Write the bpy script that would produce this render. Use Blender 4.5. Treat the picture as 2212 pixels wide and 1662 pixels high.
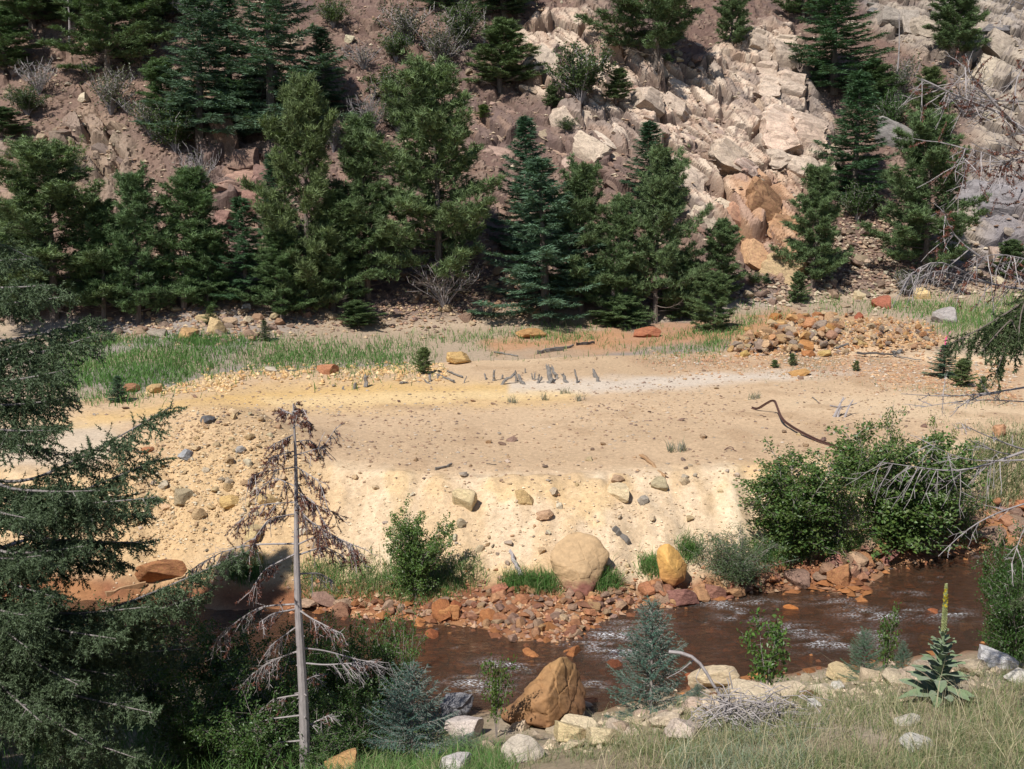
import bpy, bmesh, math, random
import numpy as np
from mathutils import Vector, Matrix, Euler

for o in list(bpy.data.objects):
    bpy.data.objects.remove(o, do_unlink=True)
SC = bpy.context.scene
COL = SC.collection
R = math.radians

# ------------------------------------------------------------------ camera, sky, sun, exposure
cam_d = bpy.data.cameras.new("camera")
cam_d.sensor_width = 36.0
cam_d.lens = 38.0
cam_d.clip_start = 0.1
cam_d.clip_end = 2000.0
cam = bpy.data.objects.new("camera", cam_d)
COL.objects.link(cam)
cam.location = (0, 0, 0)
PITCH = R(-10.0)
cam.rotation_euler = (R(90) + PITCH, 0, 0)
SC.camera = cam

TO_SUN = Vector((-0.46, -0.72, 1.0)).normalized()
SUN_EL = math.asin(TO_SUN.z)
world = bpy.data.worlds.new("World")
SC.world = world
world.use_nodes = True
wn = world.node_tree
sky = wn.nodes.new("ShaderNodeTexSky")
sky.sky_type = 'NISHITA'
sky.sun_disc = False
sky.sun_elevation = SUN_EL
sky.sun_rotation = math.atan2(TO_SUN.x, TO_SUN.y)
sky.altitude = 2400
wn.nodes["Background"].inputs["Strength"].default_value = 0.085
wn.links.new(sky.outputs[0], wn.nodes["Background"].inputs["Color"])

sun_d = bpy.data.lights.new("sun", 'SUN')
sun_d.energy = 4.9
sun_d.angle = R(0.55)
sun_d.color = (1.0, 0.955, 0.88)
sun = bpy.data.objects.new("sun", sun_d)
sun.rotation_euler = (-TO_SUN).to_track_quat('-Z', 'Y').to_euler()
sun.location = TO_SUN * 60
COL.objects.link(sun)

SC.view_settings.view_transform = 'Standard'
SC.view_settings.look = 'None'
SC.view_settings.exposure = 0.25
SC.view_settings.gamma = 1.0
SC.cycles.max_bounces = 6
SC.cycles.transparent_max_bounces = 8
SC.cycles.caustics_reflective = False
SC.cycles.caustics_refractive = False

# ------------------------------------------------------------------ survey helpers (photo bearings -> points in the place)
FPX = 2212 * 38.0 / 36.0
CP, SP = math.cos(PITCH), math.sin(PITCH)

def ray(u, v):
    cx = (u - 1106.0) / FPX
    cy = (831.0 - v) / FPX
    return cx, CP - cy * SP, SP + cy * CP

def py(u, v, Y):                      # point on the bearing at distance Y
    dx, dy, dz = ray(u, v)
    t = Y / dy
    return (dx * t, Y, dz * t)

def pz(u, v, Z):                      # point on the bearing at height Z
    dx, dy, dz = ray(u, v)
    t = Z / dz
    return (dx * t, dy * t, Z)

def proj(X, Y, Z):
    X = np.asarray(X, float); Y = np.asarray(Y, float); Z = np.asarray(Z, float)
    d = Y * CP + Z * SP
    d = np.where(d < 0.3, 0.3, d)
    h = -Y * SP + Z * CP
    return 1106.0 + X / d * FPX, 831.0 - h / d * FPX

# ------------------------------------------------------------------ noise
def _h(ix, iy, seed):
    h = (ix.astype(np.int64) * 374761393 + iy.astype(np.int64) * 668265263 + seed * 974634777) & 0xffffffff
    h = ((h ^ (h >> 13)) * 1274126177) & 0xffffffff
    h = (h ^ (h >> 16)) & 0xffffffff
    return h.astype(np.float64) / 4294967295.0

def vn(x, y, seed=0):
    x = np.asarray(x, float); y = np.asarray(y, float)
    ix = np.floor(x); iy = np.floor(y)
    fx = x - ix; fy = y - iy
    fx = fx * fx * (3 - 2 * fx); fy = fy * fy * (3 - 2 * fy)
    a = _h(ix, iy, seed); b = _h(ix + 1, iy, seed); c = _h(ix, iy + 1, seed); d = _h(ix + 1, iy + 1, seed)
    return (a + (b - a) * fx) * (1 - fy) + (c + (d - c) * fx) * fy

def fbm(x, y, o=4, seed=0):
    s = 0.0; a = 0.5; t = 0.0
    x = np.asarray(x, float); y = np.asarray(y, float)
    for i in range(o):
        s = s + a * vn(x, y, seed + i * 17); t += a
        x = x * 2.03 + 13.7; y = y * 2.03 - 7.3; a *= 0.5
    return s / t - 0.5

def voro(x, y, seed=0):
    """distance to nearest and second nearest seed, a random number for the cell, offset in the cell"""
    x = np.asarray(x, float); y = np.asarray(y, float)
    ix = np.floor(x); iy = np.floor(y)
    f1 = np.full(x.shape, 9.0); f2 = np.full(x.shape, 9.0)
    cid = np.zeros(x.shape); ox = np.zeros(x.shape); oy = np.zeros(x.shape)
    for i in (-1, 0, 1):
        for j in (-1, 0, 1):
            cx = ix + i; cy = iy + j
            px_ = cx + 0.15 + 0.7 * _h(cx, cy, seed); py_ = cy + 0.15 + 0.7 * _h(cx, cy, seed + 5)
            d = np.hypot(x - px_, y - py_)
            near = d < f1
            f2 = np.where(near, f1, np.minimum(f2, d))
            cid = np.where(near, _h(cx, cy, seed + 9), cid)
            ox = np.where(near, x - px_, ox); oy = np.where(near, y - py_, oy)
            f1 = np.where(near, d, f1)
    return f1, f2, cid, ox, oy

def sst(a, b, x):
    t = np.clip((x - a) / (b - a), 0, 1)
    return t * t * (3 - 2 * t)

def psdf(u, v, poly):
    """signed distance (positive inside) to a polygon"""
    u = np.asarray(u, float); v = np.asarray(v, float)
    n = len(poly); d = np.full(u.shape, 1e9); ins = np.zeros(u.shape, bool)
    for i in range(n):
        x0, y0 = poly[i]; x1, y1 = poly[(i + 1) % n]
        ex, ey = x1 - x0, y1 - y0
        t = np.clip(((u - x0) * ex + (v - y0) * ey) / (ex * ex + ey * ey + 1e-9), 0, 1)
        d = np.minimum(d, np.hypot(u - x0 - t * ex, v - y0 - t * ey))
        c = ((y0 > v) != (y1 > v))
        with np.errstate(divide='ignore', invalid='ignore'):
            xx = (x1 - x0) * (v - y0) / (y1 - y0 if y1 != y0 else 1e-9) + x0
        ins ^= (c & (u < xx))
    return np.where(ins, d, -d)

# ------------------------------------------------------------------ terrain
WATER = -9.2

def line(pts):
    pts = sorted(pts)
    a = np.array(pts)
    return a[:, 0], a[:, 1], a[:, 2]

LB = line([py(-900, 1720, 11), py(0, 1720, 11), py(500, 1700, 11), py(1050, 1640, 11.5), py(1500, 1522, 12.6), py(1900, 1462, 13.5), py(2212, 1432, 14), py(2900, 1420, 14)])
LC = line([pz(-600, 1440, -9.25), pz(0, 1440, -9.25), pz(600, 1480, -9.25), pz(950, 1525, -9.25), pz(1200, 1535, -9.25), pz(1500, 1490, -9.25), pz(1800, 1440, -9.25), pz(2100, 1405, -9.25), pz(2600, 1380, -9.25)])
LE = line([pz(-600, 1290, -9.15), pz(0, 1290, -9.15), pz(300, 1290, -9.15), pz(650, 1310, -9.15), pz(950, 1335, -9.15), pz(1120, 1368, -9.15), pz(1230, 1370, -9.15), pz(1350, 1318, -9.15), pz(1500, 1292, -9.15), pz(1620, 1262, -9.15), pz(1750, 1255, -9.15), pz(1840, 1262, -9.15), pz(1920, 1212, -9.15), pz(2050, 1190, -9.15), pz(2212, 1160, -9.15), pz(2700, 1120, -9.15)])
LF = line([pz(-600, 1235, -8.85), pz(0, 1235, -8.85), pz(300, 1250, -8.85), pz(650, 1265, -8.85), pz(1000, 1270, -8.85), pz(1250, 1280, -8.85), pz(1600, 1235, -8.85), pz(1900, 1180, -8.85), pz(2100, 1130, -8.85), pz(2212, 1095, -8.85), pz(2700, 1050, -8.85)])
LG = line([pz(-600, 1020, -7.0), pz(0, 1020, -7.0), pz(200, 1035, -7.0), pz(450, 1015, -7.0), pz(700, 1010, -7.0), pz(900, 1030, -7.0), pz(1106, 1036, -7.0), pz(1300, 1030, -7.0), pz(1659, 1008, -7.0), pz(1900, 1000, -7.0), pz(2100, 965, -7.0), pz(2212, 925, -7.0), pz(2700, 880, -7.0)])
LH = line([pz(-600, 890, -6.95), pz(0, 885, -6.95), pz(130, 865, -6.95), pz(300, 848, -6.95), pz(420, 826, -6.95), pz(550, 800, -6.95), pz(800, 793, -6.95), pz(1106, 776, -6.95), pz(1300, 770, -6.95), pz(1659, 772, -6.95), pz(2212, 792, -6.95), pz(2700, 800, -6.95)])
LJ = line([py(-900, 705, 55), py(0, 705, 55), py(300, 712, 54), py(480, 672, 55), py(700, 690, 55), py(850, 705, 55), py(1106, 690, 56), py(1400, 690, 57), py(1659, 652, 61), py(1900, 632, 64), py(2212, 622, 65), py(3000, 615, 66)])

def base_z(X, Y):
    X = np.asarray(X, float); Y = np.asarray(Y, float)
    wy = sst(14, 18, Y) * (1 - sst(47, 52, Y)) * (0.9 * fbm(X / 2.2, Y / 6.0, 3, 201) + 0.5 * fbm(X / 0.6, Y / 3.0, 2, 202))
    Y = Y + wy
    def at(L):
        return np.interp(X, L[0], L[1]), np.interp(X, L[0], L[2])
    c = lambda val: np.full(X.shape, float(val))
    B, C, E, F, G_, H, J = at(LB), at(LC), at(LE), at(LF), at(LG), at(LH), at(LJ)
    u_h = X / np.maximum(H[0], 1) * FPX + 1106
    swale = -7.0 - 0.4 * (1 - sst(900, 1700, u_h)) + 0.35 * sst(1400, 1900, u_h)
    rows = [(c(-60), c(-1.75)), (c(1.5), c(-1.8)), (c(5.2), c(-4.0)), B,
            (C[0] - 2.0, C[1] + 0.5), C, (C[0] + 1.0, c(-9.5)), (E[0] - 1.1, c(-9.42)), E, F,
            (F[0] * 0.35 + G_[0] * 0.65, F[1] * 0.3 + G_[1] * 0.7), G_, (G_[0] + 1.2, G_[1] + 0.05), H,
            (H[0] + 2.2, swale), (J[0] - 0.5, J[1] - 0.2), (J[0] + 3.5, J[1] + 1.7), (J[0] + 75, J[1] + 1.7 + 71.5 * 0.80),
            (J[0] + 200, J[1] + 75), (c(900), c(90))]
    Z = np.full(X.shape, rows[0][1])
    for k in range(len(rows) - 1):
        y0, z0 = rows[k]; y1, z1 = rows[k + 1]
        t = np.clip((Y - y0) / np.maximum(y1 - y0, 0.05), 0, 1)
        Z = np.where(Y >= y0, z0 + (z1 - z0) * t, Z)
    # spoil mound on the left of the terrace, stone heap on the right
    mx, my, _ = pz(470, 940, -6.6)
    Z = Z + 1.15 * np.exp(-(((X - mx) / 2.3) ** 2 + ((Y - my) / 2.0) ** 2))
    hx, hy, _ = pz(1815, 745, -6.7)
    Z = Z + 0.6 * np.exp(-((np.abs(X - hx) / 5.4) ** 3 + ((Y - hy) / 3.0) ** 2))
    rx, ry, _ = pz(640, 818, -6.9)
    Z = Z + 0.22 * np.exp(-(((X - rx) / 5.0) ** 2 + ((Y - ry) / 1.2) ** 2))
    return Z, B[0], C[0], E[0], F[0], G_[0], H[0], J[0]

CRAG = [(1105, 75), (1180, 60), (1270, 25), (1330, 90), (1500, 150), (1600, 60), (1705, 60), (1735, 170), (1790, 280), (1830, 375), (1775, 430), (1740, 560), (1690, 612), (1600, 575), (1510, 520), (1440, 400), (1340, 330), (1240, 340), (1190, 240), (1130, 190)]
CRAG_R = [(1870, -20), (2230, -40), (2240, 560), (2100, 600), (2060, 480), (2110, 330), (2080, 160), (1990, 100), (1880, 60)]
CRAG_L = [(-30, 270), (90, 300), (230, 230), (290, 330), (240, 440), (110, 430), (40, 470), (-40, 480)]
CRAG_M = [(455, 255), (560, 270), (610, 330), (600, 480), (560, 570), (470, 560), (450, 430), (400, 330)]
CRAG_D = [(690, 200), (1010, 190), (1120, 215), (1330, 330), (1450, 420), (1510, 560), (1130, 640), (1000, 520), (850, 640), (720, 520)]
GREY_R = [(2080, 390), (2240, 360), (2240, 560), (2110, 560)]
RUST = [(1560, 400), (1690, 390), (1720, 470), (1730, 620), (1640, 620), (1560, 560)]

def masks(X, Y, Zb, J):
    u, v = proj(X, Y, Zb)
    w = 70 * fbm(X / 3.4, Y / 3.4, 4, 3)
    w2 = 70 * fbm(X / 3.4 + 50, Y / 3.4, 4, 4)
    hm = sst(0.0, 3.5, Y - J)
    f = lambda P, s: sst(-s, s, psdf(u + w * 1.6, v + w2 * 1.6, P)) * hm
    return u, v, hm, f(CRAG, 26), f(CRAG_R, 30), f(CRAG_L, 30), f(CRAG_M, 30), f(CRAG_D, 55)

def blocks(X, S, ang, ax, ay, seed, ew=0.15):
    ca, sa = math.cos(ang), math.sin(ang)
    a = (X * ca + S * sa); b = (-X * sa + S * ca)
    wob = 0.32 * fbm(X / 1.3, S / 1.3, 2, seed + 40)
    f1, f2, cid, ox, oy = voro((a + wob) / ax, (b - wob) / ay, seed)
    edge = sst(0.0, ew, f2 - f1)
    return edge, cid, ox, oy

def ground(X, Y, want=False):
    X = np.asarray(X, float); Y = np.asarray(Y, float)
    Zb, B, C, E, F, G_, H, J = base_z(X, Y)
    S = Y * 1.28
    bank = sst(-0.3, 0.4, Y - F) * (1 - sst(-0.3, 0.8, Y - G_))
    bench = sst(-0.3, 0.8, Y - G_) * (1 - sst(-0.5, 1.0, Y - H))
    near = 1 - sst(-1.0, 0.5, Y - C)
    hm0 = sst(0.0, 3.5, Y - J)
    Z = Zb.copy()
    n1 = fbm(X / 7, Y / 7, 3, 11); n2 = fbm(X / 1.3, Y / 1.3, 4, 12); n3 = fbm(X / 0.32, Y / 0.32, 2, 13)
    Z += bench * (0.16 * n1 + 0.07 * n2 + 0.02 * n3)
    # rain rills and slumped lumps on the bank face
    rill = fbm(X / 0.55, Y / 3.2, 3, 21)
    Z += bank * (0.34 * n2 + 0.14 * rill + 0.10 * n3)
    Z += near * (0.12 * n2 + 0.03 * n3) * sst(2, 6, Y)
    Z += (1 - hm0) * sst(0, 2, Y - H) * (0.14 * n1 + 0.08 * n2 + 0.02 * n3)
    beach = sst(-0.9, 0.1, Y - E) * (1 - sst(-0.2, 0.6, Y - F))
    Z += beach * (0.12 * n2 + 0.04 * n3)
    u, v = proj(X, Y, Zb)
    DN = np.zeros(X.shape)
    k = Y > J - 0.5
    keys = ('hm', 'mc', 'mr', 'ml', 'mm', 'md', 'rock', 'big', 'mid', 'fine', 'Eb', 'Cb', 'C2', 'E2', 'C3', 'c1', 'e1', 'ms')
    hd = {q: np.zeros(X.shape) for q in keys}
    if k.any():
        x, y, sl = X[k], Y[k], S[k]
        uu, vv, hm, mc, mr, ml, mm, md = masks(x, y, Zb[k], J[k])
        # broad swells, gullies, loose scree
        big = fbm(x / 14, sl / 16, 3, 31); mid = fbm(x / 3.2, sl / 4.5, 4, 32); fine = fbm(x / 0.7, sl / 0.7, 3, 33)
        Z[k] += hm * (2.4 * big + 0.7 * mid)
        e1, c1, ox1, oy1 = blocks(x, sl, 0.35, 0.42, 0.30, 51)
        md = md * sst(-0.12, 0.12, fbm(x / 3.0, sl / 3.0, 3, 35)); ml = ml * sst(-0.2, 0.0, fbm(x / 2.0, sl / 2.0, 3, 36))
        patch = sst(-0.02, 0.16, fbm(x / 4.0, sl / 5.0, 3, 37))
        rock = np.clip(mc + 0.9 * mr + 0.75 * ml + 0.9 * mm + 0.5 * md + 0.30 * patch * hm, 0, 1)
        dn = hm * (1 - 0.7 * rock) * (0.14 * fine + 0.30 * (c1 - 0.55) * sst(0.5, 0.7, c1) * e1 - 0.03 * (1 - e1) + 0.12 * ox1 * sst(0.6, 0.8, c1))
        # bedrock: tilted stacked blocks in three sizes with cracks between them
        E1a, C1a, OX, OY = blocks(x, sl, 0.66, 1.4, 3.4, 61, 0.26)
        E1b, C1b, OXb, OYb = blocks(x, sl, -0.14, 3.0, 1.5, 62, 0.26)
        sel = sst(1540, 1600, uu) * (1 - sst(1850, 1900, uu)) * (1 - sst(400, 450, vv))
        Eb = E1a * (1 - sel) + E1b * sel; Cb = C1a * (1 - sel) + C1b * sel
        tilt = (0.9 * OX * (C1a - 0.2) - 0.3 * OY) * (1 - sel) + (0.45 * OYb * (0.3 + C1b) + 0.25 * OXb) * sel
        E2, C2, OX2, OY2 = blocks(x, sl, 0.58, 0.66, 1.7, 63, 0.22)
        E3, C3, OX3, OY3 = blocks(x, sl, 0.3, 0.36, 0.5, 64, 0.3)
        disp = (0.7 + 1.0 * (Cb - 0.3) + tilt) * Eb - 0.6 + ((0.08 + 0.14 * (C2 - 0.4) + 0.16 * OY2 * (C2 - 0.2) + 0.14 * OX2 * (C2 - 0.5)) * E2 - 0.08) * (0.4 + 0.6 * Eb) + (0.05 + 0.10 * (C3 - 0.5)) * E3 - 0.05 + 0.10 * fine
        dn = dn + rock * disp + mc * 0.9
        # steep strata on the left
        ms = sst(-20, 20, psdf(uu, vv, [(190, 290), (300, 330), (290, 440), (200, 450)])) * hm
        dn = dn + ms * 0.14 * np.sin((x + 0.25 * y + 0.6 * fbm(x / 2, y / 2, 2, 71)) * 6.5)
        DN[k] = dn
        for q, val in zip(keys, (hm, mc, mr, ml, mm, md, rock, big, mid, fine, Eb, Cb, C2, E2, C3, c1, e1, ms)):
            hd[q][k] = val
    if not want:
        return Z + 1.28 * DN
    hd.update(u=u, v=v, bank=bank, bench=bench, near=near, beach=beach, n1=n1, n2=n2, n3=n3, rill=rill, C=C, E=E, F=F, G=G_, H=H, J=J, S=S, dn=DN)
    return Z, hd

UC = np.concatenate([-np.geomspace(280, 9000, 30)[::-1], np.arange(-240, 2460, 3.3), np.geomspace(2480, 11500, 30)])
YR = np.concatenate([np.linspace(a, b, n, endpoint=False) for a, b, n in [(8.0, 13.0, 36), (13.0, 18.3, 22), (18.3, 22.0, 26), (22.0, 27.8, 100), (27.8, 36, 54), (36, 48, 42), (48, 55, 26), (55, 80, 270), (80, 97, 110), (97, 130, 16), (130, 320, 16), (320, 850, 6)]] + [[850.0]])
YG, UG = np.meshgrid(YR, UC, indexing='ij')
XG = (UG - 1106.0) / FPX * YG
ZG, DG = ground(XG, YG, True)
ZL = ZG + 1.28 * DG['dn']

def zlook(x, y):
    """height of the finished ground"""
    x = np.asarray(x, float); y = np.asarray(y, float)
    uu = 1106.0 + x / y * FPX
    a = np.interp(y, YR, np.arange(len(YR))); b = np.interp(uu, UC, np.arange(len(UC)))
    i = np.clip(a.astype(int), 0, len(YR) - 2); j = np.clip(b.astype(int), 0, len(UC) - 2)
    fa = a - i; fb = b - j
    return (ZL[i, j] * (1 - fb) + ZL[i, j + 1] * fb) * (1 - fa) + (ZL[i + 1, j] * (1 - fb) + ZL[i + 1, j + 1] * fb) * fa

def gz(x, y):
    return float(zlook(np.array([x]), np.array([y]))[0])

def hit(u, v, y0=8.0):
    """where the bearing meets the ground"""
    dx, dy, dz = ray(u, v)
    Y = np.geomspace(max(y0, 8.0), 140.0, 4000)
    d = dz / dy * Y - zlook(dx / dy * Y, Y)
    k = int(np.argmax(d < 0))
    if d[k] >= 0:
        k = len(Y) - 1
    return Vector((dx / dy * Y[k], Y[k], gz(dx / dy * Y[k], Y[k])))

# ------------------------------------------------------------------ materials
def nodes(name):
    m = bpy.data.materials.new(name)
    m.use_nodes = True
    nt = m.node_tree
    return m, nt, nt.nodes["Principled BSDF"]

def N(nt, t, **kw):
    n = nt.nodes.new(t)
    for k, val in kw.items():
        if k in n.inputs.keys():
            n.inputs[k].default_value = val
        else:
            setattr(n, k, val)
    return n

def ramp(nt, src, lo, hi, a, b):
    m = N(nt, "ShaderNodeMapRange")
    m.inputs["From Min"].default_value = lo; m.inputs["From Max"].default_value = hi
    m.inputs["To Min"].default_value = a; m.inputs["To Max"].default_value = b
    nt.links.new(src, m.inputs["Value"])
    return m.outputs[0]

def mul(nt, ca, fb):
    m = N(nt, "ShaderNodeVectorMath", operation='SCALE')
    nt.links.new(ca, m.inputs[0]); nt.links.new(fb, m.inputs["Scale"])
    return m.outputs[0]

def mat_ground():
    m, nt, b = nodes("earth_and_rock")
    at = N(nt, "ShaderNodeAttribute", attribute_name="Col")
    geo = N(nt, "ShaderNodeNewGeometry")
    n1 = N(nt, "ShaderNodeTexNoise", Scale=9.0, Detail=8.0, Roughness=0.7)
    n2 = N(nt, "ShaderNodeTexNoise", Scale=38.0, Detail=4.0, Roughness=0.65)
    nt.links.new(geo.outputs["Position"], n1.inputs["Vector"]); nt.links.new(geo.outputs["Position"], n2.inputs["Vector"])
    f1 = ramp(nt, n1.outputs["Fac"], 0.3, 0.7, 0.74, 1.22)
    f2 = ramp(nt, n2.outputs["Fac"], 0.3, 0.7, 0.82, 1.15)
    c = mul(nt, mul(nt, at.outputs["Color"], f1), f2)
    nt.links.new(c, b.inputs["Base Color"])
    b.inputs["Roughness"].default_value = 0.95
    b.inputs["Specular IOR Level"].default_value = 0.15
    bp = N(nt, "ShaderNodeBump", Strength=0.5, Distance=0.05)
    nt.links.new(n1.outputs["Fac"], bp.inputs["Height"]); nt.links.new(bp.outputs[0], b.inputs["Normal"])
    return m

def mat_rock():
    m, nt, b = nodes("stone")
    oi = N(nt, "ShaderNodeObjectInfo")
    tc = N(nt, "ShaderNodeTexCoord")
    off = N(nt, "ShaderNodeVectorMath", operation='ADD')
    sc = N(nt, "ShaderNodeVectorMath", operation='SCALE'); sc.inputs[0].default_value = (13, 7, 29)
    nt.links.new(oi.outputs["Random"], sc.inputs["Scale"])
    nt.links.new(tc.outputs["Object"], off.inputs[0]); nt.links.new(sc.outputs[0], off.inputs[1])
    n1 = N(nt, "ShaderNodeTexNoise", Scale=1.6, Detail=9.0, Roughness=0.68)
    n2 = N(nt, "ShaderNodeTexNoise", Scale=9.0, Detail=7.0, Roughness=0.72)
    mp = N(nt, "ShaderNodeMapping"); mp.inputs["Scale"].default_value = (1.0, 1.0, 1.9); mp.inputs["Rotation"].default_value = (0.35, 0.2, 0)
    nt.links.new(off.outputs[0], mp.inputs[0])
    nt.links.new(mp.outputs[0], n1.inputs["Vector"]); nt.links.new(off.outputs[0], n2.inputs["Vector"])
    f1 = ramp(nt, n1.outputs["Fac"], 0.3, 0.72, 0.66, 1.22)
    f2 = ramp(nt, n2.outputs["Fac"], 0.3, 0.7, 0.75, 1.2)
    c = mul(nt, mul(nt, oi.outputs["Color"], f1), f2)
    vr = N(nt, "ShaderNodeTexVoronoi", feature='DISTANCE_TO_EDGE', Scale=1.5)
    dw = N(nt, "ShaderNodeMix", data_type='RGBA', blend_type='ADD'); dw.inputs["Factor"].default_value = 0.35
    nt.links.new(mp.outputs[0], dw.inputs["A"]); nt.links.new(n1.outputs["Color"], dw.inputs["B"])
    nt.links.new(dw.outputs["Result"], vr.inputs["Vector"])
    c = mul(nt, c, ramp(nt, vr.outputs["Distance"], 0.0, 0.03, 0.55, 1.0))
    hs = N(nt, "ShaderNodeHueSaturation")
    nt.links.new(c, hs.inputs["Color"]); nt.links.new(ramp(nt, n2.outputs["Fac"], 0.3, 0.7, 0.485, 0.515), hs.inputs["Hue"])
    nt.links.new(hs.outputs[0], b.inputs["Base Color"])
    b.inputs["Roughness"].default_value = 0.86
    b.inputs["Specular IOR Level"].default_value = 0.22
    bp = N(nt, "ShaderNodeBump", Strength=0.55, Distance=0.06)
    ad = N(nt, "ShaderNodeMath", operation='ADD')
    nt.links.new(n1.outputs["Fac"], ad.inputs[0]); nt.links.new(n2.outputs["Fac"], ad.inputs[1])
    nt.links.new(ad.outputs[0], bp.inputs["Height"]); nt.links.new(bp.outputs[0], b.inputs["Normal"])
    return m

def mat_stain(name, low, hi, z0=-0.25, z1=0.2):
    """sandstone whose foot is stained by the iron-rich stream"""
    m, nt, b = nodes(name)
    tc = N(nt, "ShaderNodeTexCoord")
    n1 = N(nt, "ShaderNodeTexNoise", Scale=2.2, Detail=9.0, Roughness=0.65)
    nt.links.new(tc.outputs["Object"], n1.inputs["Vector"])
    sx = N(nt, "ShaderNodeSeparateXYZ"); nt.links.new(tc.outputs["Object"], sx.inputs[0])
    ad = N(nt, "ShaderNodeMath", operation='ADD')
    nt.links.new(sx.outputs["Z"], ad.inputs[0]); nt.links.new(ramp(nt, n1.outputs["Fac"], 0.2, 0.8, -0.35, 0.35), ad.inputs[1])
    t = ramp(nt, ad.outputs[0], z0, z1, 0, 1)
    mx = N(nt, "ShaderNodeMix", data_type='RGBA')
    nt.links.new(t, mx.inputs["Factor"]); mx.inputs["A"].default_value = (*low, 1); mx.inputs["B"].default_value = (*hi, 1)
    n2 = N(nt, "ShaderNodeTexNoise", Scale=7.0, Detail=8.0, Roughness=0.7)
    nt.links.new(tc.outputs["Object"], n2.inputs["Vector"])
    nt.links.new(mul(nt, mx.outputs["Result"], ramp(nt, n2.outputs["Fac"], 0.3, 0.7, 0.75, 1.2)), b.inputs["Base Color"])
    b.inputs["Roughness"].default_value = 0.8
    bp = N(nt, "ShaderNodeBump", Strength=0.5, Distance=0.04)
    nt.links.new(n2.outputs["Fac"], bp.inputs["Height"]); nt.links.new(bp.outputs[0], b.inputs["Normal"])
    return m

def mat_pebble():
    m, nt, b = nodes("loose_stone")
    at = N(nt, "ShaderNodeAttribute", attribute_name="Col")
    geo = N(nt, "ShaderNodeNewGeometry")
    n1 = N(nt, "ShaderNodeTexNoise", Scale=14.0, Detail=6.0, Roughness=0.7)
    nt.links.new(geo.outputs["Position"], n1.inputs["Vector"])
    nt.links.new(mul(nt, at.outputs["Color"], ramp(nt, n1.outputs["Fac"], 0.3, 0.7, 0.72, 1.2)), b.inputs["Base Color"])
    b.inputs["Roughness"].default_value = 0.88
    b.inputs["Specular IOR Level"].default_value = 0.2
    return m

def mat_leaf(name, rough=0.55, trans=0.28, spec=0.3):
    m, nt, b = nodes(name)
    at = N(nt, "ShaderNodeAttribute", attribute_name="Col")
    oi = N(nt, "ShaderNodeObjectInfo")
    mm_ = N(nt, "ShaderNodeVectorMath", operation='MULTIPLY')
    nt.links.new(at.outputs["Color"], mm_.inputs[0]); nt.links.new(oi.outputs["Color"], mm_.inputs[1])
    nt.links.new(mm_.outputs[0], b.inputs["Base Color"])
    b.inputs["Roughness"].default_value = rough
    b.inputs["Specular IOR Level"].default_value = spec
    tr = N(nt, "ShaderNodeBsdfTranslucent")
    g = N(nt, "ShaderNodeVectorMath", operation='MULTIPLY'); g.inputs[1].default_value = (1.1, 1.25, 0.55)
    nt.links.new(mm_.outputs[0], g.inputs[0]); nt.links.new(g.outputs[0], tr.inputs["Color"])
    mx = N(nt, "ShaderNodeMixShader"); mx.inputs[0].default_value = trans
    nt.links.new(b.outputs[0], mx.inputs[1]); nt.links.new(tr.outputs[0], mx.inputs[2])
    nt.links.new(mx.outputs[0], nt.nodes["Material Output"].inputs["Surface"])
    return m

def mat_wood(name, a, b_, scale=14.0, rough=0.85):
    m, nt, b = nodes(name)
    tc = N(nt, "ShaderNodeTexCoord")
    geo = N(nt, "ShaderNodeNewGeometry")
    mp = N(nt, "ShaderNodeMapping"); mp.inputs["Scale"].default_value = (1, 1, 0.35)
    nt.links.new(geo.outputs["Position"], mp.inputs[0])
    n1 = N(nt, "ShaderNodeTexNoise", Scale=scale, Detail=7.0, Roughness=0.7)
    nt.links.new(mp.outputs[0], n1.inputs["Vector"])
    mx = N(nt, "ShaderNodeMix", data_type='RGBA')
    nt.links.new(ramp(nt, n1.outputs["Fac"], 0.3, 0.7, 0, 1), mx.inputs["Factor"])
    mx.inputs["A"].default_value = (*a, 1); mx.inputs["B"].default_value = (*b_, 1)
    nt.links.new(mx.outputs["Result"], b.inputs["Base Color"])
    b.inputs["Roughness"].default_value = rough
    bp = N(nt, "ShaderNodeBump", Strength=0.6, Distance=0.01)
    nt.links.new(n1.outputs["Fac"], bp.inputs["Height"]); nt.links.new(bp.outputs[0], b.inputs["Normal"])
    return m

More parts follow.
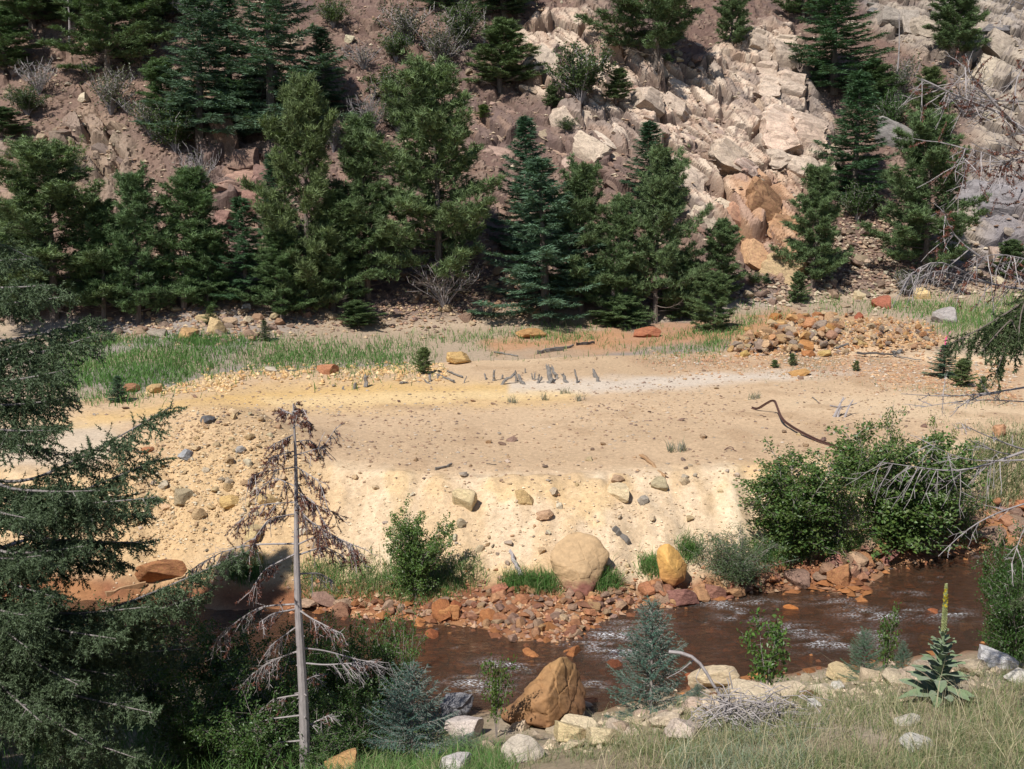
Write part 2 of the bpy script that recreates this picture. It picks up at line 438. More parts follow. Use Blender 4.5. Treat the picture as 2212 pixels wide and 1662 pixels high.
def mat_water():
    m, nt, b = nodes("silty_water")
    geo = N(nt, "ShaderNodeNewGeometry")
    nz = N(nt, "ShaderNodeTexNoise", Scale=5.0, Detail=5.0, Roughness=0.6)
    mp = N(nt, "ShaderNodeMapping"); mp.inputs["Scale"].default_value = (0.7, 1.6, 1)
    nt.links.new(geo.outputs["Position"], mp.inputs[0]); nt.links.new(mp.outputs[0], nz.inputs["Vector"])
    bp = N(nt, "ShaderNodeBump", Strength=0.8, Distance=0.09)
    nt.links.new(nz.outputs["Fac"], bp.inputs["Height"])
    tr = N(nt, "ShaderNodeBsdfTransparent"); tr.inputs[0].default_value = (0.62, 0.45, 0.31, 1)
    df = N(nt, "ShaderNodeBsdfDiffuse"); df.inputs[0].default_value = (0.10, 0.068, 0.047, 1)
    gl = N(nt, "ShaderNodeBsdfGlossy"); gl.inputs["Roughness"].default_value = 0.05
    nt.links.new(bp.outputs[0], gl.inputs["Normal"])
    m1 = N(nt, "ShaderNodeMixShader"); m1.inputs[0].default_value = 0.36
    nt.links.new(tr.outputs[0], m1.inputs[1]); nt.links.new(df.outputs[0], m1.inputs[2])
    fr = N(nt, "ShaderNodeFresnel"); fr.inputs["IOR"].default_value = 1.33
    nt.links.new(bp.outputs[0], fr.inputs["Normal"])
    m2 = N(nt, "ShaderNodeMixShader")
    nt.links.new(fr.outputs[0], m2.inputs[0]); nt.links.new(m1.outputs[0], m2.inputs[1]); nt.links.new(gl.outputs[0], m2.inputs[2])
    # broken white water
    at = N(nt, "ShaderNodeAttribute", attribute_name="foam")
    fo = N(nt, "ShaderNodeBsdfDiffuse"); fo.inputs[0].default_value = (0.72, 0.73, 0.76, 1)
    n3 = N(nt, "ShaderNodeTexNoise", Scale=26.0, Detail=5.0, Roughness=0.7)
    nt.links.new(mp.outputs[0], n3.inputs["Vector"])
    th = N(nt, "ShaderNodeMath", operation='MULTIPLY')
    nt.links.new(at.outputs["Fac"], th.inputs[0]); nt.links.new(ramp(nt, n3.outputs["Fac"], 0.50, 0.60, 0, 1), th.inputs[1])
    m3 = N(nt, "ShaderNodeMixShader")
    nt.links.new(th.outputs[0], m3.inputs[0]); nt.links.new(m2.outputs[0], m3.inputs[1]); nt.links.new(fo.outputs[0], m3.inputs[2])
    nt.links.new(m3.outputs[0], nt.nodes["Material Output"].inputs["Surface"])
    return m

M = dict(
    ground=mat_ground(), rock=mat_rock(), pebble=mat_pebble(), water=mat_water(),
    needle=mat_leaf("conifer_needles", 0.6, 0.15, 0.25), leaf=mat_leaf("broad_leaf", 0.42, 0.28, 0.4), grass=mat_leaf("grass_blade", 0.6, 0.25, 0.25),
    bark=mat_wood("conifer_bark", (0.085, 0.065, 0.055), (0.19, 0.155, 0.13)),
    twig=mat_wood("grey_twig", (0.16, 0.135, 0.125), (0.33, 0.29, 0.27)),
    dead=mat_wood("bleached_dead_wood", (0.20, 0.175, 0.175), (0.40, 0.365, 0.36), 20),
    limb=mat_wood("fir_limb_bark", (0.10, 0.085, 0.08), (0.30, 0.27, 0.265), 10),
    post=mat_wood("weathered_timber", (0.085, 0.075, 0.068), (0.235, 0.215, 0.195), 16),
    brownwood=mat_wood("brown_timber", (0.26, 0.15, 0.075), (0.46, 0.29, 0.16), 12),
    charred=mat_wood("dark_timber", (0.03, 0.025, 0.022), (0.10, 0.085, 0.08), 12),
    rail=mat_wood("rusted_steel", (0.045, 0.022, 0.018), (0.13, 0.06, 0.045), 20, 0.7),
    stain=mat_stain("stained_sandstone", (0.27, 0.115, 0.085), (0.46, 0.31, 0.17), -0.35, -0.12),
    stain2=mat_stain("stained_ochre_sandstone", (0.33, 0.12, 0.06), (0.60, 0.34, 0.10), -0.75, 0.1),
)

# ------------------------------------------------------------------ mesh helpers
def mesh_np(name, V, F, mats, cols=None, smooth=False, foam=None):
    """V (n,3), F (m,k) with k = 3 or 4"""
    me = bpy.data.meshes.new(name)
    V = np.asarray(V, np.float32); F = np.asarray(F, np.int32)
    k = F.shape[1]
    me.vertices.add(len(V)); me.vertices.foreach_set("co", V.ravel())
    me.loops.add(F.size); me.loops.foreach_set("vertex_index", F.ravel())
    me.polygons.add(len(F))
    me.polygons.foreach_set("loop_start", np.arange(0, F.size, k, dtype=np.int32))
    me.polygons.foreach_set("loop_total", np.full(len(F), k, np.int32))
    me.polygons.foreach_set("use_smooth", np.full(len(F), smooth))
    if cols is not None:
        a = me.color_attributes.new("Col", 'FLOAT_COLOR', 'POINT')
        c4 = np.ones((len(V), 4), np.float32); c4[:, :3] = cols
        a.data.foreach_set("color", c4.ravel())
    if foam is not None:
        a = me.attributes.new("foam", 'FLOAT', 'POINT'); a.data.foreach_set("value", np.asarray(foam, np.float32))
    me.materials.append(mats)
    me.update(); me.validate()
    return me

class MB:
    """collects triangles with a colour for each corner point"""
    def __init__(s):
        s.v = []; s.f = []; s.c = []; s.n = 0
    def add(s, V, F, c):
        V = np.asarray(V, float).reshape(-1, 3); F = np.asarray(F, int)
        if F.shape[1] == 4:
            F = np.vstack([F[:, [0, 1, 2]], F[:, [0, 2, 3]]])
        c = np.asarray(c, float)
        if c.ndim == 1:
            c = np.tile(c, (len(V), 1))
        s.v.append(V); s.f.append(F + s.n); s.c.append(c); s.n += len(V)
    def tube(s, P, r, sides=6, c=(1, 1, 1), cap=True):
        P = np.asarray(P, float); n = len(P)
        r = np.broadcast_to(np.asarray(r, float), (n,))
        T = np.gradient(P, axis=0); T /= np.linalg.norm(T, axis=1)[:, None] + 1e-9
        ref = np.array([0.0, 0, 1]) if abs(T[0][2]) < 0.85 else np.array([1.0, 0, 0])
        A = np.cross(T, ref); A /= np.linalg.norm(A, axis=1)[:, None] + 1e-9
        Bv = np.cross(T, A)
        th = np.arange(sides) * 2 * math.pi / sides
        V = P[:, None, :] + r[:, None, None] * (np.cos(th)[None, :, None] * A[:, None, :] + np.sin(th)[None, :, None] * Bv[:, None, :])
        i = np.arange(n - 1)[:, None]; j = np.arange(sides)[None, :]; j2 = (j + 1) % sides
        F = np.stack([i * sides + j, i * sides + j2, (i + 1) * sides + j2, (i + 1) * sides + j], -1).reshape(-1, 4)
        V = V.reshape(-1, 3)
        s.add(V, F, c)
        if cap:
            for k in (0, n - 1):
                ring = V[k * sides:(k + 1) * sides]
                s.add(np.vstack([ring, P[k:k + 1]]), [[q, (q + 1) % sides, sides] for q in range(sides)], c)
    def needles(s, P, D, L, W, c, rng):
        """thin triangles from P along D"""
        P = np.asarray(P, float); n = len(P)
        D = D / (np.linalg.norm(D, axis=1)[:, None] + 1e-9)
        q = rng.normal(size=(n, 3)); S_ = np.cross(D, q); S_ /= np.linalg.norm(S_, axis=1)[:, None] + 1e-9
        L = np.broadcast_to(np.asarray(L, float), (n,))[:, None]; W = np.broadcast_to(np.asarray(W, float), (n,))[:, None]
        V = np.stack([P - S_ * W * 0.5, P + S_ * W * 0.5, P + D * L], 1).reshape(-1, 3)
        c = np.asarray(c, float)
        cc = np.repeat(np.broadcast_to(c, (n, 3)), 3, axis=0)
        s.add(V, np.arange(3 * n).reshape(-1, 3), cc)
    def leaves(s, P, D, Nn, L, W, c, fold=0.25):
        """pointed leaves folded along the midrib"""
        n = len(P)
        D = D / (np.linalg.norm(D, axis=1)[:, None] + 1e-9)
        S_ = np.cross(D, Nn); S_ /= np.linalg.norm(S_, axis=1)[:, None] + 1e-9
        U = np.cross(S_, D)
        L = np.broadcast_to(np.asarray(L, float), (n,))[:, None]; W = np.broadcast_to(np.asarray(W, float), (n,))[:, None]
        a = P; t = P + D * L
        m1 = P + D * L * 0.45 + S_ * W * 0.5 + U * W * fold; m2 = P + D * L * 0.45 - S_ * W * 0.5 + U * W * fold
        V = np.stack([a, m1, t, m2], 1).reshape(-1, 3)
        k = np.arange(n)[:, None] * 4
        F = np.vstack([k + np.array([[0, 1, 2]]), k + np.array([[0, 2, 3]])])
        s.add(V, F, np.repeat(np.broadcast_to(np.asarray(c, float), (n, 3)), 4, axis=0))
    def mesh(s, name, mat, smooth=False):
        return mesh_np(name, np.vstack(s.v), np.vstack(s.f), mat, np.vstack(s.c), smooth)

def link(name, data, parent=None, loc=(0, 0, 0), rot=(0, 0, 0), scale=(1, 1, 1), color=None):
    o = bpy.data.objects.new(name, data)
    COL.objects.link(o)
    o.location = loc; o.rotation_euler = rot; o.scale = scale
    if parent is not None:
        o.parent = parent
    if color is not None:
        o.color = (*color, 1)
    return o

def tag(o, label=None, cat=None, group=None, kind=None):
    if label: o["label"] = label
    if cat: o["category"] = cat
    if group: o["group"] = group
    if kind: o["kind"] = kind
    return o

def thing(name, label, cat, loc=(0, 0, 0), group=None, rot=(0, 0, 0), scale=(1, 1, 1)):
    return tag(link(name, None, None, loc, rot, scale), label, cat, group)

def structure(name, me):
    return tag(link(name, me), kind="structure")

# ------------------------------------------------------------------ the ground as one surveyed surface, cut into its landforms
def mixc(a, b, t):
    return a + (np.asarray(b, float) - a) * np.asarray(t)[..., None]

def albedo(X, Y, Z, d):
    n = X.shape
    u, v = d['u'], d['v']
    c = np.zeros(n + (3,)); c[:] = (0.30, 0.24, 0.165)
    n1, n2, n3 = d['n1'], d['n2'], d['n3']
    c = mixc(c, (0.40, 0.33, 0.25), sst(0.0, 0.2, n2) * 0.7)
    # stream bed and beach
    bed = sst(-0.8, 0.2, Y - d['C']) * (1 - sst(-1.2, 0.0, Y - d['E']))
    c = mixc(c, (0.20, 0.085, 0.035), bed)
    c = mixc(c, (0.31, 0.15, 0.07), d['beach'])
    c = mixc(c, (0.22, 0.095, 0.05), d['beach'] * sst(-0.05, 0.15, n2))
    # bank and terrace
    bankc = np.zeros(n + (3,)); bankc[:] = (0.60, 0.46, 0.315)
    bankc = mixc(bankc, (0.69, 0.57, 0.41), sst(0.05, 0.2, d['rill'] * 0.5 + n2 * 0.6 + n1 * 0.4) * 0.75)
    bankc = mixc(bankc, (0.56, 0.385, 0.20), sst(0.02, 0.22, n2) * 0.8)
    bankc = mixc(bankc, (0.43, 0.31, 0.19), sst(0.02, 0.2, n3) * 0.45)
    bankc = mixc(bankc, (0.52, 0.36, 0.20), sst(-0.02, 0.14, fbm(X / 0.9, Y / 4.0, 3, 301)) * 0.5)
    t_left = 1 - sst(640, 860, u)
    bankc = mixc(bankc, (0.53, 0.365, 0.20), t_left * 0.6)
    c = mixc(c, bankc, sst(-0.2, 0.5, Y - d['F']))
    ben = np.zeros(n + (3,)); ben[:] = (0.545, 0.39, 0.25)
    ben = mixc(ben, (0.46, 0.325, 0.205), sst(-0.02, 0.22, n1) * 0.7)
    ben = mixc(ben, (0.62, 0.47, 0.31), sst(0.0, 0.2, -n1) * 0.6)
    ben = mixc(ben, (0.40, 0.27, 0.165), sst(0.08, 0.26, n2) * 0.6)
    # ochre wheel track and pale track
    och = [(60, 930), (200, 895), (420, 862), (600, 838), (900, 826), (1250, 835), (1250, 862), (900, 878), (650, 880), (420, 880), (200, 912), (80, 950)]
    ben = mixc(ben, (0.63, 0.41, 0.155), sst(-22, 18, psdf(u + n2 * 120, v + n2 * 20, och)) * 0.75)
    ben = mixc(ben, (0.70, 0.52, 0.29), sst(-9, 7, psdf(u, v + n2 * 14, [(560, 862), (900, 850), (1250, 842), (1250, 856), (900, 872), (600, 880)])) * 0.7)
    pale = [(1100, 822), (1350, 818), (1700, 798), (1900, 792), (1900, 806), (1700, 818), (1400, 846), (1100, 848)]
    ben = mixc(ben, (0.60, 0.52, 0.44), sst(-10, 8, psdf(u, v + n2 * 16, pale)) * 0.75)
    ben = mixc(ben, (0.62, 0.53, 0.42), sst(-20, 20, psdf(u, v, [(-200, 930), (220, 920), (300, 960), (200, 1010), (-200, 1010)])) * 0.6)
    gravelz = [(1350, 775), (1700, 765), (2212, 790), (2212, 880), (1900, 830), (1700, 800), (1400, 800)]
    ben = mixc(ben, (0.42, 0.27, 0.17), sst(-15, 15, psdf(u + n2 * 60, v + n2 * 30, gravelz)) * (0.4 + 1.2 * np.clip(n2 + 0.2, 0, 0.5)))
    c = mixc(c, ben, sst(-0.1, 0.9, Y - d['G'] + n2 * 0.8))
    mound = [(240, 960), (440, 880), (560, 890), (680, 960), (720, 1060), (640, 1260), (260, 1260)]
    c = mixc(c, (0.50, 0.345, 0.19), sst(-25, 25, psdf(u + n2 * 60, v, mound)) * 0.55)
    # swale
    sw = np.zeros(n + (3,)); sw[:] = (0.37, 0.285, 0.205)
    sw = mixc(sw, (0.30, 0.255, 0.225), sst(-0.05, 0.12, n1))
    sw = mixc(sw, (0.44, 0.215, 0.10), sst(-20, 20, psdf(u + n2 * 80, v + n2 * 30, [(1040, 735), (1300, 715), (1600, 690), (1700, 660), (1750, 700), (1560, 750), (1300, 760), (1080, 765)])) * 0.75)
    sw = mixc(sw, (0.50, 0.30, 0.15), sst(-15, 15, psdf(u, v, [(1580, 735), (1680, 695), (1830, 680), (1990, 700), (2050, 740), (1900, 765), (1600, 765)])) * 0.8)
    c = mixc(c, sw, sst(0.2, 1.6, Y - d['H'] + n2))
    # hillside
    h = np.zeros(n + (3,)); h[:] = (0.25, 0.165, 0.125)
    h = mixc(h, (0.20, 0.145, 0.125), sst(0.0, 0.2, d['mid']) * 0.8)
    h = mixc(h, (0.33, 0.22, 0.15), sst(0.02, 0.2, d['fine']) * 0.6)
    h = mixc(h, (0.40, 0.30, 0.215), sst(0.62, 0.85, d['c1']) * 0.6)
    h = mixc(h, (0.18, 0.13, 0.105), (1 - d['e1']) * 0.4)
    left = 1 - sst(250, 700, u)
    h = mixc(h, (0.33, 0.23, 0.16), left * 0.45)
    ochfoot = sst(-30, 30, psdf(u + n2 * 60, v, [(420, 660), (560, 640), (700, 690), (640, 735), (430, 735)]))
    h = mixc(h, (0.55, 0.40, 0.23), ochfoot * 0.7)
    rk = np.zeros(n + (3,)); rk[:] = (0.53, 0.42, 0.325)
    rk = mixc(rk, (0.60, 0.49, 0.39), sst(0.45, 0.8, d['C2']) * 0.7)
    rk = mixc(rk, (0.50, 0.345, 0.26), sst(0.55, 0.9, d['C3']) * 0.6)
    rk = mixc(rk, (0.20, 0.14, 0.115), (1 - np.minimum(d['E2'], d['Eb'])) * 0.95)
    rk = mixc(rk, (0.27, 0.205, 0.175), sst(0.04, 0.2, d['mid'] + 0.3 * d['fine']) * 0.75)
    rk = mixc(rk, (0.33, 0.225, 0.165), sst(0.06, 0.2, fbm(X / 0.9 + 0.5 * d['S'], d['S'] / 5.0, 3, 303)) * 0.6)
    rk = mixc(rk, (0.21, 0.17, 0.15), sst(0.10, 0.22, fbm(X / 1.6 + 0.6 * d['S'], d['S'] / 4.0, 4, 304)) * 0.7)
    rust = sst(-40, 40, psdf(u + 90 * d['mid'], v + 90 * d['fine'], RUST))
    rk = mixc(rk, (0.45, 0.255, 0.14), rust * 0.65)
    rk = mixc(rk, (0.33, 0.225, 0.18), rust * sst(0.5, 0.8, d['C2']) * 0.7)
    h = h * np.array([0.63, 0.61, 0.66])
    h = mixc(h, (0.13, 0.092, 0.078), (1 - np.minimum(d['E2'], d['Eb'])) * d['rock'] * 0.8 * (d['hm'] > 0))
    h = mixc(h, (0.33, 0.235, 0.17), sst(0.6, 0.9, d['C2']) * d['rock'] * 0.6)
    c2 = mixc(h, rk, d['mc'])
    rr = np.zeros(n + (3,)); rr[:] = (0.33, 0.275, 0.225)
    rr = mixc(rr, (0.24, 0.215, 0.21), sst(0.0, 0.2, d['mid']) * 0.8)
    rr = mixc(rr, (0.42, 0.35, 0.275), sst(0.5, 0.9, d['C2']) * 0.5)
    rr = mixc(rr, (0.15, 0.125, 0.115), (1 - np.minimum(d['E2'], d['Eb'])) * 0.85)
    rr = mixc(rr, (0.215, 0.195, 0.205), sst(-25, 25, psdf(u + 70 * d['mid'], v, GREY_R)) * 0.85)
    c2 = mixc(c2, rr, d['mr'])
    rl = np.zeros(n + (3,)); rl[:] = (0.29, 0.205, 0.15)
    rl = mixc(rl, (0.24, 0.185, 0.155), sst(0.4, 0.8, d['Cb']) * 0.7)
    c2 = mixc(c2, rl, d['ml'])
    rm = np.zeros(n + (3,)); rm[:] = (0.175, 0.122, 0.105)
    rm = mixc(rm, (0.31, 0.195, 0.14), sst(0.6, 0.95, d['C2']) * 0.7)
    c2 = mixc(c2, rm, np.maximum(d['mm'], d['md'] * 0.55))
    c2 = mixc(c2, (0.29, 0.22, 0.165), d['ms'] * 0.6)
    dk = [(1690, 130), (1770, 160), (1800, 240), (1760, 260), (1720, 200)]
    c2 = mixc(c2, (0.20, 0.165, 0.15), sst(-16, 16, psdf(u + 50 * d['fine'], v, dk)) * 0.8)
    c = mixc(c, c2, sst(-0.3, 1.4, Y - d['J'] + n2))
    return np.clip(c, 0.02, 0.85)

def build_terrain():
    Xg, Yg, Z, d = XG, YG, ZG, DG
    C_ = albedo(Xg, Yg, Z, d)
    nr, nc = Xg.shape
    jit = d['rock'] * 0.1
    V = np.stack([Xg + jit * fbm(Xg / 0.4, Yg / 0.4, 2, 77), Yg - 0.62 * d['dn'], Z + 0.78 * d['dn']], -1).reshape(-1, 3)
    i = np.arange(nr - 1)[:, None]; j = np.arange(nc - 1)[None, :]
    Q = np.stack([i * nc + j, i * nc + j + 1, (i + 1) * nc + j + 1, (i + 1) * nc + j], -1).reshape(-1, 4)
    zone = np.zeros(Xg.shape, int)
    zone = np.where(Yg > d['C'], 1, zone); zone = np.where(Yg > d['F'], 2, zone)
    zone = np.where(Yg > d['G'] + 0.4, 3, zone); zone = np.where(Yg > d['H'] + 0.4, 4, zone); zone = np.where(Yg > d['J'], 5, zone)
    zq = zone.reshape(-1)[Q[:, 0]]
    for k, nm in enumerate(["near_slope_ground", "stream_bed", "sandy_bank_terrain", "terrace_ground", "swale_ground", "hillside_terrain"]):
        q = Q[zq == k]
        used, inv = np.unique(q.ravel(), return_inverse=True)
        structure(nm, mesh_np(nm, V[used], inv.reshape(-1, 4), M['ground'], C_.reshape(-1, 3)[used], smooth=(k != 5)))
    # ground under and behind the camera
    gx, gy = np.meshgrid(np.linspace(-60, 60, 60), np.linspace(-50, 8.15, 60), indexing='ij')
    gzz, dd = ground(gx, gy, True)
    gzz = gzz - 0.03 * (gy > 7.5)
    cc = albedo(gx, gy, gzz, dd)
    i = np.arange(59)[:, None]; j = np.arange(59)[None, :]
    Q = np.stack([i * 60 + j, (i + 1) * 60 + j, (i + 1) * 60 + j + 1, i * 60 + j + 1], -1).reshape(-1, 4)
    structure("roadside_ground", mesh_np("roadside_ground", np.stack([gx, gy, gzz], -1).reshape(-1, 3), Q, M['ground'], cc.reshape(-1, 3), True))

build_terrain()

# ------------------------------------------------------------------ the stream
RIFFLES = [(1560, 1310, 1.0, 0.5), (1590, 1335, 0.6, 0.9), (1625, 1330, 0.6, 0.5), (1330, 1375, 0.9, 0.9), (1390, 1352, 1.0, 0.5), (1350, 1415, 0.8, 0.7), (1270, 1400, 0.8, 0.5), (1720, 1360, 1.0, 0.7), (1750, 1395, 0.9, 0.8),
           (1880, 1330, 1.0, 0.7), (1895, 1368, 0.8, 0.6), (1850, 1390, 1.0, 0.4), (1990, 1325, 1.1, 0.45), (2060, 1330, 1.0, 0.4), (1030, 1480, 1.0, 0.6), (1100, 1440, 1.0, 0.5), (1420, 1320, 0.8, 0.4), (1650, 1300, 0.8, 0.4), (1800, 1300, 1.0, 0.35), (1960, 1280, 0.7, 0.35), (1290, 1480, 0.5, 0.5)]
def build_water():
    xs = np.linspace(-26, 30, 470); ys = np.linspace(17.4, 31, 130)
    X, Y = np.meshgrid(xs, ys, indexing='ij')
    foam = np.zeros(X.shape); rough = np.zeros(X.shape)
    for (u, v, s, a) in RIFFLES:
        x, y, _ = pz(u, v, WATER)
        g = np.exp(-(((X - x + 0.25 * (Y - y)) / (0.55 * s)) ** 2 + ((Y - y) / (0.34 * s)) ** 2))
        foam += g * a; rough += g
    tex = 0.35 + 3.2 * fbm(X / 0.34, Y / 0.13, 3, 91)
    foam = np.clip(foam * np.clip(tex, 0, 1.4) * 1.7, 0, 1)
    foam += 0.5 * sst(0.26, 0.36, fbm(X / 0.5, Y / 0.16, 3, 95)) * 0.5
    Z = WATER + 0.03 * fbm(X / 0.7, Y / 0.4, 3, 92) * (0.6 + 3 * np.clip(rough, 0, 1)) + 0.05 * fbm(X / 2, Y / 1.2, 2, 93) * 0.6 + 0.05 * foam
    n, m = X.shape
    i = np.arange(n - 1)[:, None]; j = np.arange(m - 1)[None, :]
    Q = np.stack([i * m + j, (i + 1) * m + j, (i + 1) * m + j + 1, i * m + j + 1], -1).reshape(-1, 4)
    structure("stream_water", mesh_np("stream_water", np.stack([X, Y, Z], -1).reshape(-1, 3), Q, M['water'], None, True, foam.ravel()))
build_water()

# ------------------------------------------------------------------ stones
def rock_mesh(name, seed, sub=3, planes=11, elong=(1, 1, 1), rough=0.05, mat=None, dmin=0.72):
    rng = np.random.default_rng(seed)
    bm = bmesh.new()
    bmesh.ops.create_icosphere(bm, subdivisions=sub, radius=1.25)
    V = np.array([v.co[:] for v in bm.verts])
    F = np.array([[v.index for v in f.verts] for f in bm.faces])
    bm.free()
    nrm = rng.normal(size=(planes, 3)); nrm /= np.linalg.norm(nrm, axis=1)[:, None]
    nrm = np.vstack([nrm, [[0, 0, 1], [0, 0, -1], [1, 0, 0.1], [-1, 0, 0.1], [0, -1, 0.15], [0, 1, 0]]])
    d0 = np.concatenate([rng.uniform(dmin, 0.98, planes), np.full(6, 0.98)])
    for _ in range(2):
        for n_, dd in zip(nrm, d0):
            q = V @ n_ - dd
            V = V - np.maximum(q, 0)[:, None] * n_[None, :]
    ph = rng.uniform(0, 50)
    l = np.linalg.norm(V, axis=1)[:, None] + 1e-6
    nz = fbm(V[:, 0] * 1.9 + ph, V[:, 1] * 1.9 + V[:, 2] * 2.3, 3, seed % 91) + 0.6 * fbm(V[:, 2] * 5 + ph, V[:, 0] * 5 - V[:, 1] * 4, 2, seed % 71)
    V = V + V / l * (nz * rough * 3)[:, None]
    V = V * np.array(elong)[None, :]
    return mesh_np(name, V, F, mat or M['rock'], None, smooth=False)

ROCK_LO = [rock_mesh("stone_small_form", 100 + i, 3, 10, rough=0.03, dmin=0.5) for i in range(10)]
ROCK_MID = [rock_mesh("stone_form", 200 + i, 4, 11, rough=0.035, dmin=0.6) for i in range(10)]
ROCK_HI = [rock_mesh("boulder_form", 300 + i, 5, 12, rough=0.035, dmin=0.66) for i in range(8)]
def block_mesh(name, seed, sub=4):
    """a joint-bounded block: six skewed faces, broken corners, stepped breaks"""
    rng = np.random.default_rng(seed)
    bm = bmesh.new(); bmesh.ops.create_icosphere(bm, subdivisions=sub, radius=1.7)
    V = np.array([v.co[:] for v in bm.verts]); F = np.array([[v.index for v in f.verts] for f in bm.faces]); bm.free()
    nr = []
    for a in ((1, 0, 0), (-1, 0, 0), (0, 1, 0), (0, -1, 0), (0, 0, 1), (0, 0, -1)):
        nr.append((np.array(a) + rng.normal(size=3) * 0.14, rng.uniform(0.8, 1.0)))
    for _ in range(7):
        nr.append((rng.normal(size=3), rng.uniform(0.85, 1.15)))
    for _ in range(3):
        for n_, dd in nr:
            n_ = n_ / np.linalg.norm(n_)
            q = V @ n_ - dd
            V = V - np.maximum(q, 0)[:, None] * n_[None]
    st = np.floor((V[:, 2] * 1.0 + 0.25 * V[:, 0] + rng.uniform(0, 1)) * 3.1)
    off = _h(st, 0 * st + seed, 7) - 0.5
    V[:, 0] += off * 0.16; V[:, 1] += (_h(st, 0 * st + seed, 8) - 0.5) * 0.2
    l = np.linalg.norm(V, axis=1)[:, None]
    V = V + V / l * (0.22 * fbm(V[:, 0] * 1.7 + seed, V[:, 1] * 1.7 + V[:, 2] * 2.1, 4, seed % 50))[:, None]
    return mesh_np(name, V, F, M['rock'], None, False)
SLAB = [block_mesh("block_form", 400 + i) for i in range(8)]
for m_ in ROCK_HI:
    for p in m_.polygons:
        p.use_smooth = True
rnd = random.Random(7)

def stone(name, label, u, v, w, h, color, kind='mid', cat='rock', group=None, seed=None, rot=None, depth=0.8, lift=0.3, mat=None, parent=None, tilt=0.25):
    """a stone whose foot is seen at (u, v + h/2), w by h in photo units"""
    P = hit(u, v + h * 0.42)
    k = P.y / FPX * 1.02
    wm, hm_ = w * k / 2, h * k / 2
    r = random.Random(seed if seed is not None else int(u * 31 + v * 17))
    me = {'lo': ROCK_LO, 'mid': ROCK_MID, 'hi': ROCK_HI, 'slab': SLAB}[kind]
    me = me[r.randrange(len(me))]
    rz = rot if rot is not None else (r.uniform(-tilt, tilt), r.uniform(-tilt, tilt), r.uniform(-0.6, 0.6))
    o = link(name, me, parent, (P.x, P.y + wm * depth * 0.4, P.z + hm_ * lift * 2), rz, (wm, wm * depth, hm_ * 1.08), color)
    if label:
        tag(o, label, cat, group)
    return o

CREAM = (0.62, 0.50, 0.38); WHITE = (0.68, 0.62, 0.56); RUSTC = (0.42, 0.175, 0.07); ORANGE = (0.50, 0.27, 0.10); TAN = (0.50, 0.355, 0.20)
GREYC = (0.30, 0.285, 0.275); PURP = (0.27, 0.13, 0.105); BROWN = (0.26, 0.165, 0.125); YEL = (0.58, 0.39, 0.15)

def hull_rock(name, pts, mat, loc, seed=1, sharp=16.0, rough=0.035):
    """a boulder bounded by the faces of a hull, edges worn round, surface chipped"""
    bm = bmesh.new()
    for q in pts:
        bm.verts.new(q)
    bmesh.ops.convex_hull(bm, input=bm.verts)
    bm.normal_update()
    cen = np.mean(np.array(pts), axis=0)
    Nn = np.array([f.normal[:] for f in bm.faces if f.calc_area() > 1e-6]); Pc = np.array([f.calc_center_median()[:] for f in bm.faces if f.calc_area() > 1e-6])
    bm.free()
    dist = np.einsum('ij,ij->i', Nn, Pc - cen)
    Nn = np.where(dist[:, None] < 0, -Nn, Nn); dist = np.maximum(np.abs(dist), 0.02)
    bm = bmesh.new(); bmesh.ops.create_icosphere(bm, subdivisions=6, radius=1.0)
    D = np.array([v.co[:] for v in bm.verts]); F = np.array([[v.index for v in f.verts] for f in bm.faces]); bm.free()
    q = np.maximum(D @ Nn.T / dist[None, :], 1e-6)
    t = (q ** sharp).sum(1) ** (-1 / sharp)
    V = D * t[:, None]
    sz = t.mean()
    n1 = fbm(V[:, 0] / sz * 1.5 + seed, V[:, 1] / sz * 1.5 + V[:, 2] / sz * 1.8, 4, seed)
    f1, f2, cid, _, _ = voro(V[:, 0] / sz * 1.6 + V[:, 1] / sz * 0.9 + seed, V[:, 2] / sz * 2.2 - V[:, 1] / sz * 0.6, seed)
    n2 = fbm(V[:, 0] / sz * 7 + seed, V[:, 2] / sz * 7 + V[:, 1] / sz * 5, 3, seed + 5)
    V = V + D * (sz * (rough * 3.0 * n1 + rough * 1.3 * (cid - 0.5) - rough * 0.7 * (1 - sst(0, 0.07, f2 - f1)) + rough * 1.0 * n2))[:, None] + cen
    return link(name, mesh_np(name, V, F, mat, None, True), None, loc)

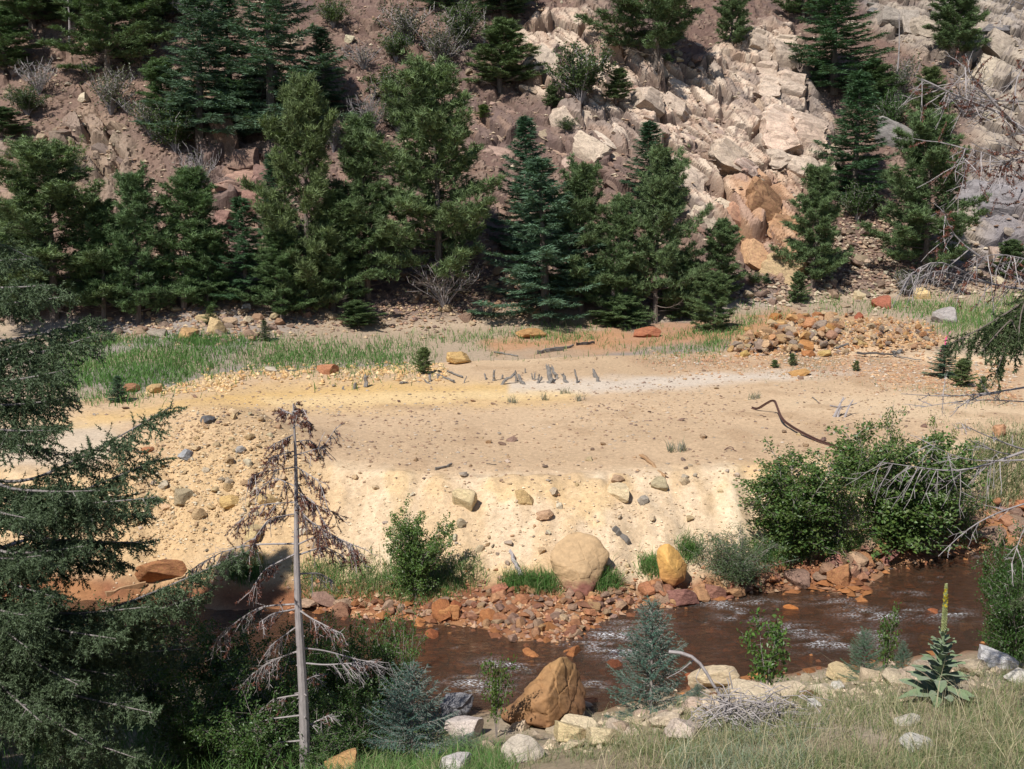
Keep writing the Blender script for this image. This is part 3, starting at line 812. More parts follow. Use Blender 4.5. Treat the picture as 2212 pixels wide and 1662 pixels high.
def boulders():
    # the three great boulders
    P = hit(1255, 1284); k = P.y / FPX
    o = hull_rock("boulder", [(-64 * k, 0.1, 40 * k), (-74 * k, 0, 92 * k), (-58 * k, 0.25, 120 * k), (-12 * k, 0.55, 142 * k), (36 * k, 0.45, 134 * k), (74 * k, 0.3, 84 * k), (56 * k, 0.1, 44 * k), (28 * k, -0.25, 2 * k), (-4 * k, -0.3, -14 * k), (-40 * k, -0.2, 5 * k), (-50 * k, 0.9, 60 * k), (50 * k, 1.0, 70 * k), (0, 1.1, 20 * k), (0, -0.32, 60 * k), (-30 * k, -0.25, 70 * k)], M['stain'], P, 3)
    me = o.data
    c0 = 60 * k
    for v in me.vertices:
        v.co.z = (v.co.z - c0) * 0.92; v.co.y += 0.18
    o.location.z += c0 * 0.9
    tag(o, "huge rounded tan boulder with purple stained foot between grass tufts at the bank", "boulder")
    P = hit(1452, 1262); k = P.y / FPX
    o = hull_rock("boulder", [(-34 * k, 0.1, 82 * k), (-10 * k, 0.1, 94 * k), (18 * k, 0.2, 72 * k), (38 * k, 0.2, 34 * k), (30 * k, 0, 6 * k), (0, -0.2, -6 * k), (-30 * k, -0.1, 12 * k), (-38 * k, 0.1, 50 * k), (0, -0.35, 40 * k), (-15 * k, -0.3, 62 * k), (15 * k, -0.25, 20 * k), (0, 0.8, 20 * k), (-20 * k, 0.7, 70 * k)], M['stain2'], P, 8)
    for v in o.data.vertices:
        v.co.z -= 45 * k
    o.location.z += 45 * k
    tag(o, "bright ochre boulder standing upright on the far bank, rusty at its base", "boulder")
    # slab in the stream
    C0 = Vector(py(1175, 1560, 17.2)); k = 18.0 / FPX
    def q(u, v, dy):
        p = Vector(py(u, v, 17.2 + dy)); return tuple(p - C0)
    o = hull_rock("boulder", [q(1078, 1545, 0.1), q(1090, 1558, -0.3), q(1146, 1572, -0.45), q(1215, 1413, 0.55), q(1228, 1418, 0.75), q(1247, 1441, 0.8), q(1267, 1490, 0.7), q(1264, 1540, 0.3), q(1190, 1575, -0.4), q(1140, 1490, 0.0), q(1170, 1448, 0.3), q(1180, 1500, -0.35), q(1110, 1560, 0.9), q(1230, 1560, 1.2)], M['stain2'], C0, 5, 34.0, 0.06)
    o.data.materials[0] = M['streamrock']
    tag(o, "great pointed ochre and brown slab leaning in the near edge of the stream", "boulder")
    L = [
        ("dark red flat boulder under the bright ochre boulder at the water's edge", 1476, 1290, 80, 44, PURP, 'hi'),
        ("reddish brown boulder beside the water, right of the dark red flat boulder", 1548, 1278, 58, 38, (0.30, 0.15, 0.11), 'hi'),
        ("domed dark brown boulder in the shallows below the grey-green willow", 1726, 1247, 62, 40, (0.27, 0.17, 0.13), 'hi'),
        ("pink-red rounded stone beside grass left of the huge tan boulder", 1080, 1272, 38, 26, (0.45, 0.19, 0.12), 'mid'),
        ("large rusty block at the tip of the stones below the alder", 1868, 1214, 62, 34, (0.40, 0.20, 0.10), 'hi'),
        ("rusty boulder leaning into the water at the end of the far stones", 1815, 1240, 58, 52, (0.40, 0.19, 0.09), 'hi'),
        ("pinkish slab on the stones below the alder", 1806, 1212, 44, 22, (0.42, 0.20, 0.15), 'mid'),
        ("brown stone at the water below the alder roots", 1845, 1232, 42, 30, (0.33, 0.18, 0.12), 'mid'),
        ("orange wet rock breaking the surface in mid stream", 1708, 1324, 42, 30, (0.46, 0.17, 0.05), 'mid'),
        ("flat tan rock barely above the water in front of the spruce", 1475, 1386, 40, 18, (0.45, 0.24, 0.13), 'mid'),
        ("wet red rock in the water beside the small blue spruce", 1330, 1445, 44, 60, (0.20, 0.07, 0.035), 'mid'),
        ("small orange rock in shallow water left of the gravel bar", 958, 1388, 26, 24, (0.45, 0.22, 0.10), 'mid'),
        ("rusty stone in the water beside the thin sapling", 915, 1432, 24, 32, (0.42, 0.21, 0.10), 'mid'),
        ("orange angular block at the water left of the gravel bar", 970, 1322, 48, 40, (0.48, 0.22, 0.09), 'mid'),
        ("cream block resting against the great slab in the stream", 1217, 1530, 86, 58, WHITE, 'hi'),
        ("pale yellow slab below the cream block on the near shore", 1240, 1585, 100, 46, (0.60, 0.47, 0.27), 'hi'),
        ("white rock in shade beside the blue spruce at the bottom", 1003, 1568, 84, 58, (0.60, 0.52, 0.48), 'hi'),
        ("grey layered slab lying on the white rock by the blue spruce", 985, 1530, 74, 40, (0.22, 0.215, 0.23), 'slab'),
        ("orange-tan boulder at the bottom edge right of the dead trunk", 745, 1648, 84, 62, (0.50, 0.29, 0.13), 'hi'),
        ("white boulder at the bottom edge under the blue spruce", 985, 1652, 84, 46, (0.62, 0.57, 0.54), 'hi'),
        ("pale lichened rock half buried in grass at the bottom centre", 1130, 1622, 90, 52, (0.52, 0.45, 0.37), 'hi'),
        ("cream slab at the crest of the grassy slope left of the sapling", 1540, 1462, 112, 54, (0.62, 0.49, 0.33), 'hi'),
        ("long pinkish rock half hidden by grass left of the dead brush", 1480, 1580, 92, 50, (0.60, 0.49, 0.41), 'hi'),
        ("long cream rock on the crest right of the shore sapling", 1635, 1500, 120, 40, (0.60, 0.49, 0.35), 'hi'),
        ("buff rock on the crest midway between sapling and mullein", 1712, 1492, 84, 34, (0.57, 0.46, 0.33), 'hi'),
        ("low cream rock on the crest left of the round white stone", 1775, 1488, 60, 26, (0.60, 0.50, 0.37), 'mid'),
        ("flat ochre slab above the round white stone on the crest", 1830, 1462, 96, 24, (0.56, 0.43, 0.25), 'hi'),
        ("cream rock beside the dead brush on the slope", 1560, 1530, 96, 40, (0.60, 0.48, 0.35), 'hi'),
        ("cream rock under the little spruce tuft on the crest", 1440, 1555, 80, 40, (0.58, 0.47, 0.35), 'hi'),
        ("yellowish rock at the grass edge under the blue spruce", 1310, 1592, 96, 42, (0.58, 0.47, 0.30), 'hi'),
        ("tan rock on the crest right behind the mullein leaves", 2105, 1440, 70, 30, (0.52, 0.42, 0.30), 'hi'),
        ("small white stone in grass on the crest, centre right", 1758, 1520, 34, 24, (0.72, 0.68, 0.64), 'mid'),
        ("round white stone on the crest left of the mullein", 1810, 1480, 30, 24, (0.72, 0.67, 0.60), 'mid'),
        ("white fractured boulder at the right edge of the crest", 2165, 1428, 104, 40, (0.64, 0.62, 0.62), 'hi'),
        ("white blocky stone at the far right below the fractured boulder", 2200, 1462, 56, 34, (0.68, 0.63, 0.57), 'mid'),
        ("round tan stone in the shallows right of the mullein stalk", 2090, 1360, 38, 32, (0.42, 0.27, 0.16), 'mid'),
        ("ochre stone at the near water edge left of the mullein", 2003, 1384, 34, 30, (0.48, 0.31, 0.13), 'mid'),
        ("pale stone lying flat in the grass under the mullein", 1960, 1560, 60, 18, (0.55, 0.50, 0.42), 'mid'),
        ("bleached stone in the grass at the bottom right", 1985, 1608, 74, 26, (0.55, 0.52, 0.47), 'mid'),
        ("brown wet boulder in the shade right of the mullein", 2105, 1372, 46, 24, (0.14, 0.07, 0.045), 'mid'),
        # on the sandy bank
        ("large cream stone set in the sandy bank below the grey board", 1005, 1076, 62, 44, (0.62, 0.49, 0.29), 'hi'),
        ("ochre egg-shaped stone in the middle of the sandy bank", 1132, 1074, 38, 40, (0.55, 0.385, 0.19), 'hi'),
        ("grey-green stone in the bank under the end of the brown pole", 1425, 1044, 38, 28, (0.46, 0.38, 0.24), 'hi'),
        ("brownish stone in the bank top left of the brown pole", 1336, 1036, 30, 18, (0.46, 0.31, 0.20), 'mid'),
        ("broad pale slab half buried in the bank left of the pole", 1340, 1064, 60, 30, (0.62, 0.49, 0.31), 'mid'),
        ("grey stone below the broad pale slab in the bank", 1388, 1080, 26, 22, (0.42, 0.37, 0.31), 'mid'),
        ("small cream stone at the bank top right of the pole", 1478, 1040, 24, 18, (0.52, 0.40, 0.26), 'mid'),
        ("pinkish stone pressed in the bank above the huge boulder", 1178, 1112, 38, 28, (0.55, 0.35, 0.22), 'mid'),
        ("grey triangular stone on the spoil mound", 392, 1074, 48, 44, (0.40, 0.32, 0.205), 'hi'),
        ("blue-grey flat stone on the spoil mound", 400, 983, 36, 26, (0.36, 0.36, 0.37), 'mid'),
        ("dark grey cube-like block on top of the spoil mound", 448, 906, 30, 28, (0.14, 0.135, 0.14), 'mid'),
        ("brick red flat stone on the left of the spoil mound", 318, 972, 30, 16, (0.48, 0.22, 0.11), 'mid'),
        ("grey flat stone high on the mound beside the dead tree", 520, 972, 24, 16, (0.40, 0.37, 0.34), 'mid'),
        ("yellow stone in the mound below the red branches", 495, 1086, 42, 34, (0.60, 0.40, 0.17), 'hi'),
        ("tan stone in the bank just left of the dead trunk", 570, 1080, 46, 28, (0.58, 0.41, 0.20), 'mid'),
        ("leaning cream slab in the bank left of the dead trunk", 545, 1152, 52, 42, (0.58, 0.44, 0.24), 'hi'),
        ("bright yellow rock at the foot of the bank by the dead tree", 543, 1212, 46, 44, (0.66, 0.45, 0.13), 'hi'),
        ("small white rock in the bank right of the dead trunk", 655, 1146, 26, 24, (0.70, 0.62, 0.50), 'mid'),
        ("buff stone embedded in the bank right of the dead trunk", 688, 1172, 42, 28, (0.50, 0.36, 0.24), 'mid'),
        ("long rust-brown ledge at the bank foot behind the fir branches", 345, 1232, 112, 50, (0.36, 0.165, 0.075), 'hi'),
        ("brown stone in the bank by the tip of the lowest fir branch", 430, 1108, 32, 26, (0.46, 0.32, 0.18), 'mid'),
        # terrace
        ("rust-red round boulder on the far rim of the terrace", 707, 797, 44, 26, (0.42, 0.19, 0.10), 'hi'),
        ("pale stone on the far terrace rim left of the rust-red boulder", 585, 799, 28, 14, (0.52, 0.44, 0.34), 'mid'),
        ("domed ochre boulder behind the row of old posts", 988, 774, 56, 30, (0.58, 0.38, 0.16), 'hi'),
        ("rusty boulder beside the young spruce at the left edge of the terrace", 282, 838, 34, 22, (0.36, 0.18, 0.10), 'mid'),
        ("crumbling ochre lump right of the young spruce on the left", 332, 838, 34, 28, (0.52, 0.35, 0.17), 'mid'),
        ("orange flat-topped boulder in the grass of the swale", 1148, 720, 62, 22, (0.46, 0.26, 0.11), 'hi'),
        ("rust-red boulder below the pines in the middle of the swale", 1400, 718, 58, 24, (0.36, 0.14, 0.075), 'hi'),
        ("dark red leaning boulder at the hill foot behind the stone heap", 1908, 652, 42, 34, (0.36, 0.13, 0.08), 'hi'),
        ("grey smooth boulder in the grass behind the stone heap", 2044, 680, 52, 42, (0.38, 0.34, 0.32), 'hi'),
        ("small red stone at the back of the stone heap", 1858, 682, 20, 18, (0.36, 0.12, 0.07), 'mid'),
        ("tan cubic boulder at the hill foot on the left", 468, 706, 46, 40, (0.58, 0.42, 0.23), 'hi'),
        ("flat pale slab left of the tan cubic boulder", 444, 686, 50, 20, (0.55, 0.41, 0.23), 'hi'),
        ("grey oval boulder at the edge of the long grass, left", 342, 720, 46, 20, (0.32, 0.27, 0.215), 'hi'),
        ("orange boulder at the hill foot right of the grey oval one", 404, 720, 46, 26, (0.50, 0.31, 0.15), 'hi'),
        ("grey cubic stone at the hill foot under the dark spruces", 533, 664, 22, 16, (0.46, 0.42, 0.37), 'mid'),
        ("pale block on the slope beside the small grey cubic stone", 536, 690, 22, 18, (0.52, 0.42, 0.29), 'mid'),
        ("orange block lying on the gravel below the stone heap", 1730, 806, 46, 14, (0.52, 0.29, 0.11), 'mid'),
        ("reddish boulder on the far right below the dead branches", 2160, 930, 40, 26, (0.50, 0.27, 0.15), 'mid'),
        ("cream rock at the hill foot between the two right-hand pines", 1858, 638, 28, 22, (0.55, 0.44, 0.28), 'mid'),
        ("yellow rock at the hill foot below the pine with drooping twigs", 1992, 634, 34, 30, (0.58, 0.43, 0.22), 'mid'),
        # hillside
        ("tall brown leaning block below the big blue spruce", 486, 296, 46, 86, (0.25, 0.165, 0.125), 'slab'),
        ("brown split block under the big blue spruce, lower right", 526, 342, 56, 52, (0.27, 0.175, 0.135), 'slab'),
        ("purple-brown blocks' top piece beside the olive spruce", 566, 384, 46, 48, (0.28, 0.17, 0.14), 'slab'),
        ("dark block left of the olive spruce, wedged low in the cleft", 478, 478, 36, 50, (0.29, 0.17, 0.14), 'slab'),
        ("upright brown block with a rusty face in the cleft", 546, 440, 48, 56, (0.29, 0.165, 0.13), 'slab'),
        ("pale boulder high on the slope beside the tall blue spruce", 642, 88, 28, 26, (0.60, 0.50, 0.37), 'mid'),
        ("small pale rock high on the slope left of the pale boulder", 618, 96, 16, 12, (0.58, 0.48, 0.36), 'mid'),
        ("lone white rock on the bare slope at upper left", 180, 212, 28, 20, (0.58, 0.48, 0.35), 'mid'),
        ("dark tilted boulder on the left slope above the pine", 127, 300, 42, 38, (0.24, 0.18, 0.14), 'slab'),
        ("white rock in the ravine below the rocks at upper right", 1932, 302, 14, 16, (0.60, 0.52, 0.42), 'mid'),
    ]
    for lab, u, v, w, h, c, kd in L:
        stone("boulder" if w > 40 else "stone", lab, u, v, w, h, c, kd, 'boulder' if w > 40 else 'rock')

M['streamrock'] = mat_stain("wet_ochre_rock", (0.22, 0.105, 0.05), (0.36, 0.205, 0.085), -0.1, 1.0)
boulders()

# ------------------------------------------------------------------ scatter helper
def scatter(n, poly, rng, jit=0.0, ymax=100.0):
    """ground points whose bearing falls in an outline"""
    P = np.array(poly, float)
    u0, v0 = P.min(0); u1, v1 = P.max(0)
    out = []
    ft = 0.11 * math.sqrt((u1 - u0) * (v1 - v0))
    wob = min(30.0, 3.0 * ft)
    for _ in range(40):
        u = rng.uniform(u0 - ft * 0.5, u1 + ft * 0.5, 4 * n); v = rng.uniform(v0 - ft * 0.3, v1 + ft * 0.3, 4 * n)
        ok = psdf(u, v, poly) + ft * (rng.normal(size=len(u)) * 0.45 - 0.1) + wob * fbm(u / 70, v / 40, 3, 5) > 0
        out += list(zip(u[ok], v[ok]))
        if len(out) >= n:
            break
    return out[:n]

def hits(uv):
    """vectorised hit for many bearings"""
    uv = np.asarray(uv, float)
    cx = (uv[:, 0] - 1106) / FPX; cy = (831 - uv[:, 1]) / FPX
    dx = cx; dy = CP - cy * SP; dz = SP + cy * CP
    Y = np.geomspace(8.0, 130, 520)
    out = np.zeros((len(uv), 3))
    for a in range(0, len(uv), 400):
        sl = slice(a, a + 400)
        X = (dx[sl] / dy[sl])[:, None] * Y[None, :]
        D = (dz[sl] / dy[sl])[:, None] * Y[None, :] - zlook(X, np.broadcast_to(Y, X.shape))
        k = np.argmax(D < 0, axis=1)
        k = np.where(D[np.arange(len(k)), k] < 0, k, len(Y) - 1)
        r_ = np.arange(len(k)); k0 = np.maximum(k - 1, 0)
        d0 = D[r_, k0]; d1 = D[r_, k]
        f = np.clip(d0 / np.where(np.abs(d0 - d1) < 1e-9, 1e-9, d0 - d1), 0, 1)
        yy = Y[k0] + (Y[k] - Y[k0]) * f
        out[sl, 0] = (dx[sl] / dy[sl]) * yy; out[sl, 1] = yy
    out[:, 2] = zlook(out[:, 0], out[:, 1])
    return out

def pal(r, cols, j=0.12):
    c = np.array(cols[r.randrange(len(cols))]); f = 1 + r.uniform(-j, j) * 1.6
    return tuple(np.clip(c * f * (1 + np.array([r.uniform(-j, j) * 0.4 for _ in range(3)])), 0.02, 0.8))

LAND = []
def colour_word(c):
    r, g, b = c
    if r > 0.5 and b > 0.3: return "pale"
    if r < 0.3: return "dark brown"
    if b / r > 0.62: return "greyish"
    if b / r < 0.33: return "orange" if g / r > 0.46 else "rust-red"
    return "tan" if r > 0.42 else "brown"

def stone_field(n, poly, seed, smin, smax, cols, name, place, cat, group, meshes=None, flat=0.7, sink=0.25, power=2.2, parent=None, lift=0.0):
    rng = np.random.default_rng(seed); r = random.Random(seed)
    uv = scatter(n, poly, rng)
    for p, (uu, vv) in zip(hits(uv), uv):
        s = (smin + (smax - smin) * r.random() ** power) * 0.5
        me = (meshes or ROCK_LO)[r.randrange(len(meshes or ROCK_LO))]
        c = pal(r, cols)
        o = link(name, me, parent, (p[0], p[1], p[2] + s * flat * (1 - 2 * sink) + lift * r.random()), (r.uniform(-0.4, 0.4), r.uniform(-0.4, 0.4), r.uniform(0, 6.3)), (s * r.uniform(0.8, 1.3), s * r.uniform(0.7, 1.1), s * flat * r.uniform(0.8, 1.25)), c)
        f = (s * 2 - smin) / (smax - smin)
        size = "big" if f > 0.55 else "medium" if f > 0.22 else "small"
        near = min(LAND, key=lambda q: math.hypot(q[1] - uu, (q[2] - vv) * 1.3))
        du, dv = uu - near[1], vv - near[2]
        if max(abs(du), abs(dv)) < 16: rel = "against"
        elif abs(du) > abs(dv): rel = "right of" if du > 0 else "left of"
        else: rel = "below" if dv > 0 else "above"
        tag(o, f"{size} {colour_word(c)} stone {place}, {rel} {near[0]}", cat, group)

def gravel(name, n, poly, seed, smin, smax, cols, power=2.0, flat=0.6, label=None, weight=None):
    """pebbles too many and too small to count, as one mass"""
    rng = np.random.default_rng(seed); r = random.Random(seed)
    uv = scatter(n, poly, rng)
    P = hits(uv)
    if weight is not None:
        P = P[weight(P, rng)]
    bv = np.array([(0.9, 0.35, -0.2), (-0.3, 0.95, -0.1), (-0.95, -0.3, -0.2), (0.35, -0.95, 0.0), (0.15, 0.1, 0.9), (-0.1, -0.05, -0.9)])
    bf = np.array([[0, 1, 4], [1, 2, 4], [2, 3, 4], [3, 0, 4], [1, 0, 5], [2, 1, 5], [3, 2, 5], [0, 3, 5]])
    n = len(P)
    s = (smin + (smax - smin) * rng.random(n) ** power) * 0.5
    V = bv[None] * (1 + rng.uniform(-0.3, 0.3, (n, len(bv), 1)))
    V = V * (s[:, None] * np.stack([rng.uniform(0.8, 1.4, n), rng.uniform(0.7, 1.1, n), flat * rng.uniform(0.7, 1.2, n)], -1))[:, None, :]
    a = rng.uniform(0, 6.3, n); ca, sa = np.cos(a)[:, None], np.sin(a)[:, None]
    V = np.stack([V[..., 0] * ca - V[..., 1] * sa, V[..., 0] * sa + V[..., 1] * ca, V[..., 2]], -1) + (P + np.stack([0 * s, 0 * s, s * flat * 0.4], -1))[:, None, :]
    F = (bf[None] + (np.arange(n) * len(bv))[:, None, None]).reshape(-1, 3)
    cc = np.array(cols)[rng.integers(0, len(cols), n)] * rng.uniform(0.75, 1.25, (n, 1))
    me = mesh_np(name, V.reshape(-1, 3), F, M['pebble'], np.repeat(cc, len(bv), axis=0))
    return tag(link(name, me), label, None, None, "stuff")

HEAP = [(1578, 748), (1640, 720), (1690, 692), (1750, 682), (1830, 684), (1900, 688), (1990, 706), (2040, 735), (2000, 752), (1900, 748), (1800, 758), (1700, 766), (1600, 766)]
HEAP_L = [(1590, 746), (1650, 716), (1700, 690), (1790, 682), (1820, 700), (1800, 745), (1700, 764), (1600, 762)]
SHORE = [(1000, 1300), (1050, 1270), (1180, 1285), (1280, 1290), (1420, 1262), (1440, 1290), (1350, 1318), (1280, 1352), (1225, 1385), (1150, 1368), (1060, 1352), (960, 1335)]
SHORE_R = [(1700, 1240), (1800, 1195), (1900, 1170), (1945, 1185), (1920, 1215), (1850, 1265), (1800, 1255), (1760, 1250)]
SHORE_F = [(2060, 1150), (2140, 1110), (2212, 1080), (2240, 1150), (2150, 1170), (2090, 1180)]

LAND += [("the huge tan boulder", 1255, 1215), ("the ochre boulder", 1455, 1222), ("the great slab", 1180, 1490), ("the dark red boulder", 1476, 1290), ("the domed brown boulder", 1726, 1247), ("the rusty shore block", 1868, 1214), ("the orange wet rock", 1708, 1324),
         ("the pink-red stone", 1080, 1272), ("the orange water-edge block", 970, 1322), ("the leafy bush", 892, 1200), ("the cream bank stone", 1005, 1076), ("the egg-shaped stone", 1132, 1074), ("the brown pole", 1410, 1015), ("the grey board", 1340, 1165), ("the dead trunk", 625, 1100), ("the dead treetop", 640, 930),
         ("the yellow mound stone", 495, 1086), ("the triangular grey stone", 392, 1074), ("the dark cube block", 448, 906), ("the blue-grey flat stone", 400, 983), ("the rust ledge", 345, 1232), ("the rim boulder", 707, 797), ("the domed ochre boulder", 988, 774), ("the biggest post", 1155, 795), ("the bent rail", 1680, 900), ("the forked branch", 1815, 880), ("the ribbon spruce", 2038, 785), ("the grey tuft", 1460, 972), ("the lone far post", 1275, 790),
         ("the biggest heap block", 1792, 715), ("the yellow heap block", 1782, 764), ("the grey heap stone", 1624, 744), ("the golden heap slab", 1858, 742), ("the cream heap block", 1800, 690), ("the orange heap-shoulder block", 1688, 702), ("the red leaning boulder", 1908, 652), ("the grey smooth boulder", 2044, 680),
         ("the tan cubic boulder", 468, 706), ("the grey oval boulder", 342, 720), ("the largest pine", 948, 600), ("the low pine bush", 775, 690), ("the blue-green spruce", 1180, 680), ("the cliff pine", 1755, 600), ("the full right pine", 1996, 590), ("the jutting ledge", 1775, 372), ("the top ledge", 1665, 84), ("the round cliff bush", 1255, 160), ("the big blue spruce", 585, 200), ("the left blue spruce", 432, 180), ("the lone white rock", 180, 212), ("the dark tilted boulder", 127, 300), ("the bleached twig bush", 785, 120), ("the top-edge pine", 1410, 100), ("the upper-left pine", 235, 120), ("the small upper pine", 1080, 130), ("the slender pine's top", 795, 280), ("the strata", 250, 380),
         ("the crest slab", 1540, 1462), ("the mullein", 2025, 1480), ("the round white stone", 1810, 1480), ("the dead brush", 1610, 1560), ("the cream block", 1217, 1530), ("the fractured white boulder", 2165, 1428), ("the shore sapling", 1655, 1470), ("the right-edge limb", 2190, 1110)]
def stones():
    rustc = [(0.36, 0.165, 0.085), (0.42, 0.24, 0.125), (0.38, 0.20, 0.115), (0.36, 0.23, 0.15), (0.43, 0.29, 0.185), (0.28, 0.135, 0.085), (0.30, 0.19, 0.14)]
    heapc = [(0.42, 0.235, 0.105), (0.42, 0.27, 0.15), (0.48, 0.34, 0.20), (0.37, 0.19, 0.09), (0.40, 0.29, 0.19), (0.31, 0.185, 0.11), (0.28, 0.21, 0.165)]
    # the stone heap: the big blocks on its left, smaller ones to the right
    for lab, u, v, w, h, c in [
        ("biggest orange block in the middle of the stone heap", 1792, 715, 38, 34, (0.50, 0.26, 0.09)), ("pale yellow-white block near the top of the heap", 1756, 722, 30, 22, (0.60, 0.52, 0.36)),
        ("orange rounded block at the front of the heap", 1742, 748, 40, 24, (0.50, 0.24, 0.09)), ("rust-red block in front of the stone heap", 1748, 764, 36, 18, (0.46, 0.20, 0.08)),
        ("yellow block at the front edge of the stone heap", 1782, 764, 34, 20, (0.60, 0.42, 0.17)), ("golden slab right of the middle of the heap", 1858, 742, 38, 18, (0.60, 0.42, 0.19)),
        ("pale orange block on the heap's left shoulder", 1688, 702, 34, 26, (0.55, 0.34, 0.15)), ("rusty block at the top left of the heap", 1676, 686, 38, 18, (0.47, 0.21, 0.07)),
        ("brown-red block on top of the stone heap", 1742, 692, 36, 20, (0.36, 0.15, 0.07)), ("cream block on top of the stone heap, right of the brown-red one", 1800, 690, 34, 22, (0.58, 0.42, 0.26)),
        ("round grey stone low on the left of the heap", 1624, 744, 18, 15, (0.28, 0.27, 0.28)), ("yellow block at the left foot of the heap", 1610, 765, 24, 18, (0.62, 0.42, 0.15)),
        ("tan block at the left end of the stone heap", 1580, 754, 20, 18, (0.52, 0.33, 0.15)), ("big rust-red top block of the heap", 1770, 682, 34, 18, (0.44, 0.20, 0.09))]:
        stone("heap_block", lab, u, v, w * 0.85, h * 0.85, tuple(np.array(c) * 0.88), 'mid', 'rock', lift=0.4)
    stone_field(110, HEAP_L, 11, 0.22, 0.58, heapc, "heap_stone", "in the heap", "stone", "larger stones of the heap", ROCK_LO, 0.75, 0.1, 1.8, lift=0.25)
    stone_field(170, HEAP, 12, 0.16, 0.4, heapc, "heap_stone", "on the heap", "stone", "smaller stones of the heap", ROCK_LO, 0.75, 0.1, 1.6, lift=0.15)
    gravel("heap_gravel", 2600, HEAP, 13, 0.08, 0.26, heapc, 1.5, 0.8, "fine rubble filling the stone heap")
    # gravel bar and shore stones
    stone_field(190, SHORE, 21, 0.10, 0.32, rustc, "shore_stone", "on the gravel bar", "stone", "stones of the gravel bar", ROCK_LO, 0.6, 0.15, 1.6)
    stone_field(46, SHORE_R, 22, 0.2, 0.6, rustc + [PURP, (0.36, 0.2, 0.14)], "shore_stone", "on the shore", "stone", "shore stones below the alder", ROCK_LO, 0.6, 0.15, 1.4)
    stone_field(50, SHORE_F, 23, 0.2, 0.7, rustc, "shore_stone", "on the far shore", "stone", "shore stones at the right edge", ROCK_LO, 0.5, 0.2, 1.4)
    stone_field(46, [(1380, 1280), (1560, 1262), (1700, 1240), (1690, 1262), (1560, 1300), (1440, 1300)], 24, 0.15, 0.5, rustc, "shore_stone", "at the water line", "stone", "stones by the dark red boulders", ROCK_LO, 0.6, 0.15, 1.6)
    stone_field(30, [(640, 1290), (900, 1300), (1000, 1300), (960, 1340), (830, 1340), (640, 1318)], 25, 0.15, 0.55, rustc, "shore_stone", "on the shaded shore", "stone", "stones along the shaded shore", ROCK_LO, 0.6, 0.15, 1.6)
    gravel("shore_gravel", 2600, [(640, 1285), (1000, 1285), (1250, 1285), (1600, 1245), (1900, 1190), (2212, 1090), (2240, 1150), (1900, 1225), (1600, 1275), (1420, 1310), (1240, 1390), (960, 1342), (640, 1320)], 26, 0.05, 0.2, rustc, 2, 0.7, "rust-stained shingle along the far shore")
    gravel("bed_gravel", 1500, [(700, 1325), (1200, 1395), (1500, 1330), (2050, 1210), (2100, 1380), (1500, 1470), (1000, 1500), (700, 1460)], 27, 0.12, 0.45, [(0.24, 0.10, 0.04), (0.30, 0.13, 0.05), (0.17, 0.07, 0.035)], 2, 0.45, "rusty cobbles on the stream bed")
    stone_field(26, [(900, 1350), (1200, 1395), (1500, 1345), (1900, 1280), (2050, 1330), (1800, 1400), (1300, 1460), (1000, 1480)], 28, 0.3, 0.6, [(0.36, 0.15, 0.06), (0.30, 0.10, 0.045)], "stream_stone", "in the stream", "stone", "wet stones in the stream", ROCK_LO, 0.6, 0.2, 1.4)
    # bank and terrace
    bankc = [(0.58, 0.44, 0.27), (0.50, 0.36, 0.22), (0.42, 0.34, 0.26), (0.60, 0.48, 0.33), (0.47, 0.28, 0.16), (0.62, 0.52, 0.38)]
    bankg = [(0.60, 0.46, 0.30), (0.55, 0.41, 0.26), (0.50, 0.37, 0.24), (0.66, 0.54, 0.38), (0.46, 0.35, 0.25)]
    moundc = [(0.52, 0.37, 0.21), (0.46, 0.32, 0.18), (0.56, 0.41, 0.24), (0.42, 0.28, 0.16), (0.5, 0.42, 0.3)]
    BANK = [(260, 1000), (420, 900), (600, 920), (700, 1030), (1100, 1045), (1600, 1015), (1590, 1170), (1420, 1250), (1030, 1265), (640, 1230), (250, 1235)]
    stone_field(80, BANK, 31, 0.10, 0.28, bankc, "bank_stone", "in the sandy bank", "stone", "stones in the sandy bank", ROCK_LO, 0.8, 0.35, 2.4)
    gravel("bank_gravel", 3800, BANK, 32, 0.025, 0.10, bankg, 2.4, 0.6, "grit and pebbles stuck in the sandy bank")
    stone_field(90, [(260, 1050), (360, 930), (450, 885), (570, 895), (680, 960), (640, 1100), (300, 1150)], 33, 0.10, 0.28, moundc, "mound_stone", "on the mound", "stone", "stones on the spoil mound", ROCK_LO, 0.8, 0.3, 2.0)
    gravel("mound_gravel", 3200, [(240, 1080), (340, 930), (450, 880), (570, 890), (690, 960), (690, 1100), (300, 1200)], 34, 0.03, 0.13, moundc, 2.2, 0.7, "loose rubble of the spoil mound")
    benc = [(0.36, 0.24, 0.145), (0.30, 0.195, 0.13), (0.46, 0.33, 0.20), (0.20, 0.14, 0.11), (0.26, 0.17, 0.12), (0.40, 0.33, 0.26)]
    TERR = [(120, 880), (420, 840), (700, 812), (1100, 795), (1500, 785), (1900, 800), (2150, 860), (2100, 930), (1900, 985), (1600, 1000), (1100, 1030), (760, 1005), (620, 900), (300, 930)]
    def patchy(P, rng):
        q = fbm(P[:, 0] / 3.0, P[:, 1] / 3.5, 3, 61) + 0.25 * rng.normal(size=len(P))
        return q > 0.02
    gravel("terrace_gravel", 13000, TERR, 41, 0.03, 0.14, benc, 2.4, 0.5, "scattered chips and pebbles on the sandy terrace", patchy)
    stone_field(70, TERR, 42, 0.10, 0.28, benc, "terrace_stone", "on the terrace", "stone", "stones on the sandy terrace", ROCK_LO, 0.55, 0.2, 2.5)
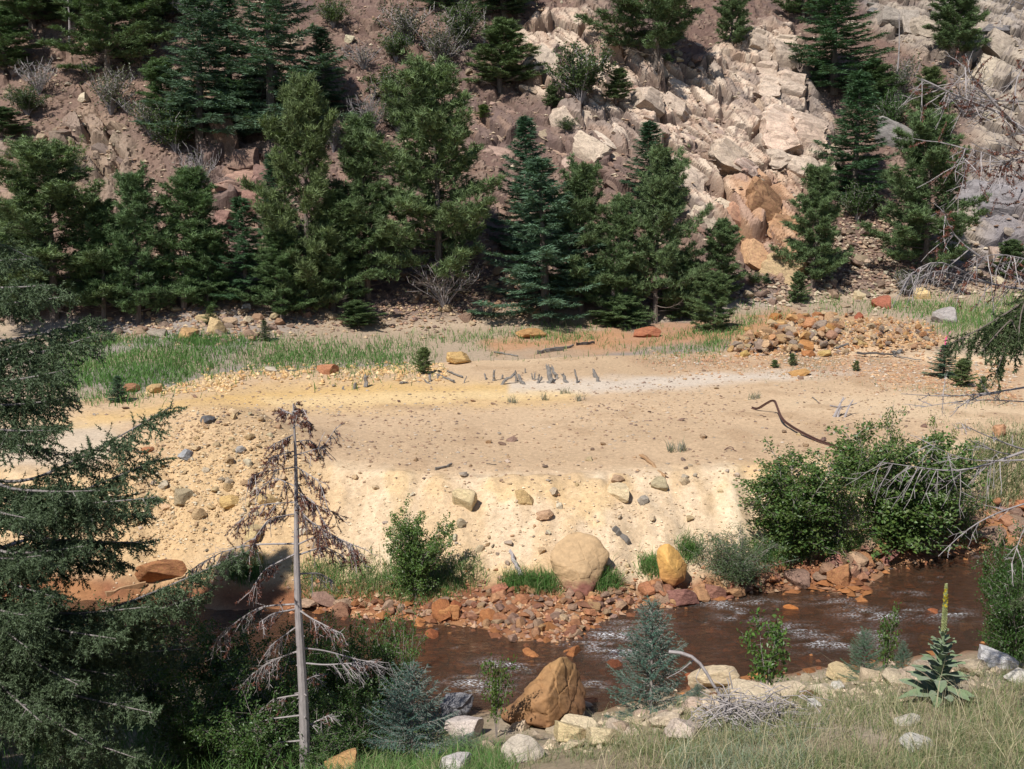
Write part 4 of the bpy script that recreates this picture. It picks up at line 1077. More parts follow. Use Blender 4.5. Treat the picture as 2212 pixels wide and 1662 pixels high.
    gravel("red_gravel", 3200, [(1400, 772), (1700, 764), (2000, 772), (2180, 800), (2200, 870), (2050, 850), (1850, 812), (1700, 800), (1450, 800)], 43, 0.05, 0.2, [(0.42, 0.25, 0.14), (0.50, 0.32, 0.18), (0.36, 0.20, 0.12), (0.46, 0.38, 0.30)], 2, 0.6, "rust and tan gravel spread below the stone heap")
    gravel("rim_gravel", 1300, [(330, 850), (450, 818), (560, 798), (760, 796), (950, 790), (960, 805), (760, 812), (560, 815), (400, 850)], 44, 0.06, 0.26, [(0.56, 0.38, 0.18), (0.46, 0.28, 0.13), (0.60, 0.44, 0.25)], 2, 0.7, "ochre clods along the far rim of the terrace")
    # foot of the hill and scree
    hillc = [(0.24, 0.165, 0.125), (0.33, 0.24, 0.165), (0.40, 0.31, 0.22), (0.19, 0.135, 0.11), (0.28, 0.18, 0.125), (0.46, 0.38, 0.28)]
    footc = [(0.30, 0.20, 0.145), (0.36, 0.25, 0.16), (0.42, 0.31, 0.20), (0.24, 0.165, 0.13), (0.33, 0.20, 0.13), (0.48, 0.36, 0.23)]
    FOOT = [(190, 730), (260, 700), (450, 640), (700, 660), (850, 640), (1000, 560), (1130, 600), (1150, 690), (1000, 700), (800, 715), (500, 735)]
    stone_field(150, FOOT, 51, 0.22, 0.75, footc, "scree_stone", "at the slope foot", "stone", "scree stones at the slope foot", ROCK_LO, 0.7, 0.25, 2.2)
    gravel("foot_rubble", 3200, FOOT, 52, 0.08, 0.32, footc, 2, 0.7, "loose rubble along the foot of the slope")
    FOOT_R = [(1600, 640), (1690, 600), (1850, 420), (1930, 470), (1960, 600), (2100, 600), (2212, 580), (2212, 640), (1900, 640), (1700, 660)]
    stone_field(100, FOOT_R, 53, 0.3, 0.9, hillc, "scree_stone", "on the scree", "stone", "scree stones right of the cliff", ROCK_LO, 0.6, 0.25, 2.0)
    gravel("cliff_scree", 2800, FOOT_R, 54, 0.12, 0.45, hillc, 2, 0.65, "loose flaky scree right of the pale cliff")
    UP = [(0, 20), (400, 0), (900, 0), (1300, 20), (1600, 130), (1500, 200), (1200, 200), (900, 320), (600, 260), (300, 330), (0, 460)]
    stone_field(190, UP, 55, 0.25, 0.9, hillc + [(0.56, 0.47, 0.34)], "slope_stone", "on the slope", "stone", "stones on the upper slope", ROCK_LO, 0.7, 0.25, 2.4)
    gravel("slope_scree", 9000, [(-20, -20), (2230, -20), (2230, 620), (1700, 640), (1100, 600), (400, 650), (-20, 680)], 56, 0.1, 0.4, hillc, 2.2, 0.6, "loose scree covering the hillside")
    # near slope
    stone_field(46, [(1080, 1600), (1250, 1560), (1450, 1510), (1700, 1480), (1900, 1462), (2180, 1432), (2200, 1450), (1900, 1490), (1700, 1510), (1450, 1560), (1200, 1610)], 61, 0.12, 0.5, [(0.55, 0.44, 0.32), (0.48, 0.38, 0.27), (0.42, 0.33, 0.24)], "crest_stone", "on the near crest", "stone", "stones along the near crest", ROCK_LO, 0.6, 0.25, 1.8)
    gravel("crest_gravel", 900, [(1080, 1610), (1250, 1560), (1450, 1505), (1700, 1470), (1900, 1455), (2180, 1425), (2200, 1460), (1900, 1500), (1700, 1530), (1450, 1570), (1200, 1620)], 62, 0.03, 0.16, [(0.50, 0.40, 0.29), (0.44, 0.35, 0.25), (0.36, 0.29, 0.22)], 2, 0.7, "grit and chips along the near crest")
stones()

# ------------------------------------------------------------------ bedrock outcrops, block by block
def outcrop(name, label, poly, n, seed, smin, smax, cols, dip, base_uv, slabs=()):
    b = hit(*base_uv)
    t = thing(name, label, "rock outcrop", b)
    rng = np.random.default_rng(seed); r = random.Random(seed)
    P = hits(scatter(n, poly, rng))
    for p in P:
        s = (smin + (smax - smin) * r.random() ** 2.0) * 0.5
        me = SLAB[r.randrange(8)] if s > 0.4 else ROCK_MID[r.randrange(10)]
        q = Vector(p) - b
        link("block", me, t, (q.x, q.y + 0.6 * s, q.z - 0.28 * s), (-0.65 + r.uniform(-0.25, 0.25), dip + r.uniform(-0.25, 0.25), r.uniform(-0.3, 0.3)), (s * r.uniform(1.1, 1.9), s * r.uniform(0.7, 1.0), s * r.uniform(0.5, 0.85)), pal(r, cols, 0.1))
    for (u, v, w, h, dp, cc, rz) in slabs:
        n = max(1, int(round(w / h * 0.75)))
        for i in range(n):
            x = (i + 0.5) / n - 0.5
            uu = u + x * w + r.uniform(-4, 4); vl = v + x * w * rz * 0.8 + r.uniform(-5, 5)
            p = hit(uu, vl + h * 0.5); k = p.y / FPX
            q = p - b
            ww = w / n * r.uniform(0.95, 1.45); hh = h * r.uniform(0.85, 1.35)
            link("ledge", SLAB[r.randrange(8)], t, (q.x, q.y + 0.8 * dp + r.uniform(-0.2, 0.25), q.z + hh * k * 0.28), (-0.35 + r.uniform(-0.2, 0.2), rz + r.uniform(-0.12, 0.12), r.uniform(-0.45, 0.45)), (ww * k * 0.5, dp * r.uniform(0.8, 1.1), hh * k * 0.55), tuple(np.array(cc) * r.uniform(0.85, 1.12)))
    return t

ck = [(0.48, 0.365, 0.285), (0.54, 0.43, 0.34), (0.40, 0.28, 0.215), (0.45, 0.33, 0.255), (0.52, 0.39, 0.315)]
outcrop("cliff", "pinkish cream cliff of tilted blocks and overhanging ledges on the right half of the hillside", CRAG, 56, 71, 0.4, 1.7, ck, 0.55, (1690, 610), slabs=[
    (1665, 84, 108, 46, 0.9, (0.54, 0.43, 0.34), 0.10), (1668, 124, 116, 44, 0.9, (0.53, 0.42, 0.335), 0.10), (1680, 160, 112, 50, 1.0, (0.50, 0.39, 0.31), 0.12), (1690, 196, 90, 34, 0.8, (0.53, 0.42, 0.335), 0.1),
    (1720, 262, 130, 44, 0.9, (0.58, 0.45, 0.36), 0.22), (1716, 300, 130, 52, 0.9, (0.56, 0.42, 0.33), 0.15), (1735, 352, 150, 44, 1.0, (0.54, 0.43, 0.34), 0.16), (1775, 372, 100, 34, 1.0, (0.53, 0.42, 0.33), 0.22),
    (1650, 440, 90, 60, 0.8, (0.42, 0.235, 0.13), 0.2), (1690, 480, 60, 50, 0.6, (0.44, 0.26, 0.15), 0.2), (1600, 470, 70, 60, 0.7, (0.42, 0.24, 0.16), 0.5), (1640, 540, 80, 60, 0.6, (0.46, 0.28, 0.16), 0.5), (1690, 575, 60, 50, 0.5, (0.48, 0.345, 0.20), 0.3),
    (1480, 380, 90, 70, 0.8, (0.53, 0.42, 0.335), 0.7), (1430, 215, 110, 50, 0.8, (0.53, 0.42, 0.335), 0.4), (1240, 250, 70, 44, 0.7, (0.53, 0.42, 0.33), 0.2), (1280, 320, 60, 50, 0.6, (0.60, 0.48, 0.37), 0.4), (1175, 145, 60, 60, 0.6, (0.54, 0.44, 0.35), 0.5), (1520, 470, 60, 50, 0.6, (0.60, 0.49, 0.38), 0.6), (1570, 330, 80, 50, 0.7, (0.56, 0.44, 0.34), 0.5)])
outcrop("cliff", "grey and cream broken cliff at the upper right corner", CRAG_R, 40, 72, 0.4, 1.6, [(0.34, 0.28, 0.225), (0.27, 0.235, 0.205), (0.38, 0.315, 0.25), (0.19, 0.175, 0.17)], 0.3, (2150, 600), slabs=[(2140, 420, 110, 80, 1.0, (0.24, 0.22, 0.225), 0.2), (1945, 40, 80, 40, 0.8, (0.36, 0.31, 0.265), 0.2), (2005, 60, 60, 36, 0.7, (0.42, 0.35, 0.28), 0.3), (2165, 90, 60, 60, 0.7, (0.40, 0.33, 0.265), 0.6), (2140, 150, 56, 50, 0.7, (0.42, 0.35, 0.27), 0.5), (1945, 285, 90, 60, 0.8, (0.30, 0.275, 0.26), 0.3), (2190, 560, 80, 60, 0.8, (0.36, 0.27, 0.22), 0.2)])
outcrop("ledge_outcrop", "brown tilted strata breaking out of the slope at the left edge", CRAG_L, 55, 73, 0.4, 1.7, [(0.28, 0.20, 0.15), (0.35, 0.26, 0.19), (0.22, 0.16, 0.13)], 0.5, (60, 480))
outcrop("ledge_outcrop", "dark purple-brown blocky outcrop among the trees left of centre", CRAG_M, 46, 74, 0.5, 1.9, [(0.20, 0.142, 0.122), (0.25, 0.17, 0.14), (0.31, 0.20, 0.15)], 0.25, (520, 570))
outcrop("ledge_outcrop", "brown fractured bedrock showing between the central pines", [(990, 210), (1140, 230), (1330, 330), (1460, 430), (1500, 540), (1330, 500), (1180, 400), (1040, 330)], 60, 75, 0.4, 1.5, [(0.29, 0.19, 0.15), (0.36, 0.25, 0.19), (0.44, 0.32, 0.24), (0.24, 0.165, 0.145)], 0.5, (1300, 620))

# ------------------------------------------------------------------ plants: forms
def unit(v):
    return v / (np.linalg.norm(v) + 1e-9)

def trunk_tube(mb, H, r0, r1, rng, bend=0.02, n=9, sides=7):
    t = np.linspace(0, 1, n)
    P = np.stack([bend * H * np.sin(t * 2.1 + rng.uniform(0, 6)) * t, bend * H * np.sin(t * 2.7 + rng.uniform(0, 6)) * t, t * H - 0.3 * (t == 0)], -1)
    mb.tube(P, r0 + (r1 - r0) * t ** 0.85, sides)
    return lambda z: np.array([np.interp(z, P[:, 2], P[:, 0]), np.interp(z, P[:, 2], P[:, 1]), z])

def tuft_set(mb, C, D, rng, n, L, W, spread, col, jit):
    """needle brushes at the points C pointing along D"""
    C = np.asarray(C); D = np.asarray(D)
    k = len(C)
    P = np.repeat(C, n, axis=0); d = np.repeat(D, n, axis=0) + rng.normal(size=(k * n, 3)) * spread
    cc = np.repeat(np.asarray(col)[None] * rng.uniform(1 - jit, 1 + jit, (k, 1)), n, axis=0) * rng.uniform(0.85, 1.15, (k * n, 1))
    mb.needles(P + rng.normal(size=P.shape) * L * 0.12, d, L * rng.uniform(0.7, 1.2, k * n), W, cc, rng)

def pine_form(seed, H=10.0, Rm=2.5, low=0.07, dead_low=True):
    rng = np.random.default_rng(seed)
    tr, cr = MB(), MB()
    ax = trunk_tube(tr, H, 0.17, 0.02, rng)
    C, D = [], []
    z = low * H; az = 0
    while z < H * 0.97:
        t = z / H
        L = Rm * (0.45 + 0.55 * min(1, t / 0.2)) * (1 - t) ** 0.55 * rng.uniform(0.5, 1.15) * (1 + 0.22 * math.sin(az * 1.0 + seed) + 0.18 * math.sin(t * 17 + seed)) + 0.2
        az += 2.4 + rng.uniform(-0.5, 0.5)
        el = R(-6 + 58 * t ** 1.2 + rng.uniform(-16, 18))
        o = np.array([math.cos(az), math.sin(az), 0.0]); s_ = np.array([-math.sin(az), math.cos(az), 0.0])
        tt = np.linspace(0, 1, 6)
        A = ax(z)
        P = A[None] + np.outer(tt * L * math.cos(el), o) + np.outer(tt * L * math.sin(el) + rng.uniform(0.05, 0.5) * L * tt ** 2.2, [0, 0, 1]) + np.outer(np.sin(tt * 3) * L * 0.06 * rng.normal(), s_)
        tr.tube(P, np.linspace(0.035 * (1 - t * 0.6) + 0.004, 0.006, 6), 4, cap=False)
        bare = dead_low and t < 0.12 and rng.random() < 0.45
        nt_ = max(4, int(L / 0.16))
        for s in np.linspace(0.22 if not bare else 0.5, 1.0, nt_):
            p = np.array([np.interp(s, tt, P[:, q]) for q in range(3)])
            for sd in (-1, 1):
                l = (0.2 + 0.24 * L * (1 - s)) * rng.uniform(0.6, 1.35)
                d = unit(o * rng.uniform(0.3, 0.9) + s_ * sd * rng.uniform(0.4, 1.0) + np.array([0, 0, rng.uniform(-0.35, 1.15)]))
                e = p + d * l
                tr.tube(np.array([p, p + d * l * 0.6 + [0, 0, -0.02], e]), [0.008, 0.006, 0.004], 3, cap=False)
                if bare:
                    continue
                for q in np.arange(0.3, 1.01, 0.23):
                    C.append(p + d * l * q + rng.normal(size=3) * 0.09); D.append(unit(d * 0.7 + np.array([0, 0, 0.7])))
        if not bare:
            for q in (0.75, 0.9, 1.0):
                C.append(np.array([np.interp(q, tt, P[:, w]) for w in range(3)])); D.append(unit(o * 0.6 + np.array([0, 0, 0.9])))
        z += rng.uniform(0.08, 0.19) * (0.6 + 0.6 * (1 - t))
    for q in range(8):
        C.append(ax(H * (0.93 + 0.07 * q / 7))); D.append(np.array([0, 0, 1.0]))
    tuft_set(cr, C, D, rng, 11, 0.25, 0.040, 0.65, (0.125, 0.176, 0.080), 0.5)

    return dict(H=H, R=Rm, parts=[("trunk", tr.mesh("pine_trunk_form", M['bark'])), ("crown", cr.mesh("pine_crown_form", M['needle']))])

def spruce_form(seed, H=10.0, Rm=1.9, droop=12, dense=1.0):
    rng = np.random.default_rng(seed)
    tr, cr = MB(), MB()
    ax = trunk_tube(tr, H, 0.15, 0.015, rng, 0.008)
    C, D = [], []
    z = 0.04 * H; az = 0
    while z < H * 0.985:
        t = z / H
        L = Rm * (0.6 + 0.4 * min(1, t / 0.12)) * (1 - t) ** 0.75 * rng.uniform(0.5, 1.15) * (1 + 0.15 * math.sin(az + seed)) + 0.10
        az += 2.4 + rng.uniform(-0.6, 0.6)
        el = R(-droop + (droop + 38) * t + rng.uniform(-7, 7))
        o = np.array([math.cos(az), math.sin(az), 0.0]); s_ = np.array([-math.sin(az), math.cos(az), 0.0])
        tt = np.linspace(0, 1, 6)
        P = ax(z)[None] + np.outer(tt * L * math.cos(el), o) + np.outer(tt * L * math.sin(el) - 0.12 * L * np.sin(tt * 3.1) + 0.10 * L * tt ** 3, [0, 0, 1])
        tr.tube(P, np.linspace(0.028 * (1 - t * 0.6) + 0.003, 0.005, 6), 4, cap=False)
        for s in np.linspace(0.12, 1.0, max(4, int(L / 0.12 * dense))):
            p = np.array([np.interp(s, tt, P[:, q]) for q in range(3)])
            for sd in (-1, 1):
                l = (0.12 + 0.5 * L * 0.5 * (1 - s) + 0.06 * (1 - t)) * rng.uniform(0.7, 1.2)
                d = unit(o * rng.uniform(0.5, 0.9) + s_ * sd * rng.uniform(0.5, 0.9) + np.array([0, 0, rng.uniform(-0.35, 0.1)]))
                for q in np.arange(0.2, 1.01, 0.2 / max(0.3, l) * 0.5):
                    C.append(p + d * l * q + [0, 0, -0.05 * q * l]); D.append(unit(d + np.array([0, 0, 0.15])))
            C.append(p); D.append(o + np.array([0, 0, 0.3]))
        z += rng.uniform(0.07, 0.16) * (0.6 + 0.5 * (1 - t))
    for q in range(10):
        C.append(ax(H * (0.95 + 0.05 * q / 9))); D.append(np.array([0, 0, 1.0]))
    tuft_set(cr, C, D, rng, 5, 0.19, 0.040, 0.55, (0.092, 0.142, 0.086), 0.4)

    return dict(H=H, R=Rm, parts=[("trunk", tr.mesh("spruce_trunk_form", M['bark'])), ("crown", cr.mesh("spruce_crown_form", M['needle']))])

def near_spruce_form(seed, H=1.7, Rm=0.75):
    """a young blue spruce seen close by: whorls, twigs and single needles"""
    rng = np.random.default_rng(seed)
    tr, cr = MB(), MB()
    ax = trunk_tube(tr, H, 0.035, 0.006, rng, 0.01, 8, 6)
    NP, ND = [], []
    def brush(p, e, n):
        q = rng.random(n)[:, None]
        NP.append(p[None] + (e - p)[None] * q)
        ND.append(unit(e - p)[None] * 0.55 + rng.normal(size=(n, 3)) * 0.75)
    z = 0.06; az = 0
    while z < H * 0.96:
        t = z / H
        nW = 6 if t < 0.8 else 4
        for k in range(nW):
            az += 6.283 / nW + rng.uniform(-0.25, 0.25)
            L = (Rm * (1 - t) ** 0.75 + 0.08) * rng.uniform(0.55, 1.2)
            el = R(4 + 42 * t + rng.uniform(-8, 8))
            o = np.array([math.cos(az), math.sin(az), 0.0]); s_ = np.array([-math.sin(az), math.cos(az), 0.0])
            tt = np.linspace(0, 1, 5)
            P = ax(z)[None] + np.outer(tt * L * math.cos(el), o) + np.outer(tt * L * math.sin(el) + 0.12 * L * tt ** 2 - 0.06 * L * np.sin(tt * 3.1), [0, 0, 1])
            tr.tube(P, np.linspace(0.009, 0.003, 5), 4, cap=False)
            for i in range(4):
                brush(P[i], P[i + 1], int(40 * L / 0.5) + 8)
            for s in np.linspace(0.2, 0.92, max(3, int(L / 0.075))):
                p = np.array([np.interp(s, tt, P[:, q]) for q in range(3)])
                for sd in (-1, 1):
                    l = (0.07 + 0.42 * L * (1 - s)) * rng.uniform(0.75, 1.15)
                    d = unit(o * 0.75 + s_ * sd * rng.uniform(0.5, 0.85) + np.array([0, 0, rng.uniform(-0.1, 0.3)]))
                    tr.tube(np.array([p, p + d * l]), [0.004, 0.002], 3, cap=False)
                    brush(p, p + d * l, int(l / 0.005))
        z += rng.uniform(0.075, 0.12) * (1.2 - 0.3 * t)
    top = ax(H * 0.8)
    brush(top, ax(H), 90)
    NP = np.vstack(NP); ND = np.vstack(ND)
    n = len(NP)
    cc = np.array([(0.085, 0.165, 0.13)]) * rng.uniform(0.7, 1.35, (n, 1))
    cr.needles(NP, ND, rng.uniform(0.020, 0.034, n), 0.0075, cc, rng)

    return dict(H=H, R=Rm, parts=[("trunk", tr.mesh("young_spruce_trunk_form", M['twig'])), ("crown", cr.mesh("young_spruce_crown_form", M['needle']))])

def shrub_form(seed, H=3.0, Rm=1.5, stems=16, nl=13000, leaf=0.082, col=(0.10, 0.16, 0.045), full=True, width=0.62):
    rng = np.random.default_rng(seed)
    st, lf = MB(), MB()
    P_, D_ = [], []
    for k in range(stems):
        az = k * 2.4 + rng.uniform(-0.4, 0.4)
        r = Rm * rng.uniform(0.15, 1.0) * 1.0
        h = H * rng.uniform(0.62, 1.0) * (1 - 0.25 * (r / Rm) ** 2)
        o = np.array([math.cos(az), math.sin(az), 0.0])
        tt = np.linspace(0, 1, 7)
        P = np.outer(tt ** 1.3 * r, o) + np.outer(tt * h - 0.1 * (tt == 0), [0, 0, 1]) + np.cumsum(rng.normal(size=(7, 3)) * 0.02 * H, axis=0) * tt[:, None]
        st.tube(P, np.linspace(0.022 * H / 3, 0.005 * H / 3, 7), 5, cap=False)
        nb = int(13 * H / 3) + 6
        for s in np.linspace(0.12 if full else 0.3, 0.98, nb):
            p = np.array([np.interp(s, tt, P[:, q]) for q in range(3)])
            d = unit(rng.normal(size=3) * np.array([1, 1, 0.45]) + o * 0.4 + [0, 0, 0.45])
            l = Rm * 0.55 * (1.15 - 0.6 * s) * rng.uniform(0.5, 1.2)
            e = p + d * l
            st.tube(np.array([p, p + d * l * 0.5 + [0, 0, -0.02 * l], e]), [0.007 * H / 3, 0.005 * H / 3, 0.0025 * H / 3], 3, cap=False)
            m = max(3, int(nl / (stems * nb)))
            q = rng.uniform(0.1, 1.05, m)[:, None]
            P_.append(p[None] + (e - p)[None] * q + rng.normal(size=(m, 3)) * leaf * 0.7)
            D_.append(d[None] * 0.5 + rng.normal(size=(m, 3)) * 0.7)
    P_ = np.vstack(P_); D_ = np.vstack(D_)
    n = len(P_)
    Nn = rng.normal(size=(n, 3)) * 0.55 + np.array([[0, -0.25, 0.9]])
    cc = np.array([col]) * rng.uniform(0.65, 1.35, (n, 1)) * (1 + rng.normal(size=(n, 3)) * np.array([[0.10, 0.04, 0.08]]))
    lf.leaves(P_, D_, Nn, leaf * rng.uniform(0.7, 1.25, n), leaf * width * rng.uniform(0.8, 1.2, n), np.clip(cc, 0.01, 0.6))
    return dict(H=H, R=Rm, parts=[("stems", st.mesh("shrub_stem_form", M['twig'])), ("foliage", lf.mesh("shrub_leaf_form", M['leaf']))])

def brush_form(seed, H=2.0, Rm=1.1, stems=34, leaves=1600, col=(0.10, 0.115, 0.06)):
    """grey twiggy shrub with thin foliage"""
    rng = np.random.default_rng(seed)
    st, lf = MB(), MB()
    P_ = []
    for k in range(stems):
        az = rng.uniform(0, 6.28); r = Rm * rng.uniform(0.1, 1.0); h = H * rng.uniform(0.5, 1.0)
        o = np.array([math.cos(az), math.sin(az), 0.0])
        tt = np.linspace(0, 1, 5)
        P = np.outer(tt ** 1.2 * r, o) + np.outer(tt ** 0.9 * h - 0.1 * (tt == 0), [0, 0, 1]) + rng.normal(size=(5, 3)) * 0.03 * H * tt[:, None]
        st.tube(P, np.linspace(0.017, 0.006, 5), 4, cap=False)
        for s in np.linspace(0.3, 0.98, 7):
            p = np.array([np.interp(s, tt, P[:, q]) for q in range(3)])
            d = unit(o * 0.3 + rng.normal(size=3) * 0.5 + [0, 0, 0.8])
            l = H * rng.uniform(0.1, 0.24)
            st.tube(np.array([p, p + d * l]), [0.010, 0.005], 3, cap=False)
            P_.append(p[None] + d[None] * l * rng.uniform(0.1, 1, (max(1, leaves // (stems * 7)), 1)) + rng.normal(size=(max(1, leaves // (stems * 7)), 3)) * 0.05)
    P_ = np.vstack(P_); n = len(P_)
    cc = np.array([col]) * rng.uniform(0.6, 1.4, (n, 1))
    lf.leaves(P_, rng.normal(size=(n, 3)) + [0, 0, 0.4], rng.normal(size=(n, 3)) + [0, -0.3, 0.8], 0.10 * rng.uniform(0.6, 1.3, n), 0.05, cc)
    return dict(H=H, R=Rm, parts=[("stems", st.mesh("brush_stem_form", M['dead'])), ("foliage", lf.mesh("brush_leaf_form", M['leaf']))])

def plant(form, name, label, cat, u, vb, vt, w, group=None, color=(1, 1, 1), rz=0.0, Y=None, lean=0.0, fat=1.0):
    b = hit(u, vb) if Y is None else Vector((py(u, vb, Y)[0], Y, gz(py(u, vb, Y)[0], Y)))
    top = py(u, vt, b.y)[2]
    H = max(0.2, top - b.z)
    k = b.y / FPX
    sz = H / form['H']; sx = w * k * 0.5 / form['R'] * fat
    t = thing(name, label, cat, b, group, (0, lean, rz), (sx, sx, sz))
    for pn, me in form['parts']:
        link(pn, me, t, color=color)
    return t

PINE = [pine_form(501), pine_form(502, Rm=2.8, low=0.05), pine_form(503, Rm=2.2), pine_form(504, Rm=2.5, low=0.03, dead_low=False)]
SPRU = [spruce_form(511), spruce_form(512, Rm=1.7, droop=16), spruce_form(513, Rm=1.5, droop=8)]
SHRUB = [shrub_form(521), shrub_form(522, nl=14000), shrub_form(523, stems=8, nl=3600, leaf=0.08)]
WILLOW = shrub_form(524, H=2.0, Rm=1.3, stems=26, nl=9000, leaf=0.09, col=(0.095, 0.13, 0.065), width=0.25)
SAPL = [shrub_form(531, H=1.6, Rm=0.55, stems=6, nl=900, leaf=0.085, col=(0.08, 0.145, 0.035), full=False), shrub_form(532, H=1.6, Rm=0.5, stems=5, nl=700, leaf=0.08, col=(0.085, 0.14, 0.035), full=False)]
NEARBUSH = [shrub_form(541, H=2.2, Rm=1.3, stems=18, nl=8500, leaf=0.07, col=(0.065, 0.12, 0.032)), shrub_form(542, H=2.2, Rm=1.3, stems=18, nl=8500, leaf=0.065, col=(0.062, 0.115, 0.032))]
BRUSH = [brush_form(551), brush_form(552, leaves=5200, col=(0.080, 0.110, 0.042)), brush_form(553, leaves=300)]
YSPRUCE = [near_spruce_form(561), near_spruce_form(562, Rm=0.85)]

